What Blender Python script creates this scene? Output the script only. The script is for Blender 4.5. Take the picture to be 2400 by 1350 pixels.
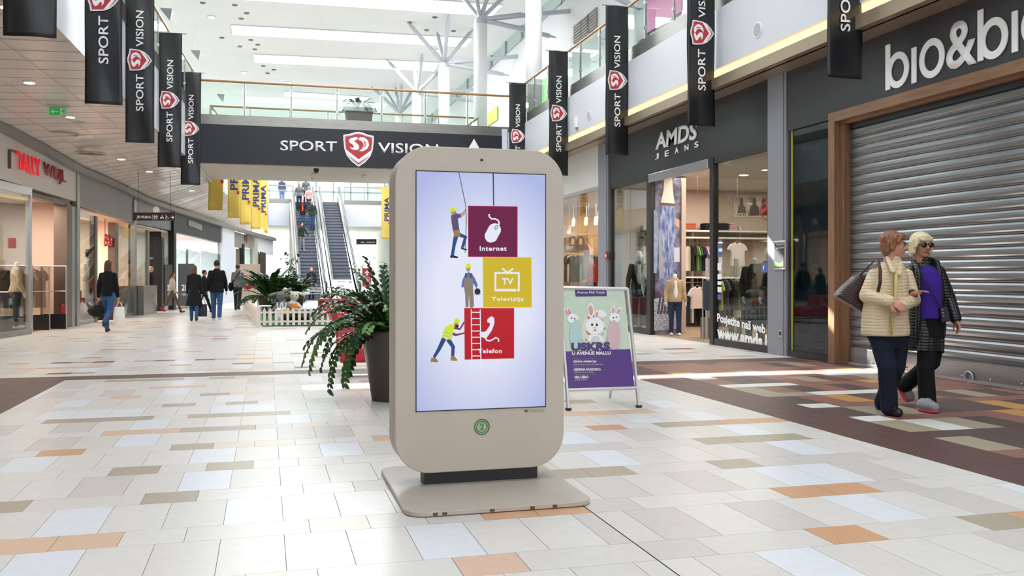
import bpy, math, random
from mathutils import Vector as V, Matrix as M4
for _o in list(bpy.data.objects): bpy.data.objects.remove(_o)
S = bpy.context.scene
COL = S.collection
R = random.Random(7)
# ---------------------------------------------------------------- camera
F, HZ, CH = 2141.0, 645.3, 1.28
TH = math.atan((1200 - 623.5) / F)
cam = bpy.data.cameras.new('camera'); camo = bpy.data.objects.new('camera', cam); COL.objects.link(camo)
camo.location = (0, 0, CH); camo.rotation_euler = (math.pi / 2, 0, -TH)
cam.sensor_width = 36; cam.lens = 36 * F / 2400; cam.shift_y = -(675 - HZ) / 2400
cam.clip_start = .05; cam.clip_end = 400
S.camera = camo
# ---------------------------------------------------------------- world, sun, lights, exposure
w = bpy.data.worlds.new('world'); S.world = w; w.use_nodes = True
w.node_tree.nodes['Background'].inputs[0].default_value = (.92, .96, 1, 1)
w.node_tree.nodes['Background'].inputs[1].default_value = 1.5
S.view_settings.view_transform = 'Standard'; S.view_settings.look = 'None'
S.view_settings.exposure = 0.0; S.view_settings.gamma = 1
try: S.view_settings.use_curve_mapping = False
except Exception: pass
sun = bpy.data.lights.new('sun', 'SUN'); sun.energy = 70; sun.angle = math.radians(.27); sun.color = (1, .95, .86)
so = bpy.data.objects.new('sun', sun); COL.objects.link(so)
SUN_DIR = V((.45, -1.506, -1.0))          # from over the far end of the hall, through one roof slot
so.rotation_euler = SUN_DIR.to_track_quat('-Z', 'Y').to_euler(); so.location = (3, 30, 16)
def area(name, loc, sx, sy, power, col=(1, 1, 1), rot=(0, 0, 0)):
    l = bpy.data.lights.new(name, 'AREA'); l.shape = 'RECTANGLE'; l.size = sx; l.size_y = sy; l.energy = power; l.color = col
    o = bpy.data.objects.new(name, l); COL.objects.link(o); o.location = loc; o.rotation_euler = rot
    return o
for yy, pw in ((-4, 430), (3, 430), (10, 430), (17, 480), (24, 800)):
    area('skylight_lamp', (3.2, yy, 12.6), 9, 1.6, pw, (.94, .97, 1))
for yy in (37.5, 48, 58, 66):
    area('skylight_lamp', (2.6, yy, 12.5), 9, 1.6, 1300, (.94, .97, 1))
# ---------------------------------------------------------------- pixel -> place in the hall
def ray(u):
    xc = (u - 1200) / F
    return (xc * math.cos(TH) + math.sin(TH), -xc * math.sin(TH) + math.cos(TH))
def atY(u, v, Y): d = ray(u); t = Y / d[1]; return V((d[0] * t, Y, CH - (v - HZ) / F * t))
def atX(u, v, X): d = ray(u); t = X / d[0]; return V((X, d[1] * t, CH - (v - HZ) / F * t))
def atZ(u, v, z=0.): k = (CH - z) * F / (v - HZ); d = ray(u); return V((d[0] * k, d[1] * k, z))
def depth_at(u, v, D): d = ray(u); return V((d[0] * D, d[1] * D, CH - (v - HZ) / F * D))
# ---------------------------------------------------------------- materials
def lin(h):
    h = h.lstrip('#'); c = [int(h[i:i + 2], 16) / 255 for i in (0, 2, 4)]
    return tuple((x / 12.92 if x <= .04045 else ((x + .055) / 1.055) ** 2.4) for x in c) + (1,)
MATS = {}
def mat(name, col, rough=.6, metal=0, spec=.5, emit=None, es=1., noise=0, nscale=8, bump=0, bscale=60, trans=0, alpha=1, coat=0, ior=1.45, stretch=None, col2=None):
    if name in MATS: return MATS[name]
    m = bpy.data.materials.new(name); m.use_nodes = True; nt = m.node_tree; b = nt.nodes['Principled BSDF']; L = nt.links
    b.inputs['Base Color'].default_value = lin(col); b.inputs['Roughness'].default_value = rough; b.inputs['Metallic'].default_value = metal
    b.inputs['Specular IOR Level'].default_value = spec; b.inputs['IOR'].default_value = ior
    b.inputs['Transmission Weight'].default_value = trans; b.inputs['Alpha'].default_value = alpha; b.inputs['Coat Weight'].default_value = coat
    tc = nt.nodes.new('ShaderNodeTexCoord'); src = tc.outputs['Object']
    if stretch:
        mp = nt.nodes.new('ShaderNodeMapping'); mp.inputs['Scale'].default_value = stretch; L.new(src, mp.inputs[0]); src = mp.outputs[0]
    if noise or col2:
        n = nt.nodes.new('ShaderNodeTexNoise'); n.inputs['Scale'].default_value = nscale; n.inputs['Detail'].default_value = 5; L.new(src, n.inputs['Vector'])
        mx = nt.nodes.new('ShaderNodeMix'); mx.data_type = 'RGBA'; a = lin(col)
        c2 = lin(col2) if col2 else tuple(x * (1 - noise) for x in a[:3]) + (1,)
        mx.inputs[6].default_value = a; mx.inputs[7].default_value = c2
        rp = nt.nodes.new('ShaderNodeValToRGB'); rp.color_ramp.elements[0].position = .38; rp.color_ramp.elements[1].position = .66
        L.new(n.outputs['Fac'], rp.inputs[0]); L.new(rp.outputs[0], mx.inputs[0]); L.new(mx.outputs[2], b.inputs['Base Color'])
    if bump:
        n = nt.nodes.new('ShaderNodeTexNoise'); n.inputs['Scale'].default_value = bscale; n.inputs['Detail'].default_value = 4; L.new(src, n.inputs['Vector'])
        bp = nt.nodes.new('ShaderNodeBump'); bp.inputs['Strength'].default_value = bump; bp.inputs['Distance'].default_value = .01
        L.new(n.outputs['Fac'], bp.inputs['Height']); L.new(bp.outputs[0], b.inputs['Normal'])
    if name.startswith('lit_'): b.inputs['Specular IOR Level'].default_value = .15
    if emit:
        b.inputs['Emission Color'].default_value = lin(emit); b.inputs['Emission Strength'].default_value = es
    MATS[name] = m
    return m
def glassmat(name, tint, refl=.12, op=0.):
    """thin architectural glass: see-through with a mirror share that grows at a grazing view"""
    if name in MATS: return MATS[name]
    m = bpy.data.materials.new(name); m.use_nodes = True; nt = m.node_tree; nt.nodes.clear(); L = nt.links
    out = nt.nodes.new('ShaderNodeOutputMaterial'); tr = nt.nodes.new('ShaderNodeBsdfTransparent'); tr.inputs[0].default_value = lin(tint)
    gl = nt.nodes.new('ShaderNodeBsdfGlossy'); gl.inputs['Roughness'].default_value = .02
    fr = nt.nodes.new('ShaderNodeLayerWeight'); fr.inputs[0].default_value = .5
    pw = nt.nodes.new('ShaderNodeMath'); pw.operation = 'POWER'; pw.inputs[1].default_value = 3.5; L.new(fr.outputs['Facing'], pw.inputs[0])
    ad = nt.nodes.new('ShaderNodeMath'); ad.operation = 'MULTIPLY_ADD'; ad.inputs[1].default_value = .5; ad.inputs[2].default_value = refl * .5; ad.use_clamp = True
    L.new(pw.outputs[0], ad.inputs[0]); mx = nt.nodes.new('ShaderNodeMixShader'); L.new(ad.outputs[0], mx.inputs[0]); L.new(tr.outputs[0], mx.inputs[1]); L.new(gl.outputs[0], mx.inputs[2])
    L.new(mx.outputs[0], out.inputs[0]); MATS[name] = m
    return m
def attach(o, parent):
    if parent is None: return o
    o.parent = parent
    if parent.type == 'EMPTY': o.matrix_parent_inverse = (M4.Translation(parent.location) @ parent.rotation_euler.to_matrix().to_4x4()).inverted()
    return o
# ---------------------------------------------------------------- mesh collecting
class MB:
    def __init__(s): s.v = []; s.f = []; s.mi = []; s.cur = 0
    def add(s, vs, fs):
        n = len(s.v); s.v += [tuple(x) for x in vs]; s.f += [tuple(i + n for i in f) for f in fs]; s.mi += [s.cur] * len(fs); return s
    def box(s, x0, x1, y0, y1, z0, z1):
        return s.add([(x0, y0, z0), (x1, y0, z0), (x1, y1, z0), (x0, y1, z0), (x0, y0, z1), (x1, y0, z1), (x1, y1, z1), (x0, y1, z1)],
                     [(0, 3, 2, 1), (4, 5, 6, 7), (0, 1, 5, 4), (1, 2, 6, 5), (2, 3, 7, 6), (3, 0, 4, 7)])
    def obox(s, a, b, th, z0, z1, off=0):
        """upright slab from plan point a to plan point b, thickness th to the right of a->b (minus: left)"""
        a = V(a[:2]); b = V(b[:2]); d = (b - a).normalized(); n = V((d.y, -d.x)); p = a + n * off; q = b + n * off; r = q + n * th; t = p + n * th
        za = z0 if isinstance(z0, tuple) else (z0, z0); zb = z1 if isinstance(z1, tuple) else (z1, z1)
        vs = [(p.x, p.y, za[0]), (q.x, q.y, za[1]), (r.x, r.y, za[1]), (t.x, t.y, za[0]), (p.x, p.y, zb[0]), (q.x, q.y, zb[1]), (r.x, r.y, zb[1]), (t.x, t.y, zb[0])]
        return s.add(vs, [(0, 3, 2, 1), (4, 5, 6, 7), (0, 1, 5, 4), (1, 2, 6, 5), (2, 3, 7, 6), (3, 0, 4, 7)])
    def quad(s, *p): return s.add(p, [tuple(range(len(p)))])
    def tube(s, pts, r, n=8, cap=True, sq=None):
        pts = [V(p) for p in pts]; rs = r if isinstance(r, (list, tuple)) else [r] * len(pts); vs = []; fs = []
        up = None
        for i, p in enumerate(pts):
            d = (pts[min(i + 1, len(pts) - 1)] - pts[max(i - 1, 0)]); d = d.normalized() if d.length > 1e-9 else V((0, 0, 1))
            if up is None: up = d.cross(V((0, 0, 1))) if abs(d.z) < .95 else d.cross(V((0, 1, 0)))
            x = (up - d * up.dot(d)).normalized(); y = d.cross(x); up = x
            for k in range(n):
                a = 2 * math.pi * k / n; e = x * math.cos(a) * rs[i] + y * math.sin(a) * rs[i] * (sq or 1); vs.append(p + e)
        for i in range(len(pts) - 1):
            for k in range(n): a = i * n + k; b = i * n + (k + 1) % n; fs.append((a, b, b + n, a + n))
        if cap: fs.append(tuple(range(n - 1, -1, -1))); fs.append(tuple(len(vs) - n + k for k in range(n)))
        return s.add(vs, fs)
    def lathe(s, c, prof, n=24, cap=True):
        vs = []; fs = []
        for (r, z) in prof:
            for k in range(n): a = 2 * math.pi * k / n; vs.append((c[0] + r * math.cos(a), c[1] + r * math.sin(a), c[2] + z))
        for i in range(len(prof) - 1):
            for k in range(n): a = i * n + k; b = i * n + (k + 1) % n; fs.append((a, b, b + n, a + n))
        if cap: fs.append(tuple(range(n - 1, -1, -1))); fs.append(tuple(len(vs) - n + k for k in range(n)))
        return s.add(vs, fs)
    def ell(s, c, r, n=12, m=8, rot=None):
        c = V(c); r = r if isinstance(r, (tuple, list)) else (r, r, r); vs = [V((0, 0, -r[2]))]; fs = []
        for i in range(1, m):
            t = math.pi * i / m - math.pi / 2
            for k in range(n): a = 2 * math.pi * k / n; vs.append(V((r[0] * math.cos(t) * math.cos(a), r[1] * math.cos(t) * math.sin(a), r[2] * math.sin(t))))
        vs.append(V((0, 0, r[2])))
        for k in range(n): fs.append((0, 1 + (k + 1) % n, 1 + k))
        for i in range(m - 2):
            for k in range(n): a = 1 + i * n + k; b = 1 + i * n + (k + 1) % n; fs.append((a, b, b + n, a + n))
        e = len(vs) - 1
        for k in range(n): fs.append((e, e - n + k, e - n + (k + 1) % n))
        if rot is not None: vs = [rot @ p for p in vs]
        return s.add([p + c for p in vs], fs)
    def cap(s, p0, p1, r0, r1, n=10, sq=None):
        """tapered limb with round ends"""
        p0 = V(p0); p1 = V(p1); d = (p1 - p0); L = max(d.length, 1e-6); d = d / L; pts = []; rs = []
        for t in (-1, -.7, -.35): pts.append(p0 + d * r0 * t); rs.append(max(r0 * math.sqrt(max(0, 1 - t * t)), r0 * .12))
        pts.append(p0); rs.append(r0); pts.append(p1); rs.append(r1)
        for t in (.35, .7, 1): pts.append(p1 + d * r1 * t); rs.append(max(r1 * math.sqrt(max(0, 1 - t * t)), r1 * .12))
        return s.tube(pts, rs, n, sq=sq)
    def prism(s, poly, dirv):
        """polygon (3-D points, planar) pushed along dirv"""
        n = len(poly); d = V(dirv); a = [V(p) for p in poly]; vs = a + [p + d for p in a]
        fs = [tuple(range(n)), tuple(range(2 * n - 1, n - 1, -1))] + [(i, (i + 1) % n, n + (i + 1) % n, n + i) for i in range(n)]
        return s.add(vs, fs)
    def xf(s, f): s.v = [tuple(f(V(p))) for p in s.v]; return s
    def mesh(s, name, mats):
        me = bpy.data.meshes.new(name); me.from_pydata(s.v, [], s.f)
        for m in (mats if isinstance(mats, (list, tuple)) else [mats]): me.materials.append(m)
        if any(s.mi): me.polygons.foreach_set('material_index', s.mi)
        return me
    def build(s, name, mats, parent=None, smooth=False, bevel=0, remesh=0, sm=0, fix=False, thick=0):
        me = s.mesh(name, mats)
        o = bpy.data.objects.new(name, me); COL.objects.link(o)
        if fix or remesh:
            import bmesh
            b = bmesh.new(); b.from_mesh(me); bmesh.ops.recalc_face_normals(b, faces=b.faces); b.to_mesh(me); b.free()
        attach(o, parent)
        if thick: md = o.modifiers.new('s', 'SOLIDIFY'); md.thickness = thick; md.offset = 0
        if bevel: md = o.modifiers.new('b', 'BEVEL'); md.width = bevel; md.segments = 2; md.limit_method = 'ANGLE'
        if remesh:
            md = o.modifiers.new('r', 'REMESH'); md.mode = 'VOXEL'; md.voxel_size = remesh; md.use_smooth_shade = True
            if sm: md = o.modifiers.new('m', 'SMOOTH'); md.iterations = sm; md.factor = .5
        if smooth: me.polygons.foreach_set('use_smooth', [True] * len(me.polygons))
        return o
def tag(o, label=None, cat=None, group=None, kind=None):
    if label: o['label'] = label
    if cat: o['category'] = cat
    if group: o['group'] = group
    if kind: o['kind'] = kind
    return o
def thing(name, label, cat, loc=(0, 0, 0), group=None, rotz=0):
    o = bpy.data.objects.new(name, None); COL.objects.link(o); o.location = loc; o.rotation_euler = (0, 0, rotz); o.empty_display_size = .1
    return tag(o, label, cat, group)
def struct(o): o['kind'] = 'structure'; return o
def textmesh(name, s, BL, BR, TL, m, parent=None, depth=.003, off=.001, bold=.0, warp=None, shear=0, space=1.0):
    """writing fitted to the parallelogram BL (bottom left), BR, TL; depth towards the reader"""
    c = bpy.data.curves.new(name, 'FONT'); c.body = s; c.size = 1; c.offset = bold; c.extrude = 0; c.space_character = space; c.resolution_u = 3
    t = bpy.data.objects.new(name, c); me = bpy.data.meshes.new_from_object(t); bpy.data.objects.remove(t)
    vs = [v.co.copy() for v in me.vertices]
    x0 = min(v.x for v in vs); x1 = max(v.x for v in vs); y0 = min(v.y for v in vs); y1 = max(v.y for v in vs)
    BL, BR, TL = V(BL), V(BR), V(TL); ex = BR - BL; ey = TL - BL; nrm = ex.cross(ey).normalized()
    for v in me.vertices:
        a = (v.co.x - x0) / (x1 - x0); b = (v.co.y - y0) / (y1 - y0)
        if shear: a = a + shear * (b)
        p = BL + ex * a + ey * b + nrm * (off + depth)
        v.co = warp(p) if warp else p
    me.name = name; me.materials.clear(); me.materials.append(m)
    for p in me.polygons: p.material_index = 0
    o = bpy.data.objects.new(name, me); COL.objects.link(o)
    if depth > .0015: md = o.modifiers.new('s', 'SOLIDIFY'); md.thickness = depth; md.offset = -1
    attach(o, parent)
    return o
def textX(s, X, BL, BR, TL, m, parent=None, side=-1, name='lettering', **k):
    return textmesh(name, s, atX(*BL, X), atX(*BR, X), atX(*TL, X), m, parent, **k)
def textY(s, Y, BL, BR, TL, m, parent=None, name='lettering', **k):
    return textmesh(name, s, atY(*BL, Y), atY(*BR, Y), atY(*TL, Y), m, parent, **k)
# ================================================================ FLOOR
TC = {'c': '#d9d6d2', 'd': '#d5d1cc', 'g': '#ccc6c3', 'w': '#dce0e7', 't': '#ada28f', 'p': '#d9b79d', 'o': '#cda07c', 'q': '#dccbbb', 'r': '#7c3b42',
      'e': '#8c6257', 'b': '#584743', 'n': '#a0947f', 'y': '#bd8c55', 'x': '#dcdad6', 's': '#5c4340'}
def tilemat(k):
    rough = .3 if k in 'cdgwtpoqr' else .42
    return mat('tile_' + {'c': 'cream', 'd': 'ivory', 'g': 'pinkish_grey', 'w': 'cool_white', 't': 'taupe', 'p': 'peach', 'o': 'orange', 'q': 'pale_peach', 'r': 'wine_red', 'e': 'terracotta',
                           'b': 'dark_brown', 'n': 'sand', 'y': 'amber', 'x': 'white', 's': 'umber'}[k], TC[k], rough=rough, spec=.5, noise=.05, nscale=14)
TKEYS = list(TC)
TM = [tilemat(k) for k in TKEYS]
samples = []
def smp(s, ox, oy, st):
    for e in st.split():
        k, x, y = e.split(','); samples.append((k, *atZ(ox + float(x) / s, oy + float(y) / s)[:2]))
smp(3.857, 0, 1000, 'w,700,860 w,380,1240 w,1280,130 w,1930,260 w,1860,480 w,60,350 p,500,1050 o,600,240 t,100,720 t,1560,640 t,1230,400 t,2080,352 t,1750,185 p,1300,50 q,2100,165 g,520,160 g,120,30 g,700,25 c,300,560 d,1800,780 d,1600,1180')
smp(3.857, 600, 1000, 'w,1760,1030 q,760,880 q,270,1320 p,2000,1260 p,1100,100 o,2200,790 d,580,305 g,1000,530 g,1640,810 c,500,1120 c,1100,1060 d,500,720 c,950,690')
smp(3.857, 1200, 1000, 'o,380,740 p,60,1220 t,720,440 t,1820,130 t,1980,335 o,860,15 w,870,280 w,600,110 w,2150,35 t,2280,90 g,900,550 g,1700,500 g,1450,880 g,1700,1080 d,1150,280 c,500,960 c,1700,850')
smp(3.857, 1800, 1000, 'o,520,570 o,780,965 t,2150,850 o,2300,785 t,180,85 w,300,190 w,200,430 w,950,720 w,450,1220 g,850,380 g,1750,650 g,180,790 g,1200,540 d,1000,1150 g,2200,1000 c,500,760 c,1350,680')
smp(4.8, 0, 840, 't,1550,245 p,2050,320 p,1490,435 t,2060,525 t,1000,695 p,1650,833 r,650,172 t,920,163 o,540,110 t,920,47 r,1150,42 o,210,68 r,2300,15 o,2020,75 w,950,500 w,720,630 w,1720,735 w,1560,900 w,2050,260 w,2010,360 w,1130,120 w,560,85 g,940,300 g,780,400 g,1400,385 g,900,780 g,700,950 g,120,800 g,120,155')
smp(4.8, 450, 840, 't,350,218 q,1180,278 p,1800,350 o,1920,253 t,290,405 q,700,388 t,590,495 t,200,640 q,1330,745 p,2110,895 t,60,980 r,560,58 q,900,48 p,300,123 q,790,108 r,1270,95 r,130,17 t,350,10 w,430,450 w,400,570')
smp(4.3636, 1300, 840, 'p,600,545 o,500,700 t,1450,660 o,1950,625 w,830,610 w,1830,720 t,1600,840 t,2250,800 t,230,430 x,1400,205 x,2030,275 y,1340,175 n,1800,330 x,1080,135')
smp(4.3636, 1850, 840, 'x,210,490 x,780,620 x,560,350 x,560,150 y,580,410 y,830,225 y,2150,480 y,2200,555 y,630,115 n,1200,690 n,1820,665 n,1900,850 n,1850,355 n,1150,510 n,180,205 n,760,185 b,600,545 b,720,390 b,1960,485 b,2100,640 b,1900,755 b,2080,340 b,1380,510 b,560,285 b,370,200 b,100,430 b,2100,850 b,1640,360 b,230,130 e,500,460 e,900,310 e,1500,590 e,1300,790')
tiles = []       # x0,x1,y0,y1,key
def pick(x0, x1, y0, y1, default):
    for k, x, y in samples:
        if x0 < x < x1 and y0 < y < y1: return k
    return default
def cream(): return R.choices('cdgw', (60, 22, 12, 8))[0]
def row(xs, x0, x1, y0, y1, colf, merge=None):
    """cells between grid edges xs clipped to x0..x1; merge(i) may join up to three cells of a narrow row"""
    ed = sorted(set([x0] + [x for x in xs if x0 + .02 < x < x1 - .02] + [x1])); i = 0
    while i < len(ed) - 1:
        a, b = ed[i], ed[i + 1]; k = pick(a, b, y0, y1, None); n = 1
        if merge:
            if k is None:
                want = R.choice(merge)
                while n < want and i + n < len(ed) - 1 and pick(ed[i + n], ed[i + n + 1], y0, y1, None) is None: n += 1
            else:
                big = {('p', 0): 3, }
                n = 1
            b = ed[i + n]
        tiles.append((a, b, y0, y1, k or colf())); i += n
GA = [.0865 + .2985 * k for k in range(-9, 6)] + [1.70] + [1.87 + .3025 * k for k in range(0, 9)]
GN = [.2148 + .2985 * k for k in range(-10, 5)] + [1.70] + [1.703 + .304 * k for k in range(1, 9)]
NB = [1.33, 2.15, 2.97, 3.795, 4.643, 5.465, 6.29, 7.09, 7.885, 8.65, 9.445, 10.22, 11.01, 11.82]
NT = [1.605, 2.425, 3.245, 4.07, 4.907, 5.735, 6.56, 7.335, 8.12, 8.89, 9.68, 10.44, 11.23, 12.085]
# longer coloured tiles measured in the photograph: give every cell they span its colour
for k, xa, xb, yc in (('p', -1.3, -.668, 4.78), ('o', 1.11, 1.70, 4.77), ('p', .817, 1.11, 3.93), ('t', 1.785, 2.29, 5.59), ('o', 2.92, 3.53, 4.77), ('p', -1.21, -.645, 7.98), ('t', -1.79, -1.225, 8.77), ('t', -1.79, -1.23, 11.95), ('p', -1.21, -.645, 11.11),
                      ('q', -.37, .212, 7.2), ('q', -.36, .213, 10.33), ('p', 2.85, 3.46, 8.03), ('o', 3.83, 4.44, 7.25), ('q', -.3, .221, 3.93), ('x', 5.82, 6.4, 8.7), ('x', 7.03, 7.65, 10.42), ('b', 5.28, 5.89, 6.22), ('x', 5.18, 5.8, 9.53), ('t', -1.5, -1.25, 5.6)):
    for j in range(8): samples.append((k, xa + .04 + (xb - xa - .08) * j / 7, yc))
prev = .8
for a, b in zip(NB, NT):
    row(GA, -2.37, 4.44, prev, a, cream); row(GN, -2.37, 4.44, a, b, lambda: R.choices('cdgt', (60, 25, 12, 3))[0], (1, 2, 2, 3)); prev = b
row(GA, -2.37, 4.44, prev, 12.17, cream)
for xa, xb in ((-3.0, -2.685), (-2.685, -2.37), (4.44, 4.76), (4.76, 5.08)):
    y = .8 + R.random() * .2
    while y < 12.16: tiles.append((xa, xb, y, min(y + .6, 12.17), 's')); y += .6
x = -9.0
while x < 8.3: tiles.append((x, x + .296, 12.17, 12.63, 's')); x += .296
def earth(): return R.choices('ebnyx', (64, 20, 10, 4, 2))[0]
GC = [5.10 + .306 * k for k in range(12)]; GL = [-3.0 - .3 * k for k in range(30)]
y = 6.09 - .83 * 6
while y < 12.1:
    for (g, a, b) in ((GC, 5.08, 8.2), (GL, -9.0, -3.0)):
        row(g, a, b, y, min(y + .268, 12.17), earth, (1, 2, 2)); 
        if y + .268 < 12.1: row(g, a, b, y + .268, min(y + .83, 12.17), earth)
    y += .83
GB = [.385 + .2845 * k for k in range(-34, 30)]; y = 12.93; prev = 12.63
while y < 78:
    row(GB, -9.2, 8.4 + (2 if 15.3 < y < 18 else 0), prev, y, cream)
    row(GB, -9.2, 8.4, y, y + .2, lambda: R.choices('cdgtporq', (56, 18, 8, 5, 4, 5, 7, 4))[0], (1, 1, 2)); prev = y + .2; y += .79
floor = struct(MB().box(-16, 18, -9, 95, -.06, -.004).build('floor', mat('tile_grout', '#7f7973', rough=.8)))
def vis(t):
    a, b, c, d, k = t; cx = (a + b) / 2; cy = (c + d) / 2; yc = cy * math.cos(TH) + cx * math.sin(TH)
    if yc < 1: return 0
    u = 1200 + F * (cx * math.cos(TH) - cy * math.sin(TH)) / yc; v = HZ + F * CH / yc
    if not (-40 < u < 2440 and v < 1390): return 0
    return (b - a) * (d - c) / yc ** 3
tiles.sort(key=vis, reverse=True)
def tilebox(mb, a, b, c, d, g=.0016, z=0., h=.004, ox=0, oy=0):
    a += g; b -= g; c += g; d -= g
    mb.add([(a - ox, c - oy, z - h), (b - ox, c - oy, z - h), (b - ox, d - oy, z - h), (a - ox, d - oy, z - h), (a - ox, c - oy, z), (b - ox, c - oy, z), (b - ox, d - oy, z), (a - ox, d - oy, z)],
           [(4, 5, 6, 7), (0, 1, 5, 4), (1, 2, 6, 5), (2, 3, 7, 6), (3, 0, 4, 7)])
shared = {}
for a, b, c, d, k in tiles[:300]:
    key = (round(b - a, 3), round(d - c, 3), k)
    if key not in shared:
        m = MB(); tilebox(m, -(b - a) / 2, (b - a) / 2, -(d - c) / 2, (d - c) / 2); shared[key] = m.mesh('tile', tilemat(k))
    o = bpy.data.objects.new('tile', shared[key]); COL.objects.link(o); o.location = ((a + b) / 2, (c + d) / 2, 0); o.parent = floor
rest = MB()
for a, b, c, d, k in tiles[300:]:
    rest.cur = TKEYS.index(k); tilebox(rest, a, b, c, d, g=.0016 if c < 13 else .0012 )
o = rest.build('tiles', TM, floor); o['kind'] = 'stuff'
MB().box(1.6965, 1.7035, .8, 12.17, -.004, .0006).build('expansion_joint', mat('joint_black', '#2b2826', rough=.8), floor)
# ================================================================ SHELL
WHITE = mat('white_plaster', '#dcdedf', rough=.7); CEIL = mat('roof_lining', '#ebebe9', rough=.8, noise=.03, nscale=.7)
FASC = mat('balcony_white', '#d5d9e2', rough=.35); STEEL = mat('brushed_steel', '#9b9a95', rough=.3, metal=.85, noise=.15, nscale=3, stretch=(1, 1, 14))
WOOD = mat('handrail_beech', '#b98d5c', rough=.35, noise=.2, nscale=5, stretch=(1, 6, 1)); GLASS = glassmat('clear_glass', '#f5faf7', .08)
GREYP = mat('grey_panel', '#8f9099', rough=.45, metal=.2); BLACKM = mat('black_metal', '#232225', rough=.4); SOFF = mat('soffit_panel', '#d6ccc5', rough=.22, noise=.05, nscale=2)
ANTH = mat('anthracite_panel', '#37373b', rough=.45, bump=.1, bscale=90); ALU = mat('aluminium', '#b9bbbf', rough=.3, metal=.9); LAMPW = mat('lamp_glow', '#ffffff', emit='#fff3df', es=9); SKYL = mat('skylight_glow', '#ffffff', emit='#f8fbff', es=5)
# --- roof with skylight panels and an added slot for the sun
ZR = 12.94
sky_q = [((500, -8), (1153, 35), (1177, 10), (452, -44)), ((545, 79), (1092, 108), (1107, 88), (542, 57)), ((595, 144), (1018, 165), (1030, 145), (595, 126)), ((668, 224), (860, 236), (866, 226), (664, 213))]
sk = []
for q in sky_q:
    p = [atZ(*e, ZR) for e in q]; xs = [e.x for e in p]; ys = [e.y for e in p]; sk.append((min(xs[0], xs[3]), max(xs[1], xs[2]), (ys[0] + ys[1]) / 2, (ys[2] + ys[3]) / 2, p))
mb = MB()
SLOT = (-5.4, 4.3, 29.98, 30.36)  # unseen slot, placed and sized so the sun draws its strip on the floor
mb.box(-10, 13, -9, 28, ZR, ZR + .3); mb.box(-10, 13, 28, SLOT[2], ZR, ZR + .02); mb.box(-10, SLOT[0], SLOT[2], SLOT[3], ZR, ZR + .02); mb.box(SLOT[1], 13, SLOT[2], SLOT[3], ZR, ZR + .02); mb.box(-10, 13, SLOT[3], 33, ZR, ZR + .02); mb.box(-10, 13, 33, 92, ZR, ZR + .3)
struct(mb.build('ceiling', CEIL))
for a, b, y0, y1, p in sk:
    t = thing('skylight', 'long %s skylight strip glowing white in the roof' % ('nearest' if y0 < 43 and a < -9 else 'bright'), 'skylight', (p[0] + p[2]) / 2, 'roof skylight strips')
    q = sorted(p, key=lambda e: 0)
    m = MB(); m.prism([(e.x, e.y, ZR - .02) for e in p], (0, 0, -.03)); m.build('diffuser', SKYL, t)
    m = MB(); pp = [V((e.x, e.y, ZR - .02)) for e in p]
    for i in range(4): m.tube([pp[i], pp[(i + 1) % 4]], .04, 4)
    m.build('frame', WHITE, t)
labels = ['nearest long skylight strip cut by the top of the picture', 'second skylight strip in the roof, above the bridge railing', 'third skylight strip, shorter and lower in view', 'small far skylight strip just over the bridge handrail']
for o, l in zip([o for o in COL.objects if o.name.startswith('skylight') and o.type == 'EMPTY'], labels): o['label'] = l; o['category'] = 'skylight'
# roof downlights
for i, (u, v, l) in enumerate(((496, 38, 'round roof downlight nearest the left banners'), (573, 168, 'round roof downlight above the left end of the bridge'), (1029, 116, 'round roof downlight by the column struts'), (677, 192, 'round roof downlight just over the bridge handrail'))):
    p = atZ(u, v, ZR); t = thing('downlight', l, 'lamp', p, 'round downlights in the roof')
    MB().lathe((p.x, p.y, ZR - .06), [(.16, 0), (.2, .0), (.2, .06)], 16).build('rim', WHITE, t); MB().lathe((p.x, p.y, ZR - .065), [(.15, 0), (.15, .01)], 16).build('lens', LAMPW, t)
for (u, v) in ((565, 43), (578, 30), (588, 93), (604, 104), (597, 115), (642, 163), (627, 171), (617, 154), (1019, 40), (960, 52), (1063, 72), (1000, 70), (550, 11), (475, 6), (520, 88), (562, 108)):
    p = atZ(u, v, ZR); t = MB().lathe((p.x, p.y, ZR - .05), [(.09, 0), (.12, .02), (.12, .05)], 10).build('ceiling_sensor', mat('sensor_grey', '#77797b'))
    tag(t, 'tiny grey fitting dotted over the white roof lining', 'ceiling fitting', 'small fittings in the roof lining')
# --- right upper level
XB, ZT = 7.6, 7.12
struct(MB().box(XB, 13, -6, 66, 5.6, 6.02).build('floor', mat('upper_floor', '#b9b4ae', rough=.4)))
mb = MB().box(XB - .06, XB + .12, -6, 60.5, 4.86, 5.88)
struct(mb.build('balcony_fascia', FASC))['label'] = 'white balcony fascia along the right side'
mb = MB(); mb.box(XB - .02, 8.3, -6, 60.5, 4.5, 4.62); mb.box(XB - .14, XB + .02, -6, 60.5, 4.5, 4.68); mb.box(XB + .12, 8.3, -6, 60.5, 4.84, 4.9)
struct(mb.build('trim_1', mat('cornice_bronze', '#a3907b', rough=.3, metal=.5)))
struct(MB().box(XB + .0, XB + .13, -6, 60.5, 4.64, 4.855).build('cove_light', mat('cove_glow', '#ffe0b0', emit='#ffd9a0', es=1.25)))
struct(MB().box(8.0, 8.3, -6, 60.5, 4.5, 4.9).build('wall_right', WHITE))
struct(MB().box(11.5, 11.7, -6, 80, 6.02, 12.2).build('wall_right', WHITE))
m = MB()
for y in range(-4, 80, 3): m.box(11.5, 11.6, y, y + .12, 12.2, ZR)
m.box(11.5, 11.6, -6, 80, 12.2, 12.3)
struct(m.build('window_1', mat('mullion_grey', '#9aa3a4', rough=.5)))
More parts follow.
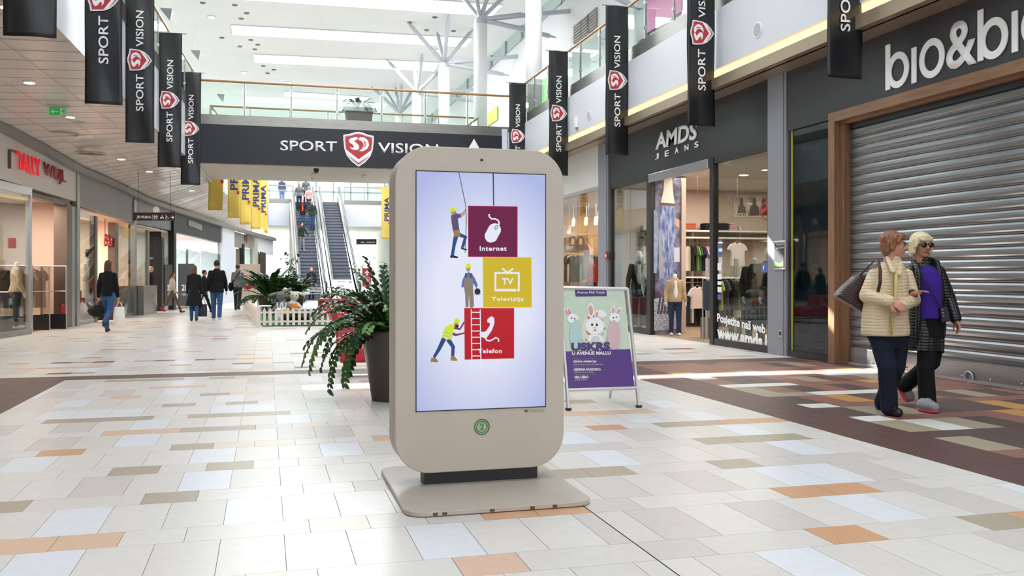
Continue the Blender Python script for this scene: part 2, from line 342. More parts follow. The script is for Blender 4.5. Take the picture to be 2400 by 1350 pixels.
struct(MB().box(11.55, 11.57, -6, 80, 12.3, ZR).build('window_2', glassmat('sky_glass', '#eef8f5', .1)))
# --- left upper level: balcony edge curves gently
EL = [(-3.0, -6), (-2.85, 5), (-2.71, 10.7), (-2.62, 13), (-2.485, 17.8), (-2.33, 21.7), (-1.95, 28.6), (-1.85, 33), (-1.55, 37.5), (-1.25, 42), (-.85, 46.5), (-.5, 51), (.1, 60.4)]
BRY = (28.6, 32.9)
m = MB()
for a, b in zip(EL, EL[1:]): m.obox(a, b, -.16, 4.5, 5.88)
struct(m.build('balcony_fascia', FASC))
m = MB()
for a, b in zip(EL, EL[1:]): m.quad((-9.8, a[1], 5.6), (a[0] - .05, a[1], 5.6), (b[0] - .05, b[1], 5.6), (-9.8, b[1], 5.6)); m.quad((-9.8, a[1], 6.02), (a[0] - .05, a[1], 6.02), (b[0] - .05, b[1], 6.02), (-9.8, b[1], 6.02))
struct(m.build('floor', MATS['upper_floor']))
struct(MB().box(-8.6, -8.4, -6, 80, 6.02, 8.6).build('wall_left', WHITE)); m = MB()
for y in range(-6, 80, 3): m.box(-8.5, -8.38, y, y + .16, 8.6, ZR)
for z in (8.6, 10.4, 12.2): m.box(-8.5, -8.38, -6, 80, z, z + .14)
struct(m.build('window_5', MATS['mullion_grey'])); struct(MB().box(-8.47, -8.45, -6, 80, 8.7, ZR).build('window_6', MATS['sky_glass']))
# --- balustrades
CLM = MB().box(-.035, .035, -.03, .03, 0, .06).mesh('clamp', ALU)
def balustrade(name, pts, label, zk=5.88, zt=ZT, side=1, spacing=1.38, group='glass balustrades of the upper floor'):
    t = thing(name, label, 'railing', (pts[0][0], pts[0][1], 6.0), group)
    k = MB(); h = MB()
    for a, b in zip(pts, pts[1:]): k.obox(a, b, -.02 * side, zk, zk + .3, off=.02 * side)
    h.tube([(p[0], p[1], zt) for p in pts], .035, 8)
    k.build('kick_plate', STEEL, t); h.build('handrail', WOOD, t, smooth=True)
    P = MB()
    for a, b in zip(pts, pts[1:]):
        L = math.hypot(b[0] - a[0], b[1] - a[1]); n = max(1, round(L / spacing))
        for i in range(n):
            f0, f1 = i / n, (i + 1) / n; p = V(a).lerp(V(b), f0); q = V(a).lerp(V(b), f1)
            MB().box(p.x - .018, p.x + .018, p.y - .018, p.y + .018, zk + .02, zt).build('post', STEEL, t)
            d = (q - p) * (.05 / max((q - p).length, .01)); g = MB().obox(p + d, q - d, .01, zk + .32, zt - .06); g.build('glass_pane', GLASS, t)
            for zz in (zk + .5, zt - .22):
                o = bpy.data.objects.new('clamp', CLM); COL.objects.link(o); o.location = (p.x, p.y, zz); attach(o, t)
    return t
balustrade('balustrade', [(XB, 4), (XB, 28.4)], 'glass balustrade with beech handrail above the right shops', side=-1)
balustrade('balustrade', [(XB, 33.1), (XB, 60.3)], 'glass balustrade on the right balcony beyond the bridge', side=-1)
balustrade('balustrade', [e for e in EL if 4 < e[1] < 29], 'glass balustrade with beech handrail behind the left banners')
balustrade('balustrade', [(-1.83, 33.2)] + [e for e in EL if e[1] > 35], 'glass balustrade on the left balcony beyond the bridge')
# --- bridge
BX0, BX1 = -1.95, XB
struct(MB().box(BX0 - .3, BX1 + .2, BRY[0], BRY[1], 4.58, 5.9).build('bridge_deck', mat('bridge_plaster', '#cbbfb6', rough=.6)))
struct(MB().box(BX0 - .3, BX1 + .2, BRY[0] + .05, BRY[1] - .05, 5.9, 6.02).build('floor', MATS['upper_floor']))
balustrade('balustrade', [(BX0 - .05, BRY[0]), (BX1, BRY[0])], 'glass balustrade with beech handrail along the front of the bridge', zk=5.78, zt=7.08, side=1, spacing=1.37)
balustrade('balustrade', [(BX0 + .1, BRY[1]), (BX1 - .2, BRY[1])], 'far glass balustrade of the bridge, its handrail lower in view', zk=5.9, zt=7.08, side=1, spacing=1.37)
# --- left soffit and facade line
WP = [(0, 793, 293), (72, 782, 331), (155, 768, 378), (180, 763, 392), (245, 751, 419), (275, 745, 433), (315, 739, 453), (345, 735, 467), (380, 729, 478), (405, 726, 487), (518, 713, 523), (550, 709, 533), (590, 705, 545), (640, 700, 558)]
wp = [(V((-7.0, 4)), 4.5), (V((-6.1, 14)), 4.42)]
for u, b, t in WP:
    p = atZ(u, b); wp.append((V((p.x, p.y)), CH + (HZ - t) / (b - HZ) * CH))
wpu = [-1200, -400] + [e[0] for e in WP]
def onwall(u, v, off=0.):
    """point of the left shop fronts seen at pixel u,v; off metres towards the hall"""
    d = V(ray(u)); best = None
    for (a, _), (b, _) in zip(wp, wp[1:]):
        e = b - a; det = d.x * -e.y + e.x * d.y
        if abs(det) < 1e-9: continue
        t = (a.x * -e.y + e.x * a.y) / det; s = (d.x * a.y - d.y * a.x) / det
        if -.001 <= s <= 1.001 and t > 0:
            n = V((e.y, -e.x)).normalized(); P = d * t + n * off
            return V((P.x, P.y, CH - (v - HZ) / F * t))
    raise ValueError((u, v))
m = MB(); edge = [e for e in EL]
def edgex(y):
    for a, b in zip(EL, EL[1:]):
        if a[1] <= y <= b[1]: return a[0] + (b[0] - a[0]) * (y - a[1]) / (b[1] - a[1])
    return EL[-1][0]
rows0 = [(V((-7.6, -6)), 4.5)] + wp + [(V((-.6, 60.4)), 3.5)]; rows_ = []
for (a, za), (b, zb) in zip(rows0, rows0[1:]):
    rows_.append((a, za))
    for e in EL:
        if a.y + .1 < e[1] < b.y - .1: f = (e[1] - a.y) / (b.y - a.y); rows_.append((a.lerp(b, f), za + (zb - za) * f))
rows_.append(rows0[-1])
for (a, za), (b, zb) in zip(rows_, rows_[1:]):
    m.quad((a.x, a.y, za), (edgex(a.y), a.y, 4.5), (edgex(b.y), b.y, 4.5), (b.x, b.y, zb))
struct(m.build('ceiling', SOFF))
# joints between the soffit panels and a cove strip along the shop fronts
m = MB()
for (a, za), (b, zb) in zip(rows_[1:], rows_[2:-1]):
    for f in (.25, .5, .75):
        p = V((a.x, a.y, za - .006)).lerp(V((edgex(a.y), a.y, 4.494)), f); q = V((b.x, b.y, zb - .006)).lerp(V((edgex(b.y), b.y, 4.494)), f); m.tube([p, q], .005, 4)
for k in range(60):
    y = 10 + k * .62; 
    xl = None
    for (a, za), (b, zb) in zip(rows_, rows_[1:]):
        if a.y <= y <= b.y: f = (y - a.y) / (b.y - a.y); xl = a.x + (b.x - a.x) * f; zl = za + (zb - za) * f
    if xl is not None: m.tube([(xl, y, zl - .006), (edgex(y), y, 4.494)], .004, 4)
o = m.build('trim_2', mat('joint_grey', '#b5aba4')); struct(o)
m = MB()
for (a, za), (b, zb) in zip(wp, wp[1:]): m.obox(a, b, .18, (za - .16, zb - .16), (za + .0, zb + .0))
struct(m.build('trim_3', mat('cove_grey', '#7d7975', rough=.4)))
# --- far balcony, far floor above and end glazing
FBY = 60.5
struct(MB().box(4.95, 13, FBY, FBY + .3, 4.5, 5.9).build('balcony_fascia', FASC)); struct(MB().box(.12, 1.55, FBY, FBY + .3, 4.5, 5.9).build('balcony_fascia', FASC))
struct(MB().box(-10, 13, FBY + .3, 79, 4.5, 6.0).build('floor', WHITE))
balustrade('balustrade', [(.2, FBY + .1), (1.6, FBY + .1)], 'short glass balustrade left of the escalator top', zk=5.9, zt=7.05)
balustrade('balustrade', [(4.95, FBY + .1), (XB, FBY + .1)], 'glass balustrade right of the escalator top', zk=5.9, zt=7.05)
m = MB()
for i in range(16): x = -9 + i * 1.45; m.box(x, x + .1, 79, 79.2, 0, ZR)
for z in (0, 2.6, 5, 6, 8.3, 10.6, 12.7): m.box(-9.6, 13, 79, 79.15, z, z + .12)
struct(m.build('window_3', mat('end_mullion', '#b9c2c1', rough=.5)))
struct(MB().box(-9.6, 13, 79.05, 79.07, 0, ZR).build('window_4', glassmat('end_glass', '#f6fdfb', .08)))
# ================================================================ COLUMNS WITH BRANCHING STRUTS
STRUT = mat('strut_grey', '#bcc0c8', rough=.35, metal=.3); COLM = mat('column_white', '#f3f4f6', rough=.5)
kz = 1.2
cols = [(1251, -40, 28.6), (1126, 40, 35.6), (1041, 145, 43.0), (977, 212, 49.8), (937, 263, 56.3)]
clab = ['white round column running out of the top of the picture', 'tall white column with its strut crown at the top edge', 'second white column with full strut crown', 'third, shorter white column behind the bridge planter', 'farthest white column, low over the planter']
tips = {1: [(1070, -25), (1110, -40), (1150, -30), (1188, -14), (1232, 33, 1), (1233, 70, 1), (1380, 22, 1), (1303, 88, 1)], 2: [(955, 52), (1025, 75), (1051, 35), (1108, 70), (1232, 130, 1), (1193, 177, 1)], 3: [(907, 140), (970, 150), (990, 127), (1026, 170), (1155, 209, 1), (1110, 238, 1)], 4: [(871, 203), (900, 206), (927, 204), (942, 196), (965, 212), (985, 220)], 0: [(1180, -90), (1330, -80), (1500, 22, 1), (1340, -20, 1)]}
for i, (u, v, D) in enumerate(cols):
    p = depth_at(u, v, D) if v > 0 else depth_at(u, 0, D); zt = 11.3
    q = V((p.x, p.y, zt)); t = thing('column', clab[i], 'column', (p.x, p.y, 6.02), 'white roof columns')
    r = .26
    MB().lathe((p.x, p.y, 6.02), [(r, 0), (r, zt - 6.02 - .25)], 24).build('shaft', COLM, t, smooth=True)
    MB().lathe((p.x, p.y, 6.02), [(r * .9, zt - 6.27), (r * .9, zt - 6.08), (r * .5, zt - 6.02), (r * .3, zt - 5.95)], 24).build('collar', STRUT, t)
    for e in tips[i]:
        tip = atZ(e[0], e[1], ZR - .03) if len(e) == 2 else depth_at(e[0], e[1], D + .3)
        if len(e) == 3: tip.z = min(tip.z, ZR - .05)
        s = q + V((0, 0, -.05)); d = tip - s
        MB().tube([s, s + d * .06, s + d * .12, s + d * .9, s + d * .93, tip], [.05, .05, .095, .095, .05, .03], 8).build('strut', STRUT, t, smooth=True)
# ================================================================ ESCALATORS
def escalator(xc, y0, label, w=1.0, run=12.3, H=6.0):
    t = thing('escalator', label, 'escalator', (xc, y0, 0), 'two parallel escalators')
    n = 31; dz = H / n; dy = run / n; STP = mat('step_grey', '#787e8a', rough=.5, metal=.2); EDGE = mat('step_edge', '#484c55', rough=.5)
    base = None
    for i in range(n):
        m = MB(); z = i * dz; y = y0 + i * dy; m.box(xc - w / 2, xc + w / 2, y, y + dy + .02, z - .1, z + .02 + dz * .5)
        if base is None: base = m.mesh('step', STP); o = bpy.data.objects.new('step', base); COL.objects.link(o)
        else: o = bpy.data.objects.new('step', base); COL.objects.link(o); o.location = (0, i * dy, i * dz)
        attach(o, t)
        if i == 0: o0 = o; continue
    m = MB()
    for i in range(n):
        z = i * dz + dz * .5; y = y0 + i * dy; m.box(xc - w / 2, xc + w / 2, y - .015, y + .0, z - .03, z + .03)
    o = m.build('step_edges', EDGE, t)
    for s, nm in ((-1, 'l'), (1, 'r')):
        x = xc + s * (w / 2 + .12)
        prof = [(y0 - 1.2, 0), (y0 + run + .6, H), (y0 + run + .6, H + .38), (y0 + run, H + .38), (y0 - .2, .38), (y0 - 1.2, .38)]
        m = MB(); m.prism([(x - .1, a, b) for a, b in prof], (.2, 0, 0)); m.build('skirt', STEEL, t, fix=True)
        gp = [(y0 - 1.1, .38), (y0 - .2, .38), (y0 + run, H + .38), (y0 + run + .6, H + .38), (y0 + run + .6, H + .9), (y0 + run, H + .92), (y0 - .2, .92), (y0 - 1.3, .92)]
        m = MB(); m.prism([(x - .01, a, b) for a, b in gp], (.02, 0, 0)); m.build('glass_side', glassmat('escalator_glass', '#cfdcd8', .16), t, fix=True)
        m = MB(); m.tube([(x, y0 - 1.25, .45), (x, y0 - 1.42, .62), (x, y0 - 1.38, .86), (x, y0 - 1.2, .95), (x, y0 - .2, .95), (x, y0 + run, H + .95), (x, y0 + run + .7, H + .95)], .05, 8)
        m.build('moving_handrail', mat('rubber_black', '#2b2d33', rough=.35), t, smooth=True)
    MB().box(xc - w / 2, xc + w / 2, y0 - 1.2, y0, .0, .03).build('comb_plate', ALU, t)
    return t
escalator(2.28, 47.6, 'left escalator carrying people down beside the red planter')
escalator(3.92, 47.3, 'right escalator with empty grey steps')
m = MB(); m.prism([(1.45, 47, .02), (1.45, 60.5, 6), (1.45, 60.5, 0), (1.45, 59, 0)], (.12, 0, 0)); 
tag(m.build('escalator_cladding', mat('cladding_brown', '#8f857c', rough=.4, metal=.4), fix=True), 'brown grey metal cladding on the left flank of the escalators', 'cladding')
# ================================================================ PEOPLE KIT
SKIN = mat('skin', '#c98f78', rough=.5, spec=.4); SKINL = mat('skin_light', '#d3a089', rough=.5); MANN = mat('mannequin_white', '#e4e2de', rough=.35)
EYEW = mat('eye_white', '#e8e4de', rough=.3); EYED = mat('eye_dark', '#2b211c', rough=.25); LIPS = mat('lips', '#a8554d', rough=.45)
def cloth(name, col, rough=.85, **k): return mat(name, col, rough=rough, spec=.25, bump=k.pop('bump', .35), bscale=k.pop('bscale', 22), **k)
def loft(mb, rings, n=20, A=V((1, 0, 0)), B=V((0, 1, 0)), p=2.0):
    """closed body of horizontal rings (centre, half width along A, half depth along B)"""
    vs = []; fs = []
    for c, a, b in rings:
        for k in range(n):
            t = 2 * math.pi * k / n; ct, st = math.cos(t), math.sin(t)
            q = (abs(ct) ** p + abs(st) ** p) ** (-1 / p); vs.append(V(c) + A * (a * ct * q) + B * (b * st * q))
    for i in range(len(rings) - 1):
        for k in range(n): x = i * n + k; y = i * n + (k + 1) % n; fs.append((x, y, y + n, x + n))
    fs.append(tuple(range(n - 1, -1, -1))); fs.append(tuple(len(vs) - n + k for k in range(n)))
    return mb.add(vs, fs)
def hand(mb, w, tip, palmn, k=1., curl=.35, n=6, thumb=1):
    """palm and five separate fingers from wrist w towards tip; palmn = palm normal (fingers curl towards it)"""
    w = V(w); d = (V(tip) - w); L = .175 * k; d = d.normalized(); nn = V(palmn); nn = (nn - d * nn.dot(d)).normalized(); s = d.cross(nn)
    pc = w + d * L * .28
    mb.cap(w, w + d * L * .2, .024 * k, .026 * k, 8)
    for o_, r in ((-.026, .013), (-.009, .014), (.009, .014), (.026, .012)): mb.cap(w + d * L * .1 + s * o_ * k * .7, w + d * L * .5 + s * o_ * k, r * k, (r - .001) * k, n)
    for j, (o_, l) in enumerate(((-.029, .36), (-.0105, .44), (.0085, .42), (.0265, .33))):
        a = w + d * L * .5 + s * o_ * k; b = a + (d * math.cos(curl) + nn * math.sin(curl) + s * o_ * 2) * L * l * .5
        c = b + (d * math.cos(curl * 2.4) + nn * math.sin(curl * 2.4)) * L * l * .42
        mb.cap(a, b, .0092 * k, .0085 * k, n); mb.cap(b, c, .0085 * k, .0072 * k, n)
    a = w + d * L * .12 - s * .026 * k * thumb; b = a + (d * .75 - s * .65 * thumb + nn * .25).normalized() * L * .27; c = b + (d * .95 - s * .15 * thumb + nn * .3).normalized() * L * .2
    mb.cap(a, b, .0125 * k, .010 * k, n); mb.cap(b, c, .010 * k, .0082 * k, n)
def human(label, loc, heading, h=1.7, legs=((15, 5), (-12, 20)), arms=((10, 8, 15), (-10, 8, 15)), skin=None, hair=('short', '#2b211d'), top='#1d1e22', toplen=.0, slim=1., trousers='#2f4a78',
          shoes='#1b1b1d', sleeve=True, top2=None, skirt=0, name='person', cat='person', group=None, lean=0, res=.012, headyaw=0, head=True, bulk=1.):
    k = h / 1.7; sk = skin or SKIN; J = lambda x, y, z: V((x, y, z)) * k
    hip = []; low = 9
    for i, (a, b) in enumerate(legs):
        sx = -1 if i == 0 else 1; H = J(sx * .088, 0, .90); ra = math.radians(a); rb = math.radians(a - b)
        K = H + V((sx * .0, math.sin(ra), -math.cos(ra))) * .415 * k; A = K + V((0, math.sin(rb), -math.cos(rb))) * .41 * k
        toe = A + (V((sx * .03, math.cos(math.radians(min(b * .9, 60))), -math.sin(math.radians(max(0, min(b * .9, 60) - 6)))))) * .15 * k + V((0, 0, -.03 * k)); hip.append([H, K, A, toe]); low = min(low, A.z - .075 * k, toe.z - .02 * k)
    for q in hip:
        for j in range(4): q[j].z -= low
    dz = -low
    def U(x, y, z):
        p = J(x, y, z); p.z += dz; dd = p.z - (.9 * k + dz)
        if dd > 0: p.y += dd * math.tan(math.radians(lean))
        return p
    t = thing(name, label, cat, (0, 0, 0), group)
    b = MB(); sw = .165 * slim
    loft(b, [(U(0, 0, .86), .12 * k, .09 * k), (U(0, 0, .93), .15 * k * slim, .105 * k), (U(0, 0, 1.06), .125 * k * slim, .09 * k), (U(0, .0, 1.2), .14 * k * slim, .10 * k), (U(0, 0, 1.32), .155 * k * slim, .1 * k), (U(0, 0, 1.385), .14 * k * slim, .085 * k), (U(0, 0, 1.43), .085 * k, .065 * k), (U(0, 0, 1.46), .052 * k, .05 * k)])
    yaw = math.radians(headyaw); hd = V((-math.sin(yaw), math.cos(yaw), 0)); hr = V((hd.y, -hd.x, 0)); hc = U(0, .025, 1.59)
    b.cap(U(0, 0, 1.42), U(0, .01, 1.53), .052 * k, .05 * k)
    if head:
        b.ell(hc, (.073 * k, .09 * k, .112 * k), 14, 10, rot=M4.Rotation(yaw, 3, 'Z')); b.ell(hc + hd * .03 * k + V((0, 0, -.055 * k)), (.05 * k, .055 * k, .05 * k)); b.cap(hc + hd * .085 * k + V((0, 0, .01 * k)), hc + hd * .1 * k + V((0, 0, -.02 * k)), .009 * k, .014 * k, 6)
        for s_ in (-1, 1): b.ell(hc + hr * s_ * .075 * k + V((0, 0, -.005 * k)), (.012 * k, .02 * k, .032 * k), 6, 5)
    arm = []
    for i, (f, o_, e) in enumerate(arms):
        sx = -1 if i == 0 else 1; Sx = U(sx * sw, 0, 1.365); rf = math.radians(f); ro = math.radians(o_); re = math.radians(f + e)
        E = Sx + V((sx * math.sin(ro), math.sin(rf) * math.cos(ro), -math.cos(rf) * math.cos(ro))) * .28 * k; W = E + V((sx * math.sin(ro) * .3, math.sin(re), -math.cos(re))) * .245 * k
        T = W + (W - E).normalized() * .1; arm.append((Sx, E, W)); b.cap(Sx, E, .045 * k, .037 * k); b.cap(E, W, .036 * k, .026 * k); hand(b, W, T, V((-sx, .3, 0)), k, thumb=-sx if sx > 0 else 1)
    for H, K, A, toe in hip: b.cap(H, K, .075 * k, .052 * k); b.cap(K, A, .05 * k, .034 * k); b.cap(A + V((0, -.02 * k, -.03 * k)), toe, .032 * k, .024 * k)
    bo = b.build('body', sk, t, remesh=res, sm=2)
    c = MB()
    loft(c, [(U(0, 0, .79), .11 * k, .095 * k), (U(0, 0, .86), .155 * k * slim, .128 * k), (U(0, 0, .94), .172 * k * slim, .135 * k), (U(0, 0, 1.04), .155 * k * slim, .12 * k)])
    for H, K, A, toe in hip: c.cap(H, K, .088 * k * bulk, .064 * k * bulk); c.cap(K, A + V((0, 0, .03 * k)), .062 * k * bulk, .052 * k * bulk)
    if isinstance(trousers, str): trousers = cloth('cloth_' + trousers[1:], trousers)
    c.build('trousers', trousers, t, remesh=res, sm=2)
    if isinstance(shoes, str): shoes = mat('shoe_' + shoes[1:], shoes, rough=.5)
    for H, K, A, toe in hip:
        f = (toe - A); f.z = 0; m = MB(); m.cap(A + V((0, -.02 * k, -.035 * k)), toe, .041 * k, .034 * k, 8); m.cap(A + V((0, 0, .02 * k)), A + V((0, -.01 * k, -.03 * k)), .045 * k, .042 * k, 8); m.build('shoe', shoes, t, remesh=res, sm=1)
    if top:
        if isinstance(top, str): top = cloth('cloth_' + top[1:], top)
        c = MB(); z0 = .86 - toplen; w0 = .165 * slim * bulk + toplen * .12
        loft(c, [(U(0, 0, z0), w0 * k, .142 * k * bulk), (U(0, 0, .97), .17 * k * slim * bulk, .138 * k), (U(0, 0, 1.1), .148 * k * slim * bulk, .11 * k), (U(0, 0, 1.22), .158 * k * slim * bulk, .122 * k), (U(0, 0, 1.31), .165 * k * slim * bulk, .118 * k), (U(0, 0, 1.38), .148 * k * slim * bulk, .1 * k), (U(0, 0, 1.43), .1 * k, .08 * k), (U(0, 0, 1.475), .062 * k, .06 * k)])
        for Sx, E, W in arm:
            c.cap(Sx, E, .058 * k * bulk, .052 * k * bulk)
            if sleeve: c.cap(E, W.lerp(E, .06), .052 * k * bulk, .041 * k * bulk)
        c.build('jacket' if toplen > .05 or bulk > 1.05 else 'top', top, t, remesh=res, sm=3)
    if top2:
        m = MB(); loft(m, [(U(0, .05, .9), .07 * k, .088 * k), (U(0, .05, 1.2), .07 * k, .085 * k), (U(0, .04, 1.4), .05 * k, .08 * k)]); m.build('shirt', cloth('cloth_' + top2[1:], top2), t, remesh=res, sm=1)
    if skirt:
        m = MB(); loft(m, [(U(0, 0, .9 - skirt), (.17 + skirt * .2) * k, .15 * k), (U(0, 0, .95), .16 * k, .12 * k), (U(0, 0, 1.02), .15 * k, .11 * k)]); m.build('skirt', top, t, remesh=res, sm=2)
    if hair and head:
        hm = mat('hair_' + hair[1][1:], hair[1], rough=.55, bump=.4, bscale=60, stretch=(3, 3, .6)); m = MB()
        m.ell(hc + V((0, 0, .028 * k)) - hd * .018 * k, (.083 * k, .09 * k, .098 * k), 14, 10, rot=M4.Rotation(yaw, 3, 'Z'))
        if hair[0] != 'short':
            L = {'bob': .1, 'long': .3, 'tail': .18}[hair[0]]
            if hair[0] == 'tail': m.cap(hc - hd * .1 * k + V((0, 0, .02)), hc - hd * .12 * k + V((0, 0, -L * k)), .028 * k, .014 * k)
            else:
                loft(m, [(hc - hd * .05 * k + V((0, 0, -L * k)), .06 * k, .02 * k), (hc - hd * .05 * k + V((0, 0, -L * .5 * k)), .085 * k, .04 * k), (hc - hd * .035 * k, .084 * k, .055 * k), (hc - hd * .02 * k + V((0, 0, .05 * k)), .08 * k, .07 * k)])
        m.build('hair', hm, t, remesh=res * .9, sm=2)
    if sk is not MANN and head:
        for s_ in (-1, 1): MB().ell(hc + hd * .083 * k + hr * s_ * .03 * k + V((0, 0, .012 * k)), (.011 * k, .006 * k, .006 * k), 6, 5).build('eye', EYED, t)
    t.location = loc; t.rotation_euler.z = math.radians(heading)
    t['_'] = 0; del t['_']
    Rm = M4.Translation(V(loc)) @ M4.Rotation(math.radians(heading), 4, 'Z')
    return t, [Rm @ a[2] for a in arm], Rm
def carrybag(name, label, top, w, d, h, m, hd=0, handle=.12, hm=None, rnd=False):
    """bag hanging from point top"""
    top = V(top); z1 = top.z - handle; rz = M4.Rotation(math.radians(hd), 3, 'Z'); t = thing(name, label, 'bag', (top.x, top.y, z1 - h))
    mb = MB(); A = rz @ V((1, 0, 0)); B = rz @ V((0, 1, 0))
    if rnd: mb.ell((top.x, top.y, z1 - h / 2), (w / 2, d / 2, h / 2), 18, 12, rz)
    else: loft(mb, [(V((top.x, top.y, z1 - h)), w * .48, d / 2), (V((top.x, top.y, z1 - h * .5)), w / 2, d / 2), (V((top.x, top.y, z1)), w * .45, d * .3)], 16, A, B, 5)
    mb.build('bag_body', m, t, bevel=.006)
    mb = MB(); c = V((top.x, top.y, 0)); mb.tube([V((top.x, top.y, z1)) - A * w * .3, V((top.x, top.y, top.z)) - A * .02, V((top.x, top.y, top.z)) + A * .02, V((top.x, top.y, z1)) + A * w * .3], .007, 6); mb.build('handle', hm or m, t)
    return t
# ================================================================ RIGHT SIDE SHOP FRONTS (wall plane X = 8)
WX = 8.0
SHUT = mat('shutter_steel', '#8b8e92', rough=.32, metal=.8, noise=.25, nscale=2.5, stretch=(1, .3, 3)); OAK = mat('oak_frame', '#8d6a50', rough=.4, noise=.3, nscale=3, stretch=(9, 9, .6))
SIGNW = mat('sign_white', '#f4f4f5', rough=.4)
def part(mb, n, m, t, **k): return mb.build(n, m, t, **k)
# --- closed shop
t = thing('sign_panel', 'dark sign panel with big white lower-case letters over the roller shutter', 'sign', (8, 9, 3.6))
part(MB().box(7.96, 8.2, 2, 12.82, 3.56, 4.5), 'panel', ANTH, t)
def ringX(u0, u1, v0, v1, th, m, t, X=7.955):
    a = atX(u0, (v0 + v1) / 2, X); b = atX(u1, (v0 + v1) / 2, X); um = (u0 + u1) / 2; p = atX(um, v0, X); q = atX(um, v1, X); cy = (a.y + b.y) / 2; ry = abs(a.y - b.y) / 2; cz = (p.z + q.z) / 2; rz = abs(p.z - q.z) / 2
    n = 40; mb = MB(); vs = []
    for x in (X, X - .012):
        for f in (0, 1):
            for k in range(n): al = 2 * math.pi * k / n; vs.append((x, cy + (ry - th * f) * math.cos(al), cz + (rz - th * f) * math.sin(al)))
    fs = []
    for k in range(n):
        j = (k + 1) % n; fs += [(2 * n + k, 3 * n + k, 3 * n + j, 2 * n + j), (k, j, 2 * n + j, 2 * n + k), (n + k, 3 * n + k, 3 * n + j, n + j)]
    mb.add(vs, fs); return mb
def barX(u0, u1, v0, v1, X=7.955):
    a = atX((u0 + u1) / 2, v0, X); b = atX((u0 + u1) / 2, v1, X); y0 = atX(u1, v0, X).y; y1 = atX(u0, v0, X).y; return MB().box(X - .0135, X, y0, y1, b.z, a.z)
part(barX(2077, 2087.5, 105, 211), 'letter', SIGNW, t); part(ringX(2080, 2131.5, 121.5, 206, .088, SIGNW, t), 'letter', SIGNW, t)
part(barX(2138, 2149, 111.5, 194.5), 'letter', SIGNW, t); part(ringX(2156, 2215, 90, 182.5, .088, SIGNW, t), 'letter', SIGNW, t)
textX('&', 7.955, (2219, 167), (2291, 149), (2219, 58), SIGNW, t, name='letter', depth=.012, bold=.015)
part(barX(2293, 2306, 23, 143), 'letter', SIGNW, t); part(ringX(2297, 2364, 41, 138, .088, SIGNW, t), 'letter', SIGNW, t); part(barX(2373, 2387, 26, 122), 'letter', SIGNW, t)
a = atX(2396, 62, 7.955); 
mb = ringX(2395, 2480, 0, 106, .088, SIGNW, t); part(mb, 'letter', SIGNW, t)
t = thing('shutter_frame', 'reddish oak frame around the roller shutter', 'frame', (8, 11.5, 0))
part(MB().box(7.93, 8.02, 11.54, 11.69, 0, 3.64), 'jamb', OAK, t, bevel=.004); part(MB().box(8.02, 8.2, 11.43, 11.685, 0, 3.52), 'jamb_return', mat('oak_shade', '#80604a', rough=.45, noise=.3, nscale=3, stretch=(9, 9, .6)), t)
part(MB().box(7.93, 8.02, 3, 11.54, 3.5, 3.64), 'header', mat('oak_header', '#8d6a50', rough=.4, noise=.3, nscale=3, stretch=(9, .6, 9)), t, bevel=.004); part(MB().box(8.02, 8.2, 3, 11.42, 3.46, 3.52), 'header_return', MATS['oak_header'], t)
t = thing('roller_shutter', 'closed steel roller shutter in an oak frame behind the two women', 'shutter', (8.12, 9, 0))
prof = [(0, 0), (-.012, .004), (-.012, .016), (-.002, .022), (-.018, .045), (-.024, .075), (-.018, .105), (-.004, .128), (0, .137)]
ms = MB(); n = len(prof); ms.add([(x, y, z) for y in (3.2, 11.42) for x, z in prof], [(i, i + n, i + n + 1, i + 1) for i in range(n - 1)]); slat = ms.mesh('slat', SHUT)
for p in slat.polygons: p.use_smooth = False
for i in range(24):
    o = bpy.data.objects.new('slat', slat); COL.objects.link(o); o.location = (8.13, 0, .24 + i * .137); attach(o, t)
part(MB().box(8.09, 8.15, 3.2, 11.42, .03, .245), 'bottom_bar', SHUT, t, bevel=.006); part(MB().box(8.06, 8.12, 3.2, 11.42, .005, .04), 'bottom_lip', ALU, t); part(MB().box(8.1, 8.16, 3.2, 11.42, 3.38, 3.5), 'top_seal', BLACKM, t)
p = atX(2270, 884, 8.07); mb = MB(); mb.tube([(p.x, p.y + .065 * math.cos(a_), p.z + .065 * math.sin(a_) + .0) for a_ in [math.pi * 2 * k / 20 for k in range(21)]], .011, 6, cap=False); part(mb, 'pull_ring', ALU, t, smooth=True)
for yy in (10.9, 10.2, 9.2, 8.75, 8.3): part(MB().ell((8.08, yy, .075), .012, 6, 5), 'bolt', ALU, t)
struct(MB().box(8.18, 8.4, 2, 11.9, 0, 4.5).build('wall_right', ANTH))
t = thing('tinted_window', 'tall tinted shop window with crinkled plastic behind, between grey pillar and oak frame', 'window', (8, 12.2, 0))
part(MB().box(8.0, 8.02, 11.72, 12.72, .1, 3.56), 'glass_pane', glassmat('tinted_glass', '#a9b8bc', .08), t)
part(MB().box(7.97, 8.05, 11.69, 12.82, 0, .1), 'sill', BLACKM, t); part(MB().box(7.98, 8.04, 12.76, 12.82, .1, 3.56), 'edge_frame', ANTH, t); part(MB().box(7.985, 8.0, 12.715, 12.745, .1, 3.56), 'masking_tape', mat('tape_lime', '#a9a83c', rough=.5), t)
ms = MB(); nx, nz = 14, 40; rr = random.Random(3)
ms.add([(8.14 + .03 * rr.random() + .02 * math.sin(j * .6 + i), 11.72 + i / nx * 1.0, .1 + j / nz * 3.2) for j in range(nz + 1) for i in range(nx + 1)], [(j * (nx + 1) + i, j * (nx + 1) + i + 1, (j + 1) * (nx + 1) + i + 1, (j + 1) * (nx + 1) + i) for j in range(nz) for i in range(nx)])
part(ms, 'plastic_sheet', mat('plastic_sheet', '#77868c', rough=.28, spec=.6), t)
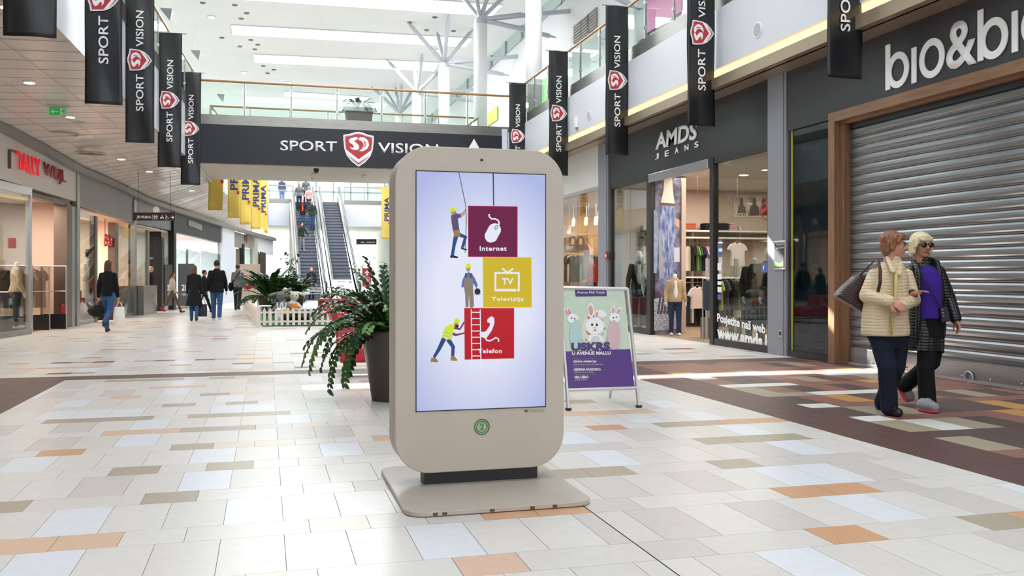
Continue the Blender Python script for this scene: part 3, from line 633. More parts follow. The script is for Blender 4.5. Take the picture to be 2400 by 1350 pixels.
struct(MB().box(8.3, 8.4, 11.7, 12.85, 0, 3.6).build('wall_right', mat('dark_wall', '#474f55', rough=.8)))
# --- grey pillars
def pillar(y0, y1, label, z=4.5):
    t = thing('pillar', label, 'pillar', (7.95, (y0 + y1) / 2, 0), 'grey pillars between the shops'); part(MB().box(7.93, 8.3, y0 + .07, y1, 0, z), 'cladding', GREYP, t, bevel=.008); part(MB().box(7.945, 8.3, y0, y0 + .06, 0, z), 'corner_strip', GREYP, t); return t
pillar(12.83, 13.36, 'wide grey metal pillar carrying a small framed notice'); pillar(20.64, 21.26, 'narrow grey metal pillar with a red alarm point, left of the jeans shop')
t = thing('leaflet_holder', 'small silver snap frame with a green and black leaflet on the grey pillar', 'notice', (7.92, 13.1, 1.5))
a = atX(1815, 565, 7.92); b = atX(1842, 632, 7.92)
part(MB().box(7.905, 7.93, b.y, a.y, b.z, a.z), 'frame', ALU, t, bevel=.012); part(MB().box(7.90, 7.906, b.y + .035, a.y - .035, b.z + .04, a.z - .04), 'leaflet', mat('leaflet_dark', '#3d4448', rough=.4), t)
part(MB().prism([(7.899, a.y - .04, b.z + .05), (7.899, b.y + .04, b.z + .05), (7.899, b.y + .04, b.z + .13), (7.899, (a.y + b.y) / 2, b.z + .1), (7.899, a.y - .04, b.z + .14)], (-.002, 0, 0)), 'green_swoosh', mat('leaflet_green', '#58b947'), t)
textX('Besplatno', 7.9, (1820, 577), (1837, 575), (1820, 571), SIGNW, t, depth=.001); textX('preuzmite', 7.9, (1820, 585), (1837, 583), (1820, 579), SIGNW, t, depth=.001)
t = thing('wall_socket', 'small steel wall box low on the wide grey pillar', 'socket', (7.92, 13.05, .45)); p = atX(1830, 782, 7.93)
part(MB().box(7.915, 7.93, p.y - .05, p.y + .04, p.z - .05, p.z + .06), 'plate', ALU, t, bevel=.004); part(MB().box(7.91, 7.916, p.y - .03, p.y + .02, p.z - .025, p.z + .035), 'insert', BLACKM, t)
p = atX(1424, 599, 7.93); t = thing('alarm_point', 'red fire alarm point on the narrow grey pillar', 'alarm', p); part(MB().box(7.89, 7.93, p.y - .05, p.y + .07, p.z - .1, p.z + .1), 'housing', mat('alarm_red', '#c22430', rough=.4), t, bevel=.01); part(MB().box(7.885, 7.891, p.y - .02, p.y + .04, p.z - .03, p.z + .03), 'button', SIGNW, t)
# --- jeans shop
t = thing('sign_panel', 'black sign panel with white slanted jeans shop lettering', 'sign', (8, 17, 3.5))
part(MB().box(7.97, 8.2, 13.37, 20.62, 3.46, 4.5), 'panel', mat('sign_black', '#2c2d33', rough=.45, bump=.1, bscale=90), t)
textX('AMDS', 7.965, (1537, 352), (1633, 326), (1539, 313), SIGNW, t, depth=.012, bold=.03); 
for i, ch in enumerate('JEANS'):
    u0 = 1536 + i * 23.2; v0 = 375 - (u0 - 1536) * .3; textX(ch, 7.965, (u0, v0), (u0 + 9, v0 - 2.7), (u0, v0 - 14), SIGNW, t, depth=.012, bold=.02, name='letter')
t = thing('shop_front', 'black framed glass front of the jeans shop with open doorway', 'shopfront', (8, 17, 0))
for y, w in ((20.47, .1), (18.13, .2), (15.28, .14), (13.37, .03)): part(MB().box(7.95, 8.06, y, y + w, 0, 3.46), 'post', BLACKM, t)
for y0, y1 in ((18.33, 20.47), (13.4, 15.28)):
    part(MB().box(7.96, 8.05, y0, y1, 0, .12), 'bottom_rail', BLACKM, t); part(MB().box(7.96, 8.05, y0, y1, 3.34, 3.46), 'top_rail', BLACKM, t)
part(MB().box(7.9, 8.0, 15.42, 18.13, 3.26, 3.44), 'door_track', ALU, t, bevel=.01)
for y0, y1 in ((18.33, 19.35), (19.37, 20.47), (13.4, 14.2), (14.22, 15.28)): part(MB().box(8.0, 8.015, y0, y1, .12, 3.34), 'glass_pane', glassmat('shop_glass', '#dfe6e4', .1), t)
GL = 7.995
textX('Posjetite naš web shop', GL, (1681, 760), (1835, 800), (1681, 734), SIGNW, t, depth=.001, bold=.035); textX('www.amds.hr', GL, (1681, 795), (1818, 826), (1681, 762), SIGNW, t, depth=.001, bold=.05)
part(MB().box(GL - .003, GL, atX(1808, 628, GL).y, atX(1784, 628, GL).y, atX(1796, 638, GL).z, atX(1796, 617, GL).z), 'blue_sticker', mat('sticker_blue', '#5068b0', rough=.4), t); textX('f', GL - .004, (1788, 634), (1792, 634), (1788, 622), SIGNW, t, depth=.001, bold=.02)
for i, v in enumerate((570, 590, 617, 642, 655, 668, 690)): part(MB().box(GL - .003, GL, atX(1691, v, GL).y, atX(1682, v, GL).y, atX(1686, v + 17 if 1 < i < 6 else v + 12, GL).z, atX(1686, v, GL).z), 'door_sticker', SIGNW if 1 < i < 6 else MATS['sticker_blue'], t)
mb = ringX(1785, 1808, 473, 516, .02, None, t, GL); part(mb, 'red_stamp', mat('stamp_red', '#b3262b', rough=.5), t); mb = MB(); a = atX(1783, 503, GL - .01); b = atX(1810, 484, GL - .01); mb.prism([a, b, b + V((0, 0, .07)), a + V((0, 0, .07))], (-.004, 0, 0)); part(mb, 'stamp_band', MATS['stamp_red'], t)
# interior of the jeans shop
BEIGE = mat('shop_beige', '#b8a79c', rough=.8)
struct(MB().box(8.06, 14.5, 20.95, 21.1, 0, 3.5).build('wall_left', BEIGE)); struct(MB().box(14.4, 14.5, 13, 21, 0, 3.5).build('wall_back', BEIGE)); struct(MB().box(8.3, 14.5, 12.9, 13.0, 0, 3.5).build('wall_right', BEIGE))
struct(MB().box(8.06, 14.5, 12.9, 21.1, 3.42, 3.5).build('ceiling', mat('shop_ceiling', '#c9bdb2', rough=.8))); struct(MB().box(8.03, 14.5, 12.9, 21.1, -.003, .004).build('floor', mat('shop_floor', '#a08a74', rough=.35)))
area('shop_light', (10.5, 17, 3.38), 4, 6, 420, (1, .87, .74))
for i, (u, v, l) in enumerate(((1757, 358, 'downlight nearest the window in the jeans shop ceiling'), (1797, 397, 'downlight by the right pillar in the jeans shop'), (1743, 409, 'dim downlight further inside the jeans shop'))):
    p = atZ(u, v, 3.41); t2 = thing('downlight', l, 'lamp', p, 'downlights of the jeans shop'); part(MB().lathe((p.x, p.y, 3.395), [(.1, 0), (.13, 0), (.13, .02)], 14), 'rim', SIGNW, t2); part(MB().lathe((p.x, p.y, 3.39), [(.095, 0), (.095, .01)], 14), 'lens', LAMPW, t2)
# mural panel of jeans beside the door
YM = 18.12
t = thing('mural_panel', 'tall printed panel of two people in worn blue jeans just inside the doorway', 'poster', (8.4, YM, 0))
part(MB().box(8.06, 8.66, YM, YM + .06, .02, 3.4), 'board', mat('mural_dark', '#4a4756', rough=.5, noise=.5, nscale=6, col2='#8d8aa3'), t); part(MB().box(8.66, 8.76, YM - .04, YM + .1, .0, 3.4), 'edge_post', BEIGE, t)
def polyY(pts, Y, m, t, name, d=.002, **k):
    mb = MB(); mb.prism([atY(u, v, Y) for u, v in pts], (0, -d, 0)); return mb.build(name, m, t, fix=True, **k)
JN = mat('print_denim', '#4d5f95', rough=.6, noise=.6, nscale=9, col2='#a9b6d6', stretch=(2, 1, .5)); JL = mat('print_light_denim', '#8fa6c4', rough=.6, noise=.3, nscale=9)
Y1 = YM - .003
polyY([(1557, 418), (1575, 418), (1577, 445), (1581, 477), (1549, 475), (1555, 445)], Y1, mat('print_cream', '#e9e2d4', rough=.6), t, 'print_shirt')
polyY([(1548, 480), (1581, 482), (1583, 520), (1582, 560), (1583, 600), (1580, 660), (1570, 662), (1566, 600), (1564, 540), (1562, 600), (1568, 660), (1558, 700), (1552, 660), (1552, 600), (1546, 540)], Y1, JN, t, 'print_jeans')
polyY([(1549, 475), (1581, 477), (1581, 483), (1548, 481)], Y1 - .002, mat('print_belt', '#7d4a52'), t, 'print_belt')
polyY([(1532, 490), (1541, 500), (1543, 560), (1539, 640), (1532, 640)], Y1, JL, t, 'print_jeans'); polyY([(1543, 530), (1550, 560), (1556, 650), (1545, 655)], Y1 - .001, mat('print_grey', '#9a9aa8'), t, 'print_skirt')
polyY([(1582, 510), (1592, 516), (1592, 535), (1584, 530)], Y1 - .002, SKINL, t, 'print_hand'); polyY([(1580, 580), (1593, 580), (1593, 614), (1580, 614)], Y1 - .003, mat('print_tag', '#c5c8d3'), t, 'print_tag')
polyY([(1533, 700), (1592, 690), (1592, 770), (1533, 775)], Y1, mat('print_leaves', '#8b8d99', noise=.7, nscale=25, col2='#cfd0d8'), t, 'print_ground')
for i in range(4): polyY([(1540 + i * 7, 735), (1546 + i * 8, 690), (1550 + i * 8, 691), (1545 + i * 7, 737)], Y1 - .002, mat('print_plank', '#565461'), t, 'print_plank')
# shelf wall facing the hall
YS = 20.4
t = thing('wall_shelving', 'wall shelving with hanging rails at the back of the jeans shop', 'shelf', (11, YS, 0))
for v, n in ((541, 'shelf'), (557, 'shelf'), (650, 'shelf')):
    z = atY(1640, v, YS).z; part(MB().box(8.9, 12.9, YS, YS + .5, z - .02, z + .02), n, mat('shelf_white', '#cfc6be', rough=.5), t)
for v in (569, 662): z = atY(1640, v, YS).z; part(MB().tube([(8.9, YS + .2, z), (12.9, YS + .2, z)], .015, 6), 'rail', ALU, t)
for x in (8.9, 10.2, 11.5, 12.9): part(MB().box(x, x + .04, YS + .3, YS + .5, .1, 2.5), 'upright', MATS['shelf_white'], t)
part(MB().box(8.9, 12.9, YS + .4, YS + .5, .05, 1.2), 'back_panel', mat('shelf_dark', '#26252b', rough=.8), t)
def garment(x, y, z, rz, col, w=.42, h=.62, sl=1, label='', name='shirt', cat='shirt', group=None, th=.06, hanger=True, wire=0):
    """hung garment: body with shoulders and sleeves, on its hanger; z = hanger hook height"""
    t = thing(name, label, cat, (0, 0, 0), group); zs = -.07; b = MB()
    out = [(-.06, zs), (-w * .36, zs - .03), (-w * .5, zs - .07)]
    if sl: out += [(-w * .5 - .1 * sl, zs - .07 - .16 * sl), (-w * .5 - .1 * sl + .09, zs - .09 - .18 * sl), (-w * .42, zs - .16)]
    out += [(-w * .4, zs - h * .6), (-w * .44, zs - h)]
    pts = out + [(-a, b_) for a, b_ in reversed(out)] + [(.03, zs - .03), (-.03, zs - .03)]
    b.prism([(a, -th / 2, c) for a, c in pts], (0, th, 0)); m = cloth('cloth_' + col[1:], col)
    b.build('garment', m, t, fix=True, bevel=.012)
    if hanger: MB().tube([(-w * .36, 0, -.1), (0, 0, -.04), (w * .36, 0, -.1)], .008, 5).tube([(0, 0, -.04), (0, 0, .0), (.02, 0, .02), (.0, 0, .035)], .004, 5).build('hanger', OAK, t)
    if wire: MB().tube([(0, 0, .03), (0, 0, wire - z)], .003, 4).build('wire', ALU, t)
    t.location = (x, y, z); t.rotation_euler.z = math.radians(rz); return t
cols = ['#d8d0c0', '#2a2a2c', '#4b5a34', '#7d9a4a', '#3c6b48', '#252a44', '#23243a', '#c9a2b0', '#b9829a', '#d8c4c4', '#a05a3c', '#6e2f3a']
zr = atY(1640, 569, YS).z
names_c = ['cream', 'black', 'olive', 'light green', 'green', 'navy', 'dark blue', 'pale pink', 'mauve', 'off-white', 'rust', 'wine red']
order = ['first', 'second', 'third', 'fourth', 'fifth', 'sixth', 'seventh', 'eighth', 'ninth', 'tenth', 'eleventh', 'twelfth']
for i, u in enumerate((1607, 1621, 1628, 1632, 1637, 1642, 1646, 1652, 1656, 1660, 1664, 1668)):
    p = atY(u, 569, YS + .2); garment(p.x, p.y, zr - .0, 86 if i else 15, cols[i], label='%s top on the upper rail of the jeans shop, %s from the door post' % (names_c[i], order[i]), group='tops on the upper shop rail', w=.4, h=.62, th=.03)
for i, u in enumerate((1640, 1648, 1656, 1664, 1688, 1696, 1704)):
    p = atY(u, 662, YS + .2); garment(p.x, p.y, atY(u, 662, YS).z, 86, ['#232329', '#1d1d26', '#2c2c38', '#202028', '#554a6b', '#44584a', '#39394a'][i], sl=.6, label='dark top hanging %s on the lower rail of the jeans shop' % order[i], group='tops on the lower shop rail', h=.8, th=.04)
for i, (u, w_, c) in enumerate(((1612, .34, '#a5563a'), (1662, .4, '#1d1d20'), (1690, .38, '#24242a'), (1712, .3, '#b98a94'))):
    p = atY(u, 541, YS + .25); z = atY(u, 541, YS).z + .02; m = MB(); rr = random.Random(i)
    for q in range(4): m.box(p.x - w_ / 2 + rr.random() * .04, p.x + w_ / 2 - rr.random() * .04, p.y - .15, p.y + .15, z + q * .045, z + q * .045 + .042)
    tag(m.build('folded_clothes', cloth('cloth_' + c[1:], c), bevel=.012), '%s pile of folded clothes on the top shelf of the jeans shop' % ['rust red', 'large black', 'dark grey', 'dusty pink'][i], 'clothes', 'piles on the top shelf')
garment(*atY(1728, 560, 17.6).xy, atY(1728, 561, 17.6).z, 10, '#d9cbc9', label='pale pink cap-sleeve tee on a hanger behind the right window', w=.42, h=.5, sl=.5, group='tees in the window', wire=3.41)
garment(*atY(1634, 664, 17.5).xy, atY(1634, 664, 17.5).z, 12, '#cdbdb6', label='pinkish short-sleeved tee hanging low beside the small mannequin', w=.36, h=.46, sl=.7, group='tees in the window', wire=3.41)
# framed picture inside
YP = 20.949
t = thing('framed_picture', 'wide framed sepia photo of models on the shop back wall', 'picture', atY(1760, 484, YP)); polyY([(1718, 458), (1812, 458), (1812, 510), (1718, 510)], YP, mat('frame_pale', '#d2bfae'), t, 'frame', d=.03); polyY([(1721, 461), (1812, 461), (1812, 507), (1721, 507)], YP - .032, mat('print_sepia', '#a0887a', noise=.6, nscale=5, col2='#d8cabb'), t, 'print')
for u, w_ in ((1738, 10), (1768, 12), (1790, 9)):
    polyY([(u - w_, 505), (u - w_ + 2, 485), (u - 4, 479), (u - 4, 468), (u, 463), (u + 4, 468), (u + 4, 479), (u + w_ - 1, 486), (u + w_, 505)], YP - .035, mat('print_figure', '#5b4a45'), t, 'print_figure')
textY('AMDS', YP - .038, (1722, 506), (1752, 506), (1722, 499), SIGNW, t, depth=.001)
# anti-theft gates
for (u, lab) in ((1647, 'pale anti-theft gate in the doorway of the jeans shop'), (1713, 'anti-theft gate seen through the right window of the jeans shop')):
    p = atY(u, 600, 16.9); t = thing('security_gate', lab, 'security gate', (p.x, p.y, 0), 'anti-theft gates of the jeans shop'); w_ = .3
    part(MB().box(p.x - .02, p.x + .02, p.y - .2, p.y - .16, 0, 1.62), 'upright', mat('gate_grey', '#b5b3ae', rough=.4), t); part(MB().box(p.x + .2, p.x + .24, p.y + .1, p.y + .14, 0, 1.62), 'upright', MATS['gate_grey'], t)
    part(MB().box(p.x, p.x + .2, p.y - .1, p.y + .1, .0, .42), 'base_panel', mat('gate_base', '#6f6a64', rough=.5), t)
    for z in (.75, 1.0, 1.3): part(MB().box(p.x, p.x + .22, p.y - .03, p.y, z, z + .02), 'crossbar', MATS['gate_grey'], t)
# clothes rack in right window
p = atY(1712, 650, 16.3); t = thing('clothes_rack', 'low round clothes rack behind the right shop window', 'clothes rack', (p.x, p.y, 0)); part(MB().tube([(p.x - .6, p.y, 1.22), (p.x + .6, p.y, 1.22)], .015, 6), 'rail', ALU, t)
for s_ in (-.6, .6): part(MB().tube([(p.x + s_, p.y, 0), (p.x + s_, p.y, 1.22)], .015, 6), 'leg', ALU, t)
for i in range(9): garment(p.x - .5 + i * .125, p.y, 1.26, 84, ['#3b3b44', '#6c8f9a', '#c7c24e', '#55506e', '#2d2d33', '#7a7f52', '#b07f9a', '#30303a', '#494a50'][i], sl=.8, h=.6, label='%s top on the low rack, %s from its left end' % (['charcoal', 'teal grey', 'yellow', 'purple grey', 'black', 'khaki', 'lilac', 'dark slate', 'grey'][i], order[i]), group='tops on the low rack', th=.04)
# mannequins
human('tall white mannequin in black blazer and jeans behind the left window', (*atY(1498, 780, 19.25).xy, .06), 160, 1.78, legs=((4, 0), (-3, 0)), arms=((0, 14, 30), (4, 14, 20)), skin=MANN, hair=None, top='#2b2724', top2='#c3cdd4', trousers='#3a4d66', shoes='#d8d6d2', name='mannequin', cat='mannequin', group='shop window mannequins', bulk=1.06)
human('mannequin in striped white jumper half behind the black post', (*atY(1531, 780, 18.75).xy, .06), 170, 1.74, legs=((3, 0), (-3, 0)), arms=((0, 12, 20), (0, 12, 20)), skin=MANN, hair=None, top='#dad7d0', trousers='#2e3c55', shoes='#d8d6d2', name='mannequin', cat='mannequin', group='shop window mannequins')
human('small headless child mannequin in tan jacket by the doorway', (*atY(1582, 784, 17.75).xy, .0), 165, 1.42, legs=((4, 0), (-4, 0)), arms=((0, 14, 25), (0, 14, 25)), skin=MANN, hair=None, top='#a58f70', top2='#dcd8dc', trousers='#2c3852', shoes='#dedad6', name='mannequin', cat='mannequin', group='shop window mannequins', head=False, bulk=1.1)
human('headless mannequin in dark jacket and jeans behind the right window', (*atY(1768, 812, 14.5).xy, .05), 170, 1.66, legs=((4, 0), (-3, 0)), arms=((0, 15, 30), (0, 15, 30)), skin=MANN, hair=None, top='#29261f', top2='#707b66', trousers='#3c4c64', shoes='#c8c4be', name='mannequin', cat='mannequin', group='shop window mannequins', head=False, bulk=1.12)
human('mannequin with white egg head at the right end of the window', (*atY(1800, 820, 14.1).xy, .05), 185, 1.72, legs=((4, 0), (-3, 0)), arms=((0, 12, 20), (0, 12, 20)), skin=MANN, hair=None, top='#2c2a28', trousers='#34373f', shoes='#c8c4be', name='mannequin', cat='mannequin', group='shop window mannequins', bulk=1.08)
# --- next shop to the left of the narrow pillar
t = thing('sign_panel', 'blank white fascia over the warm lit shop behind the notice board', 'sign', (8, 25, 3.5)); part(MB().box(7.97, 8.2, 21.27, 28.5, 3.5, 4.5), 'panel', mat('fascia_white', '#d9d6d4', rough=.5), t)
t = thing('shop_front', 'frameless glass front of the warm lit shop left of the narrow pillar', 'shopfront', (8, 25, 0))
for y0, y1 in ((21.3, 23.0), (23.02, 24.7), (24.72, 26.4), (26.42, 28.4)): part(MB().box(8.0, 8.015, y0, y1, .08, 3.44), 'glass_pane', MATS['shop_glass'], t)
part(MB().box(7.97, 8.05, 21.28, 28.4, 3.42, 3.5), 'top_rail', ALU, t); part(MB().box(7.97, 8.05, 21.28, 28.4, 0, .08), 'bottom_rail', ALU, t)
WARM = mat('warm_wall', '#d2a982', rough=.8)
struct(MB().box(8.1, 14, 26.9, 27.1, 0, 3.4).build('wall_back', WARM)); struct(MB().box(8.05, 14, 21.1, 29, 3.4, 3.5).build('ceiling', mat('warm_ceiling', '#c99c6c', rough=.8))); struct(MB().box(8.05, 14, 21.1, 29, -.003, .004).build('floor', mat('warm_floor', '#b59c80', rough=.4))); struct(MB().box(13.9, 14, 21.1, 29, 0, 3.4).build('wall_right', WARM))
area('shop_light', (9.8, 24, 3.3), 2.5, 4, 330, (1, .8, .58))
for i, (u, v) in enumerate(((1344, 523), (1374, 521), (1397, 520), (1334, 540), (1406, 505))):
    p = atX(u, v, 9.0); t = thing('spotlight', 'white track spotlight %s under the warm shop ceiling' % ['left of centre', 'in the middle', 'right of centre', 'lowest at the left', 'touching the pillar edge'][i], 'lamp', p, 'track spotlights')
    part(MB().cap(p + V((0, 0, .1)), p + V((-.03, -.05, -.03)), .06, .065, 10), 'lamp_head', SIGNW, t); part(MB().ell(p + V((-.04, -.07, -.06)), (.055, .05, .04), 10, 6), 'lens', LAMPW, t); part(MB().tube([p + V((0, 0, .1)), (p.x, p.y, 3.4)], .01, 5), 'stem', SIGNW, t)
p0 = atX(1325, 512, 9.0); t = thing('ceiling_track', 'white track rail carrying the shop spotlights', 'rail', (9, 23, 3)); part(MB().box(8.98, 9.02, 21.4, 26.5, p0.z + .35, p0.z + .39), 'rail', SIGNW, t)
YQ = 26.85
t = thing('poster', 'wide poster of two women with wavy hair high on the warm shop wall', 'poster', atY(1350, 570, YQ)); polyY([(1325, 551), (1375, 551), (1375, 588), (1325, 588)], YQ, mat('poster_tan', '#a9826a'), t, 'print', d=.02)
for u in (1342, 1361):
    polyY([(u - 10, 587), (u - 9, 560), (u - 4, 553), (u + 4, 553), (u + 9, 562), (u + 10, 587)], YQ - .022, mat('poster_hair', '#6b4630'), t, 'print_hair'); polyY([(u - 3, 573), (u - 4, 562), (u, 557), (u + 4, 562), (u + 3, 573)], YQ - .025, mat('poster_face', '#d8ad92'), t, 'print_face')
textY('ay', YQ - .028, (1329, 587), (1343, 587), (1329, 577), SIGNW, t, depth=.001)
for i in range(8):
    p = atY(1328 + i * 10, 602, 26.3); garment(p.x, p.y, 1.95, 15 if i % 3 else 60, ['#463f3a', '#d6c4b0', '#3b332f', '#54473f', '#7a6455', '#302b2a', '#c3a58c', '#5f3f38'][i], label='%s garment on the warm shop wall rail' % ['dark', 'cream', 'black', 'brown', 'tan', 'jet black', 'sand', 'maroon'][i], group='garments on the warm shop rail', w=.5, h=.8)
t = thing('display_table', 'low display table in the warm lit shop', 'table', (9.6, 24.2, 0)); part(MB().box(9.0, 10.4, 23.8, 24.6, .8, .86), 'tabletop', OAK, t)
for x, y in ((9.05, 23.85), (10.3, 23.85), (9.05, 24.5), (10.3, 24.5)): part(MB().box(x, x + .06, y, y + .06, 0, .8), 'leg', OAK, t)
# ================================================================ BANNERS
BAN = mat('banner_black', '#1e1f22', rough=.3, spec=.6, bump=.55, bscale=3.2, stretch=(2.2, 1, .8)); RED = mat('emblem_red', '#b5343f', rough=.35); REDD = mat('emblem_dark_red', '#8d2733', rough=.35); WH = mat('print_white', '#ececec', rough=.4); SILV = mat('emblem_silver', '#b9bbc0', rough=.35)
def flat(pts, fr, m, t, name, off, warp=None, d=.0012):
    """2-D outline (along, up) laid on the frame fr = (origin, along, up)"""
    O, A, B = fr; N = A.cross(B).normalized(); mb = MB(); P = [O + A * x + B * y + N * off for x, y in pts]
    if warp: P = [warp(p) for p in P]
    mb.prism(P, N * d); return mb.build(name, m, t, fix=True)
def emblem(fr, c, sx, sy, t, warp=None, off=.004):
    """crest: silver and white rim, red field, white double swoosh, two chevrons"""
    def Q(pts, k=1): return [(c[0] + x * sx / 2 * k, c[1] + y * sy / 2 * k) for x, y in pts]
    sh = [(0, -1), (.45, -.72), (.78, -.38), (.94, .0), (1, .5), (1, .8), (.6, .86), (.25, .97), (0, 1), (-.25, .97), (-.6, .86), (-1, .8), (-1, .5), (-.94, 0), (-.78, -.38), (-.45, -.72)]
    o = flat(Q(sh), fr, WH, t, 'emblem', off, warp)
    flat(Q(sh, .93), fr, SILV, o, 'silver_rim', off + .0014, warp); flat(Q(sh, .87), fr, RED, o, 'red_field', off + .0028, warp)
    for y0, w_, m in ((-.02, .2, WH), (-.34, .12, WH)):
        ch = [(-.84, y0), (0, y0 - .55), (.84, y0), (.84 - .02, y0 - w_ - .06), (0, y0 - .55 - w_), (-.84 + .02, y0 - w_ - .06)]
        if y0 < -.1: ch = [(-.6, -.42), (0, -.86), (.6, -.42), (.52, -.52), (0, -.93), (-.52, -.52)]; m = SILV
        flat(Q(ch), fr, m, o, 'chevron', off + .0042, warp)
    s1 = [(-.66, .5), (-.52, .62), (-.2, .7), (0, .66), (-.1, .56), (-.3, .46), (-.14, .36), (.04, .2), (.02, .02), (-.16, -.06), (-.44, -.02), (-.6, .12), (-.4, .08), (-.3, .14), (-.4, .26), (-.58, .36)]
    s2 = [(.08, .7), (.4, .68), (.62, .52), (.7, .28), (.58, .06), (.3, -.1), (.02, -.1), (.2, .02), (.34, .2), (.3, .36), (.16, .5), (-.02, .54)]
    flat(Q(s1), fr, WH, o, 'swoosh', off + .0042, warp); flat(Q(s2), fr, WH, o, 'swoosh', off + .0042, warp)
    s3 = [(.3, .6), (.46, .4), (.46, .2), (.36, .06), (.4, .24), (.36, .42)]; flat(Q(s3), fr, RED, o, 'swoosh_gap', off + .0056, warp)
    return o
def cloth_grid(x0, y, z0, z1, w_, seed, amp=.02, skew=0, pinch=0):
    ph = seed * 1.7
    def f(p):
        u = (p.x - x0) / w_; s = (p.z - z0) / (z1 - z0)
        dy = amp * (math.sin(p.z * 4.3 + ph + u * 2.2) * .6 + math.sin(u * 7 + p.z * 1.9 + ph) * .6) * (1 - .5 * s)
        return V((p.x + skew * (1 - s) + pinch * (u - .5) * 0, p.y + dy + (math.sin(u * math.pi) * -.01), p.z))
    return f
def banner(x, y, lab, seed, skew=0, w_=.52, z0=3.86, z1=7.07, wall=None):
    t = thing('banner', lab, 'banner', (x, y, z0), 'black hanging banners with red crest'); f = cloth_grid(x - w_ / 2, y, z0, z1, w_, seed, skew=skew)
    nx, nz = 10, 50; mb = MB()
    V_ = [f(V((x - w_ / 2 + w_ * i / nx, y, z0 + (z1 - z0) * j / nz))) for j in range(nz + 1) for i in range(nx + 1)]
    mb.add(V_, [(j * (nx + 1) + i, j * (nx + 1) + i + 1, (j + 1) * (nx + 1) + i + 1, (j + 1) * (nx + 1) + i) for j in range(nz) for i in range(nx)]); mb.build('cloth', BAN, t, smooth=True, thick=.002)
    MB().tube([(x - w_ / 2 - .09, y, z1), (x + w_ / 2 + (wall or .12), y, z1)], .012, 6).build('rod', ALU, t)
    fr = (V((x + .0, y - .006, z0)), V((0, 0, 1)), V((-1, 0, 0)))
    warp = lambda p: f(p) + V((0, -.002, 0))
    K = (z1 - z0) / 3.21; P = lambda a, b: V((x - b * K, y - .006, z0 + a * K))
    textmesh('lettering', 'SPORT', P(.61, -.07), P(1.325, -.07), P(.61, .07), WH, t, depth=.001, off=.01, bold=.012, warp=warp)
    textmesh('lettering', 'VISION', P(1.86, -.07), P(2.56, -.07), P(1.86, .07), WH, t, depth=.001, off=.01, bold=.012, warp=warp)
    ec = V((x, y - .006, z0 + 1.6 * K)); ed = warp(ec) - ec; emblem(fr, (1.6 * K, 0), .42 * K, .45 * K, t, lambda p: p + ed, off=.016)
    return t
ys = (10.93, 14.95, 19.1, 23.27, 27.6)
for i, (u, y) in enumerate(zip((70, 243, 328, 400, 449), ys)):
    y *= .94; x = atY(u, 300, y).x; banner(x, y, 'black crest banner on the left side, %s' % ['nearest, just its plain foot in view', 'second from the left picture edge', 'third from the left picture edge', 'fourth from the left edge, whole with both words', 'last of the left row, overlapping the bridge'][i], i, skew=-.03 if i > 2 else 0, wall=.1, w_=.495, z0=3.71, z1=6.74)
for i, (u, y) in enumerate(zip((1976, 1643, 1446, 1309, 1213), (10.42, 14.4, 18.37, 22.46, 26.5))):
    x = atY(u, 300, y).x; banner(x, y, 'black crest banner on the right side, %s' % ['nearest, in front of the big lower-case sign', 'second, in front of the jeans shop sign', 'third, left of the jeans shop sign', 'fourth, its foot behind the display totem', 'farthest, at the right end of the bridge'][i], i + 5, skew=.02 if i == 0 else 0)
# big bridge banner
YB = BRY[0] - .04
t = thing('bridge_banner', 'wide black banner across the bridge front with white words and red crest', 'banner', (2.8, YB, 4.6))
MB().box(-2.2, 7.35, YB - .01, YB + .01, 4.62, 5.78).build('cloth', mat('banner_navy', '#25262e', rough=.4, bump=.1, bscale=5), t)
Y_ = YB - .012
textY('SPORT', Y_, (657, 353), (790, 355), (657, 329), WH, t, bold=.012, depth=.002); textY('VISION', Y_, (886, 358), (1027, 362), (886, 334), WH, t, bold=.012, depth=.002)
a = atY(840.5, 350, Y_); wd = (atY(876, 350, Y_) - atY(805, 350, Y_)).length; hd_ = (atY(840, 309, Y_) - atY(840, 391, Y_)).length
emblem((a, V((1, 0, 0)), V((0, 0, 1))), (0, 0), wd, hd_, t)
a = atY(1111, 325, Y_); flat([(0, 0), (-.42, -.72), (.42, -.72)], (a, V((1, 0, 0)), V((0, 0, 1))), WH, t, 'arrow', .002)
t = MB().box(7.35, 7.52, 28.5, 28.6, 4.5, 6.0).build('end_panel', FASC); tag(t, 'narrow white end panel where the bridge meets the right balcony', 'panel')
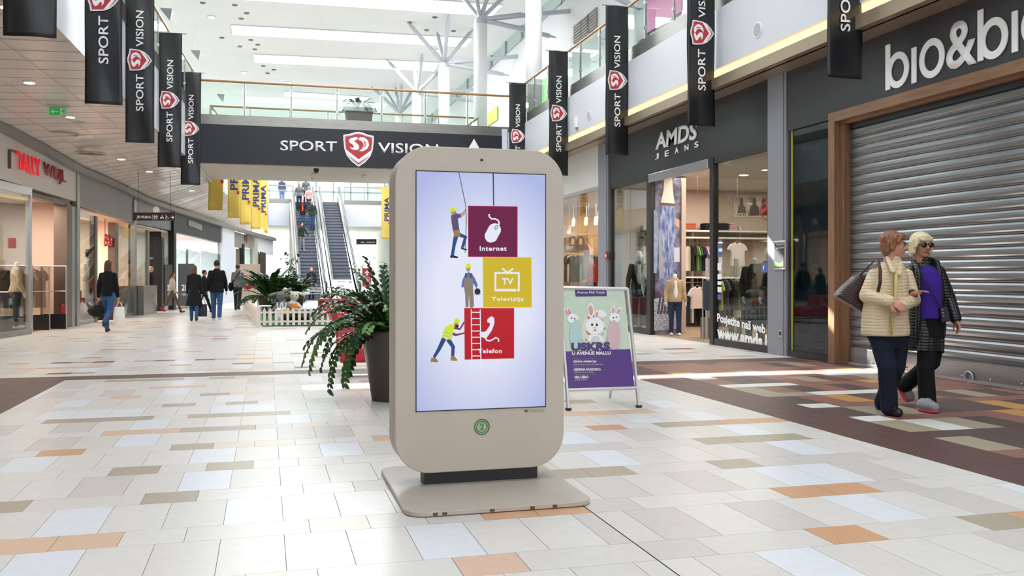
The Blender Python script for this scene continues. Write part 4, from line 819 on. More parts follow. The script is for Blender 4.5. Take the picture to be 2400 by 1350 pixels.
# yellow banners beyond the bridge
YEL = mat('banner_yellow', '#dcc05c', rough=.6, bump=.15, bscale=8, noise=.12, nscale=1.5); BLU = mat('print_blue', '#27356f', rough=.5)
for i, (u0, u1, vb, D, lab) in enumerate(((497, 523, 493, 31.8, 'leftmost and nearest, its foot tilted'), (535, 562, 511, 36.0, 'second from the left'), (562, 589, 526, 40.6, 'third from the left'), (587, 613, 537, 44.7, 'fourth from the left'), (604, 629, 546, 48.8, 'lowest and farthest of the left group'), (894, 911, 560, 56., 'alone at the left edge of the display totem'))):
    a = depth_at(u0, vb, D); b = depth_at(u1, vb, D); y = (a.y + b.y) / 2; w_ = .48 if i < 5 else .62; x = (a.x + b.x) / 2 if i < 5 else a.x + w_ / 2; z0 = a.z; z1 = z0 + 3.2
    t = thing('banner', 'yellow banner with blue upright word, %s' % lab, 'banner', (x, y, z0), 'yellow banners beyond the bridge'); f = cloth_grid(x - w_ / 2, y, z0, z1, w_, i + 20, amp=.02, skew=-.08 if i == 0 else 0); mb = MB(); nx, nz = 6, 20
    mb.add([f(V((x - w_ / 2 + w_ * q / nx, y, z0 + (z1 - z0) * j / nz))) for j in range(nz + 1) for q in range(nx + 1)], [(j * (nx + 1) + q, j * (nx + 1) + q + 1, (j + 1) * (nx + 1) + q + 1, (j + 1) * (nx + 1) + q) for j in range(nz) for q in range(nx)])
    mb.build('cloth', YEL, t, smooth=True, thick=.002); MB().tube([(x - w_ / 2 - .35, y, z1), (x + w_ / 2 + .1, y, z1)], .012, 5).build('rod', ALU, t)
    s0 = 1.1; warp = lambda p: f(p) + V((0, -.012, 0)); P = lambda a_, b_: V((x - b_, y, z0 + a_))
    textmesh('lettering', 'PRIMA', P(s0, -.15), P(s0 + 1.45, -.15), P(s0, .15), BLU, t, depth=.001, off=.012, bold=.02, warp=warp)
    MB().box(x + .16 - .04 - (.02), x + .26 - .06, y - .035, y - .03, z0 + s0 - .16, z0 + s0 - .04).build('red_square', RED, t)
# ================================================================ DISPLAY TOTEM
t = thing('display_totem', 'big rounded beige advertising totem with a lit upright screen, centre of the hall', 'display', (1.25, 5.48, 0))
BG = mat('totem_beige', '#b8ada1', rough=.5, bump=.06, bscale=220, noise=.03, nscale=3); BG2 = mat('totem_plate', '#b9b0a4', rough=.28, noise=.06, nscale=5)
def rrect(x0, x1, z0, z1, r, n=10):
    pts = []
    for cx, cz, a0 in ((x1 - r, z1 - r, 0), (x0 + r, z1 - r, 90), (x0 + r, z0 + r, 180), (x1 - r, z0 + r, 270)):
        for k in range(n + 1): a = math.radians(a0 + 90 * k / n); pts.append((cx + r * math.cos(a), cz + r * math.sin(a)))
    return pts
X0, X1, Z0, Z1, RR = .731, 1.772, .108, 2.045, .205
for a, b, nm, e in ((5.35, 5.47, 'front_shell', 0), (5.5, 5.62, 'back_shell', 0)):
    MB().prism([(x, a, z) for x, z in rrect(X0, X1, Z0, Z1, RR)], (0, b - a, 0)).build(nm, BG, t, fix=True, bevel=.006)
MB().prism([(x, 5.47, z) for x, z in rrect(X0 + .006, X1 - .006, Z0 + .006, Z1 - .006, RR)], (0, .03, 0)).build('seam_band', mat('totem_seam', '#8f8b7c', rough=.5), t, fix=True)
m = bpy.data.materials.new('screen_image'); m.use_nodes = True; nt = m.node_tree; b = nt.nodes['Principled BSDF']; b.inputs['Base Color'].default_value = (.02, .02, .02, 1); b.inputs['Roughness'].default_value = .12
tc = nt.nodes.new('ShaderNodeTexCoord'); gr = nt.nodes.new('ShaderNodeTexGradient'); gr.gradient_type = 'SPHERICAL'; mp = nt.nodes.new('ShaderNodeMapping'); mp.inputs['Location'].default_value = (-1.25 / .62, 0, -1.12 / .86); mp.inputs['Scale'].default_value = (1 / .62, 0, 1 / .86)
cr = nt.nodes.new('ShaderNodeValToRGB'); cr.color_ramp.elements[0].color = lin('#a9b3e4'); cr.color_ramp.elements[1].color = lin('#e2e6f9'); cr.color_ramp.elements[1].position = .55
nt.links.new(tc.outputs['Object'], mp.inputs[0]); nt.links.new(mp.outputs[0], gr.inputs[0]); nt.links.new(gr.outputs['Fac'], cr.inputs[0]); nt.links.new(cr.outputs[0], b.inputs['Emission Color']); b.inputs['Emission Strength'].default_value = .92
YS_ = 5.347
sc = MB().box(.856, 1.651, YS_, 5.36, .478, 1.895).build('screen', m, t)
MB().box(.852, .857, YS_ - .001, 5.36, .474, 1.9).box(1.65, 1.655, YS_ - .001, 5.36, .474, 1.9).box(.852, 1.655, YS_ - .001, 5.36, .474, .4795).box(.852, 1.655, YS_ - .001, 5.36, 1.894, 1.9).build('screen_bezel', BLACKM, t)
def em(name, col, s=.8):
    return mat('lit_' + name, '#101010', rough=.15, emit=col, es=s)
Ls = [0]
def sp(pts, m, name='screen_shape', lay=1): return polyY(pts, YS_ - .0006 * lay - .0002, m, sc, name, d=.0004)
def cir(u, v, ru, rv=None, n=18, a0=0, a1=360): rv = rv or ru; return [(u + ru * math.cos(math.radians(a0 + (a1 - a0) * k / n)), v + rv * math.sin(math.radians(a0 + (a1 - a0) * k / n))) for k in range(n + (a1 - a0 < 360))]
def stroke(pts, w_):
    L_, R_ = [], []
    for i, p in enumerate(pts):
        a = pts[max(i - 1, 0)]; b = pts[min(i + 1, len(pts) - 1)]; dx, dy = b[0] - a[0], b[1] - a[1]; l = math.hypot(dx, dy) or 1; ww = w_[i] if isinstance(w_, (list, tuple)) else w_
        L_.append((p[0] - dy / l * ww / 2, p[1] + dx / l * ww / 2)); R_.append((p[0] + dy / l * ww / 2, p[1] - dx / l * ww / 2))
    return L_ + R_[::-1]
lW, lM, lM2, lY, lY2, lR, lR2 = em('white', '#e8ebfa', .95), em('plum', '#761a4c', .8), em('plum_edge', '#a3185e', .8), em('gold', '#dcc02c', .85), em('gold_edge', '#e9da20', .85), em('red', '#c51f2b', .85), em('red_edge', '#d02a3a', .85)
lS, lB, lT, lK, lC, lHv = em('skin', '#c99c86', .8), em('denim', '#35568f', .75), em('tan_leather', '#b08a5c', .75), em('dark', '#33333a', .6), em('check', '#6b5e82', .7), em('hi_vis', '#d9ee2e', .9)
lG, lBl, lGr = em('khaki', '#9a8d82', .75), em('blue_shirt', '#5f78c4', .8), em('rope', '#6d6f66', .7)
for q, a, b_ in (([(1097, 482), (1213, 484), (1213, 603), (1097, 602)], lM, lM2), ([(1131, 602), (1246, 603), (1247, 721), (1132, 721)], lY, lY2), ([(1088, 722), (1205, 722), (1205, 840), (1089, 843)], lR, lR2)):
    sp(q, b_, 'screen_tile', 1); cx = sum(x for x, y in q) / 4; cy = sum(y for x, y in q) / 4; sp([(cx + (x - cx) * .965, cy + (y - cy) * .965) for x, y in q], a, 'screen_tile_face', 2)
sp(stroke([(1075, 403), (1083, 440), (1092, 484), (1093, 520), (1090, 592)], 1.8), lGr, 'screen_rope', 3); sp(stroke([(1156, 405), (1157, 482)], 2.8), em('chain', '#4a4a50', .6), 'screen_chain', 1)
for wd_, L_, p0, p1, p2 in (('Internet', 4, (1124, 588), (1187, 588), (1124, 577)), ('Televizija', 4, (1152, 708), (1227, 708), (1152, 696)), ('Telefon', 5, (1120, 828), (1176, 828), (1120, 817)), ('TV', 5, (1176, 667), (1203, 667), (1176, 652))):
    textmesh('lettering', wd_, atY(*p0, YS_), atY(*p1, YS_), atY(*p2, YS_), lW, sc, depth=.0004, off=.0006 * L_, bold=.03, space=1.15 if wd_ != 'TV' else 1)
# mouse
th_ = math.radians(28); ms_ = [(1155 + (x * math.cos(th_) - y * math.sin(th_)), 546 + (x * math.sin(th_) + y * math.cos(th_))) for x, y in [(15 * max(-1, min(1, 1.15 * math.cos(a))), 24 * math.sin(a)) for a in [2 * math.pi * k / 24 for k in range(24)]]]
sp(ms_, lW, 'screen_icon', 4); sp([(1163 + (x * math.cos(th_) - y * math.sin(th_)), 533 + (x * math.sin(th_) + y * math.cos(th_))) for x, y in cir(0, 0, 3.4, 5.6)], lM, 'screen_icon', 5); sp([(1163 + (x * math.cos(th_) - y * math.sin(th_)), 533 + (x * math.sin(th_) + y * math.cos(th_))) for x, y in cir(0, 0, 2, 4)], lW, 'screen_icon', 6)
sp(stroke([(1146, 502), (1147, 508), (1152, 513), (1160, 513), (1167, 516), (1170, 522), (1168, 530)], 3.6), lW, 'screen_icon', 3)
# tv
for q in (stroke([(1161, 640), (1161, 680)], 4.5), stroke([(1216, 640), (1216, 680)], 4.5), stroke([(1159, 640), (1218, 640)], 4.5), stroke([(1159, 680), (1218, 680)], 6), stroke([(1177, 629), (1189, 639)], 4), stroke([(1203, 629), (1190, 639)], 4)): sp(q, lW, 'screen_icon', 4)
sp(cir(1211, 679, 1.8), lY, 'screen_icon', 5)
# phone
sp([(1146, 745), (1152, 741), (1158, 745), (1159, 757), (1153, 774), (1142, 790), (1136, 793), (1127, 789), (1123, 783), (1127, 778), (1138, 777), (1147, 765), (1149, 758), (1142, 755), (1142, 749)], lW, 'screen_icon', 4)
sp(stroke([(1138, 790), (1140, 797), (1147, 799), (1155, 796), (1162, 791), (1168, 794), (1169, 801)], 3.4), lW, 'screen_icon', 4)
# ladder
for x0, x1 in ((1104.5, 1106), (1125.5, 1127.5)): sp(stroke([(x0, 725), (x1, 871)], 2.4), lW, 'screen_ladder', 6)
for k in range(9): sp(stroke([(1105, 732 + k * 14.6), (1126, 732 + k * 14.6)], 2.2), lW, 'screen_ladder', 6)
# climber
sp(stroke([(1063, 505), (1080, 502), (1089, 496), (1092, 489)], [5, 4, 3.4, 3]), lS, 'screen_worker', 3); sp(stroke([(1063, 508), (1080, 508), (1090, 500)], [5, 4, 3]), lS, 'screen_worker', 3)
sp([(1057, 505), (1067, 499), (1080, 503), (1080, 510), (1073, 512), (1077, 541), (1062, 543), (1058, 520)], lC, 'screen_worker', 4); sp([(1062, 540), (1077, 538), (1079, 553), (1065, 556)], lT, 'screen_worker', 5)
sp(stroke([(1069, 552), (1064, 575), (1060, 600)], [11, 8, 7]), lB, 'screen_worker', 4); sp(stroke([(1071, 548), (1091, 556), (1084, 580)], [11, 9, 7]), lB, 'screen_worker', 4); sp([(1055, 599), (1066, 599), (1074, 602), (1073, 605), (1055, 604)], lK, 'screen_worker', 5); sp([(1080, 579), (1088, 582), (1095, 584), (1094, 587), (1081, 584)], lK, 'screen_worker', 5)
sp(cir(1063, 497, 6, 7), lS, 'screen_worker', 4); sp([(1053, 497), (1054, 489), (1060, 486), (1066, 488), (1068, 494)], lHv, 'screen_worker', 5)
# standing worker
sp([(1091, 641), (1098, 638), (1106, 641), (1113, 652), (1120, 668), (1117, 676), (1109, 664), (1109, 670), (1089, 670), (1089, 662), (1086, 674), (1081, 673), (1084, 656)], lBl, 'screen_worker', 3)
sp([(1089, 650), (1095, 648), (1104, 648), (1108, 652), (1109, 676), (1111, 716), (1107, 722), (1101, 720), (1099, 690), (1098, 720), (1091, 720), (1090, 690), (1087, 670)], lG, 'screen_worker', 4); sp(stroke([(1091, 640), (1093, 652)], 2.2), lK, 'screen_worker', 5); sp(stroke([(1104, 640), (1103, 652)], 2.2), lK, 'screen_worker', 5)
sp(cir(1097.5, 630, 5.2, 7), lS, 'screen_worker', 4); sp([(1091, 628), (1092, 620), (1098, 617), (1103, 620), (1104, 628)], lHv, 'screen_worker', 5)
sp([(1075, 677), (1088, 676), (1089, 691), (1076, 693)], lW, 'screen_toolbox', 5); sp(cir(1119, 683, 7, 7.5), lK, 'screen_cable', 5); sp(cir(1119, 689, 8, 3), em('pale', '#c4c4cc', .8), 'screen_cable', 3)
# pushing worker
sp(stroke([(1050, 777), (1068, 785), (1079, 783), (1090, 780)], [7, 6, 4, 3.4]), em('plaid', '#8d4f6a', .7), 'screen_worker', 4); sp(stroke([(1062, 768), (1078, 771), (1084, 762), (1088, 754)], [6, 5, 4, 3]), MATS['lit_plaid'], 'screen_worker', 3)
sp([(1045, 766), (1056, 759), (1066, 762), (1062, 777), (1058, 797), (1036, 790), (1038, 778)], lHv, 'screen_worker', 5); sp(stroke([(1041, 778), (1062, 786)], 2), em('reflect', '#c4c9cf', .8), 'screen_worker', 6); sp(stroke([(1038, 785), (1060, 792)], 2), MATS['lit_reflect'], 'screen_worker', 6)
sp(stroke([(1041, 793), (1030, 816), (1017, 838)], [11, 9, 6.5]), lB, 'screen_worker', 4); sp(stroke([(1050, 795), (1062, 813), (1061, 835)], [11, 9, 7]), lB, 'screen_worker', 4); sp([(1011, 838), (1020, 839), (1027, 846), (1026, 849), (1009, 848)], lT, 'screen_worker', 5); sp([(1057, 834), (1064, 834), (1072, 843), (1071, 846), (1056, 845)], lT, 'screen_worker', 5)
sp(cir(1069, 761, 5.4, 6), lS, 'screen_worker', 6); sp([(1064, 756), (1065, 748), (1071, 745), (1078, 750), (1076, 757)], lHv, 'screen_worker', 7); sp([(1066, 762), (1076, 761), (1073, 768), (1068, 767)], lK, 'screen_worker', 7)
# body details
p = atY(1129, 375, 5.35); MB().ell((p.x, 5.349, p.z), (.009, .004, .009), 14, 8).build('camera_eye', BLACKM, t)
textY('GO', 5.349, (1229, 966), (1238, 966), (1229, 960), BLACKM, t, depth=.0006, bold=.04); MB().prism([atY(u, v, 5.349) for u, v in cir(1244.5, 962.5, 3.6, 3.6)], (0, -.001, 0)).build('logo_dot', mat('logo_green', '#7cb661'), t, fix=True); textY('DIGITAL', 5.349, (1250, 966), (1277, 965), (1250, 960), mat('logo_grey', '#8d8982'), t, depth=.0006)
GRN = mat('badge_green', '#3d8a3c', rough=.5); c = atY(1129.5, 1000.5, 5.349)
def ringY(c, r, w_, n, a0=0, name='badge_ring'):
    pts = [(c.x + r * math.cos(2 * math.pi * k / n + a0), c.z + r * math.sin(2 * math.pi * k / n + a0)) for k in range(n)]; mb = MB(); mb.tube([(x, 5.348, z) for x, z in pts + pts[:2]], w_, 4, cap=False); return mb.build(name, GRN, t)
ringY(c, .047, .0016, 32); ringY(c, .046, .0013, 8, 0); ringY(c, .046, .0013, 8, .39); ringY(c, .036, .0013, 8, .2); ringY(c, .031, .0013, 24)
textY('2', 5.349, (1124.5, 1008), (1134.5, 1008), (1124.5, 992), GRN, t, depth=.0008, bold=.04)
MB().box(.915, 1.62, 5.41, 5.56, .028, .115).build('pedestal', BLACKM, t, bevel=.002)
mb = MB(); pts = rrect(.715, 1.765, 4.775, 5.98, .11, 8); mb.prism([(x, y, .004) for x, y in pts], (0, 0, .025)); mb.build('base_plate', BG2, t, fix=True, bevel=.003)
for k, (u, v) in enumerate(((1016, 1197), (1038, 1196), (1244, 1184), (1298, 1182), (1150, 1190))): p = atZ(u, v, .02); MB().box(p.x - .012, p.x + .012, 4.771, 4.777, .008, .022).build('chip', mat('chip_brown', '#5a4536'), t)
# ================================================================ NOTICE BOARD (A-frame)
t = thing('a_frame_board', 'silver A-frame poster stand with Easter rabbits beside the totem', 'poster stand', (3.1, 8.4, 0))
def lean(u, v, v0=672, v1=950, y0=8.50, y1=8.22): return atY(u, v, y0 + (y1 - y0) * (v - v0) / (v1 - v0))
FRM = mat('frame_silver', '#c9c9cb', rough=.3, metal=.7)
mb = MB().tube([lean(1470, 676), lean(1497, 952)], .018, 6); mb.build('front_leg', FRM, t); mb = MB().tube([lean(1311, 672), lean(1332, 958)], .018, 6); mb.build('front_leg', FRM, t)
MB().tube([lean(1308, 674), lean(1470, 677)], .02, 6).build('top_rail', FRM, t); MB().tube([lean(1328, 914), lean(1493, 909)], .018, 6).build('bottom_rail', FRM, t)
MB().tube([lean(1463, 678) + V((0, .05, 0)), atY(1430, 933, 8.87)], .015, 6).build('back_leg', FRM, t); MB().tube([lean(1320, 678) + V((0, .05, 0)), atY(1262, 935, 8.87)], .015, 6).build('back_leg', FRM, t)
for u, v in ((1497, 952), (1332, 958)): p = lean(u, v); MB().box(p.x - .025, p.x + .025, p.y - .02, p.y + .02, .0, .025).build('rubber_foot', BLACKM, t)
def lp(pts, m, name, lay=1, d=.001):
    mb = MB(); P = [lean(u, v) + V((0, -.0016 * lay, 0)) for u, v in pts]; mb.prism(P, (0, -d, 0)); return mb.build(name, m, pst, fix=True)
pst = None
mb = MB(); P = [lean(u, v) for u, v in ((1314, 678), (1463, 681), (1487, 908), (1328, 912))]; mb.prism(P, (0, .012, 0)); pst = mb.build('poster', mat('poster_mint', '#c3d3c0', rough=.25, noise=.06, nscale=18), t, fix=True)
PUR = mat('poster_purple', '#55357f', rough=.25); PURD = mat('poster_purple_label', '#4a2f72', rough=.3); RW = mat('rabbit_white', '#e8e8ea', rough=.4); PK = mat('ear_pink', '#cf9a98', rough=.4); DK = mat('eye_ink', '#3b3238')
lp([(1318, 824), (1477, 818), (1487, 907), (1328, 911)], PUR, 'poster_lower'); lp([(1347, 679), (1421, 680), (1422, 694), (1349, 695)], PURD, 'poster_label', 1)
def lt(s, a, b, c_, m, lay=3, **k): 
    A, B, C = (lean(*e) + V((0, -.0016 * lay, 0)) for e in (a, b, c_)); return textmesh('lettering', s, A, B, C, m, pst, depth=.0006, off=.0005, **k)
lt('Avenue Mall Osijek', (1352, 690), (1417, 690), (1352, 682), WH); lt('USKRS', (1338, 822), (1429, 820), (1338, 803), PURD, lay=7, bold=.05); lt('U AVENUE MALLU', (1340, 832), (1431, 831), (1340, 824), WH, lay=3, bold=.03)
for i, (a, b_, w1, w2) in enumerate((('ZEKINA ANIMACIJA', 'zabavni program za djecu kroz igre i ples', 1398, 1412), ('USKRSNA RADIONICA', 'kreativna radionica za djecu', 1408, 1392), ('MALI ZEKO', 'igrokaz za djecu', 1379, 1375))):
    v = 851 + i * 18; u = 1343 + i * 1.7; lt(a, (u, v), (w1, v - .5), (u, v - 6), WH, bold=.03); lt(b_, (u, v + 5), (w2, v + 4.5), (u, v + 2), WH); lt(('Nedjelja, 13.3. od 11 do 13 sati', 'Petak, 25.3. od 11 do 13 sati', 'Subota, 26.3. u 11 sati')[i], (u, v - 8), (u + 48, v - 8.5), (u, v - 11), mat('text_bronze', '#a98a86'))
def egg(u, v, ru, rv, m, lay, n=24): return lp([(u + ru * math.cos(a) * (1 - .12 * -math.sin(a)), v + rv * math.sin(a)) for a in [2 * math.pi * k / n for k in range(n)]], m, 'egg', lay)
def wav(name, c1, c2, kind):
    if name in MATS: return MATS[name]
    m = mat(name, c1, rough=.4); nt = m.node_tree; b = nt.nodes['Principled BSDF']; wv = nt.nodes.new('ShaderNodeTexWave'); wv.bands_direction = 'Z'; wv.inputs['Scale'].default_value = 26 if kind else 22; tc = nt.nodes.new('ShaderNodeTexCoord'); ad = nt.nodes.new('ShaderNodeVectorMath'); ad.operation = 'ADD'
    sx = nt.nodes.new('ShaderNodeSeparateXYZ'); mt = nt.nodes.new('ShaderNodeMath'); mt.operation = 'PINGPONG' if kind else 'SINE'; ml = nt.nodes.new('ShaderNodeMath'); ml.operation = 'MULTIPLY'; ml.inputs[1].default_value = 1 if kind else 170
    mt.inputs[1].default_value = .011; m2 = nt.nodes.new('ShaderNodeMath'); m2.operation = 'MULTIPLY'; m2.inputs[1].default_value = 1.2 if kind else .006; cb = nt.nodes.new('ShaderNodeCombineXYZ'); L = nt.links
    L.new(tc.outputs['Object'], sx.inputs[0]); L.new(sx.outputs[0], ml.inputs[0]); L.new(ml.outputs[0], mt.inputs[0]); L.new(mt.outputs[0], m2.inputs[0]); L.new(m2.outputs[0], cb.inputs[2]); L.new(tc.outputs['Object'], ad.inputs[0]); L.new(cb.outputs[0], ad.inputs[1]); L.new(ad.outputs[0], wv.inputs[0])
    rp = nt.nodes.new('ShaderNodeValToRGB'); rp.color_ramp.interpolation = 'CONSTANT'; rp.color_ramp.elements[0].color = lin(c1); rp.color_ramp.elements[1].color = lin(c2); rp.color_ramp.elements[1].position = .55; L.new(wv.outputs['Fac'], rp.inputs[0]); L.new(rp.outputs[0], b.inputs['Base Color']); return m
egg(1392, 773, 29, 44, mat('egg_beige', '#d9d3c0', rough=.4), 2)
for u, v, k in ((1379, 744, 'r'), (1391, 741, 'r'), (1410, 750, 't'), (1417, 770, 't'), (1375, 778, 't'), (1379, 782, 'r'), (1412, 783, 't'), (1374, 797, 't')): lp(cir(u, v, 3), mat('dot_teal', '#7fb3ab') if k == 't' else mat('dot_red', '#c56a6e'), 'egg_dot', 3)
def ear(u, v, ru, rv, a, lay, pink=True):
    ca, sa = math.cos(math.radians(a)), math.sin(math.radians(a)); f = lambda k: [(u + x * ca - y * sa, v + x * sa + y * ca) for x, y in cir(0, 0, ru * k, rv * k)]
    lp(f(1), RW, 'ear', lay)
    if pink: lp(f(.66), PK, 'ear_inside', lay + 1)
ear(1384, 727, 8, 18, -4, 3); ear(1398, 737, 5, 10, 14, 3); ear(1410, 735, 12, 8, 25, 3, False)
lp(cir(1393, 764, 22, 20), RW, 'rabbit_head', 5); lp([(1376, 800), (1380, 787), (1392, 782), (1406, 786), (1417, 800)], RW, 'rabbit_body', 5); lp(cir(1395, 795, 10, 8), mat('tummy_grey', '#c9ccd3'), 'rabbit_tummy', 6)
for u in (1387, 1398): lp(cir(u, 761, 2.6, 3.2), DK, 'rabbit_eye', 6)
lp([(1391, 767), (1396, 767), (1393.5, 770)], PK, 'rabbit_nose', 6); lp(cir(1394, 774, 2.5, 2), mat('mouth_red', '#a3575c'), 'rabbit_mouth', 6)
for u, v, s_ in ((1342, 747, -1), (1440, 745, 1)):
    ear(u - 8 if s_ < 0 else u - 3, v - 17, 4.5, 12, -20 if s_ < 0 else 8, 2); ear(u - 14 if s_ < 0 else u + 9, v - 15, 4.5, 12, -38 if s_ < 0 else 34, 2); lp(cir(u, v, 13, 12), RW, 'rabbit_head', 4)
    for e in (-3, 4): lp(cir(u + e, v - 1 - e * .2 * s_, 1.6, 1.8), DK, 'rabbit_eye', 5)
egg(1349, 783, 15, 34, wav('egg_teal', '#6fa7a9', '#dfe9e6', 0), 5); egg(1438, 785, 16, 35, wav('egg_zigzag', '#a9707e', '#eadfe0', 1), 5)
# ================================================================ PLANTS
LEAFM = [mat('leaf_green', '#2d5a24', rough=.28, spec=.6, noise=.3, nscale=6), mat('leaf_dark', '#224528', rough=.25, spec=.6, noise=.3, nscale=6), mat('leaf_fresh', '#527f30', rough=.35, spec=.5, noise=.2, nscale=6)]
STEM = mat('stem_green', '#3d5a2a', rough=.5); POT = mat('pot_brown', '#4b413d', rough=.5); SOIL = mat('soil', '#2c2420', rough=1)
def leafmesh(k, m, L=.068, W=.0245):
    mb = MB(); pts = [(0, 0), (.2, .8), (.52, 1.0), (.84, .72), (1, .0)]; vs = [(x * L, 0, -.35 * L * x * x + .0) for x, _ in pts]; n = len(pts)
    vs += [(x * L, W * w_, .012 * w_ * L / .08 - .35 * L * x * x) for x, w_ in pts[1:-1]] + [(x * L, -W * w_, .012 * w_ * L / .08 - .35 * L * x * x) for x, w_ in pts[1:-1]]
    fs = [(0, 1, 5), (1, 2, 6, 5), (2, 3, 7, 6), (3, 4, 7), (0, 8, 1), (1, 8, 9, 2), (2, 9, 10, 3), (3, 10, 4)]; mb.add(vs, fs); return mb
LM = [leafmesh(0, m).mesh('leaf', m) for m in LEAFM]
for q in LM: q.polygons.foreach_set('use_smooth', [True] * len(q.polygons))
def zz_plant(t, crown, fronds, nobj=300, lsize=1., seed=5, step=.049):
    """arching stems with pairs of glossy leaflets; the leaflets nearest the camera are single parts"""
    rr = random.Random(seed); L_ = []
    for (dx, dy, dz, ln, droop) in fronds:
        d = V((dx, dy, dz)).normalized(); p = V(crown) + V((dx, dy, 0)).normalized() * .08 if (dx or dy) else V(crown); pts = [p.copy()]; n = 14
        for i in range(n): d = (d + V((0, 0, -droop / n * (i / n * 1.6 + .2)))).normalized(); p = p + d * ln / n; pts.append(p.copy())
        MB().tube(pts, [.011 * lsize * (1 - .75 * i / n) for i in range(n + 1)], 5).build('stem', STEM, t, smooth=True)
        m = int(ln * .86 / (step * lsize)); tone = rr.choice((0, 0, 1, 1, 2 if dz > .5 else 1))
        for j in range(m):
            f = .16 + .84 * j / m; x = f * n; i = min(int(x), n - 1); q = pts[i].lerp(pts[i + 1], x - i); tg = (pts[i + 1] - pts[i]).normalized(); sd = tg.cross(V((0, 0, 1)));
            if sd.length < .05: sd = V((1, 0, 0))
            sd.normalize(); up = sd.cross(tg).normalized()
            for s_ in (-1, 1):
                ld = (tg * (.55 + .25 * f) + sd * s_ * (.9 - .2 * f) + up * (.25 + rr.uniform(-.2, .2))).normalized(); sc = lsize * (.75 + .35 * math.sin(f * 3.0)) * rr.uniform(.85, 1.15)
                yv = up.cross(ld).normalized(); zv = ld.cross(yv); M = M4((ld, yv, zv)).transposed().to_4x4(); M = M4.Translation(q) @ M @ M4.Scale(sc, 4); L_.append((q.y * math.cos(TH) + q.x * math.sin(TH), M, tone if rr.random() < .8 else rr.choice((0, 1))))
    L_.sort(key=lambda e: e[0])
    for d_, M, k in L_[:nobj]:
        o = bpy.data.objects.new('leaf', LM[k]); COL.objects.link(o); attach(o, t); o.matrix_basis = M
    if len(L_) > nobj:
        mb = MB()
        for d_, M, k in L_[nobj:]:
            mb.cur = k; me = LM[k]; mb.add([M @ v.co for v in me.vertices], [tuple(p.vertices) for p in me.polygons])
        mb.build('leaves', LEAFM, t)['kind'] = 'stuff'
def fan(n, ln, seed, lo=.1, hi=1.3, dr=1.6):
    rr = random.Random(seed); out = []
    for i in range(n):
        a = i * 2.399 + rr.uniform(-.3, .3); e = rr.uniform(lo, hi); out.append((math.cos(a), math.sin(a), e, ln * rr.uniform(.75, 1.15), dr * rr.uniform(.7, 1.3)))
    return out
c = depth_at(925, 900, 9.42)
t = thing('potted_plant', 'big glossy-leaved plant in a dark brown pot, half hidden by the totem', 'plant', (c.x, c.y, 0), 'glossy potted plants')
MB().lathe((c.x, c.y, 0), [(.22, 0), (.235, .01), (.34, .66), (.355, .68), (.355, .72), (.325, .72), (.32, .66)], 32).build('pot', POT, t, smooth=True); MB().lathe((c.x, c.y, .64), [(.315, 0), (.31, .015)], 24).build('soil', SOIL, t)
LX = V((math.cos(TH), -math.sin(TH), 0)); FW = V((math.sin(TH), math.cos(TH), 0))
fr_ = []
def dirv(a, b, e): v = LX * a + FW * b; return (v.x, v.y, e)
for a, b, e, ln, dr in ((-1, -.1, .75, 1.15, 3.2), (-1, .3, .9, 1.1, 3.0), (-.9, -.5, .8, 1.15, 3.6), (-.8, -.8, .6, 1.1, 4.2), (-.55, -.9, .7, 1.05, 4.4), (-1, .1, .45, .95, 3.0), (-.7, -.3, 1.2, 1.0, 2.4), (-.9, .2, 1.4, 1.0, 1.8), (-.5, .3, 1.6, .95, 1.4), (-.3, -.2, 1.8, .9, 1.0), (-.2, .3, 2.0, .8, .8), (-.5, -.5, 1.5, .85, 1.8), (-.8, .5, .9, .95, 2.2), (-.9, -.2, .9, .85, 2.4), (-.4, -.8, 1.0, .8, 3.0), (-.6, -.7, .4, .75, 3.6), (-1, -.4, .5, .75, 2.6), (-.7, .1, .7, .7, 2.2), (-.3, -.6, 1.3, .8, 2.4), (-.95, .0, 1.1, 1.05, 2.6), (-.8, -.6, .9, .95, 3.2), (-.6, .6, 1.2, .95, 1.8)):
    fr_.append((*dirv(a, b, e), ln, dr))
fr_ += fan(30, .85, 4, .4, 2.2, 1.9)
zz_plant(t, (c.x, c.y, .62), fr_, 300, 1.12)
def potted(u, D, label, ln, n, seed, r=.38, h=.75, lsize=1.5, potm=POT, z0=0., dr=1.6, nobj=60, cat='plant'):
    c = depth_at(u, 700, D); c.z = z0; t = thing('potted_plant', label, cat, (c.x, c.y, z0), 'glossy potted plants'); MB().lathe(c, [(r * .66, 0), (r * .7, .01), (r, h - .04), (r, h), (r * .9, h)], 20).build('pot', potm, t, smooth=True)
    zz_plant(t, (c.x, c.y, z0 + h * .9), fan(n, ln, seed, .2, 2.6, dr), nobj, lsize, seed, .05); return t, c
potted(632, 29.5, 'left bushy dark plant in a pot behind the picket fence', 1.15, 90, 11, h=.6, dr=1.3)
potted(690, 33.5, 'dark potted plant right behind the first one, near the escalator foot', .95, 60, 12, h=.6, dr=1.4)
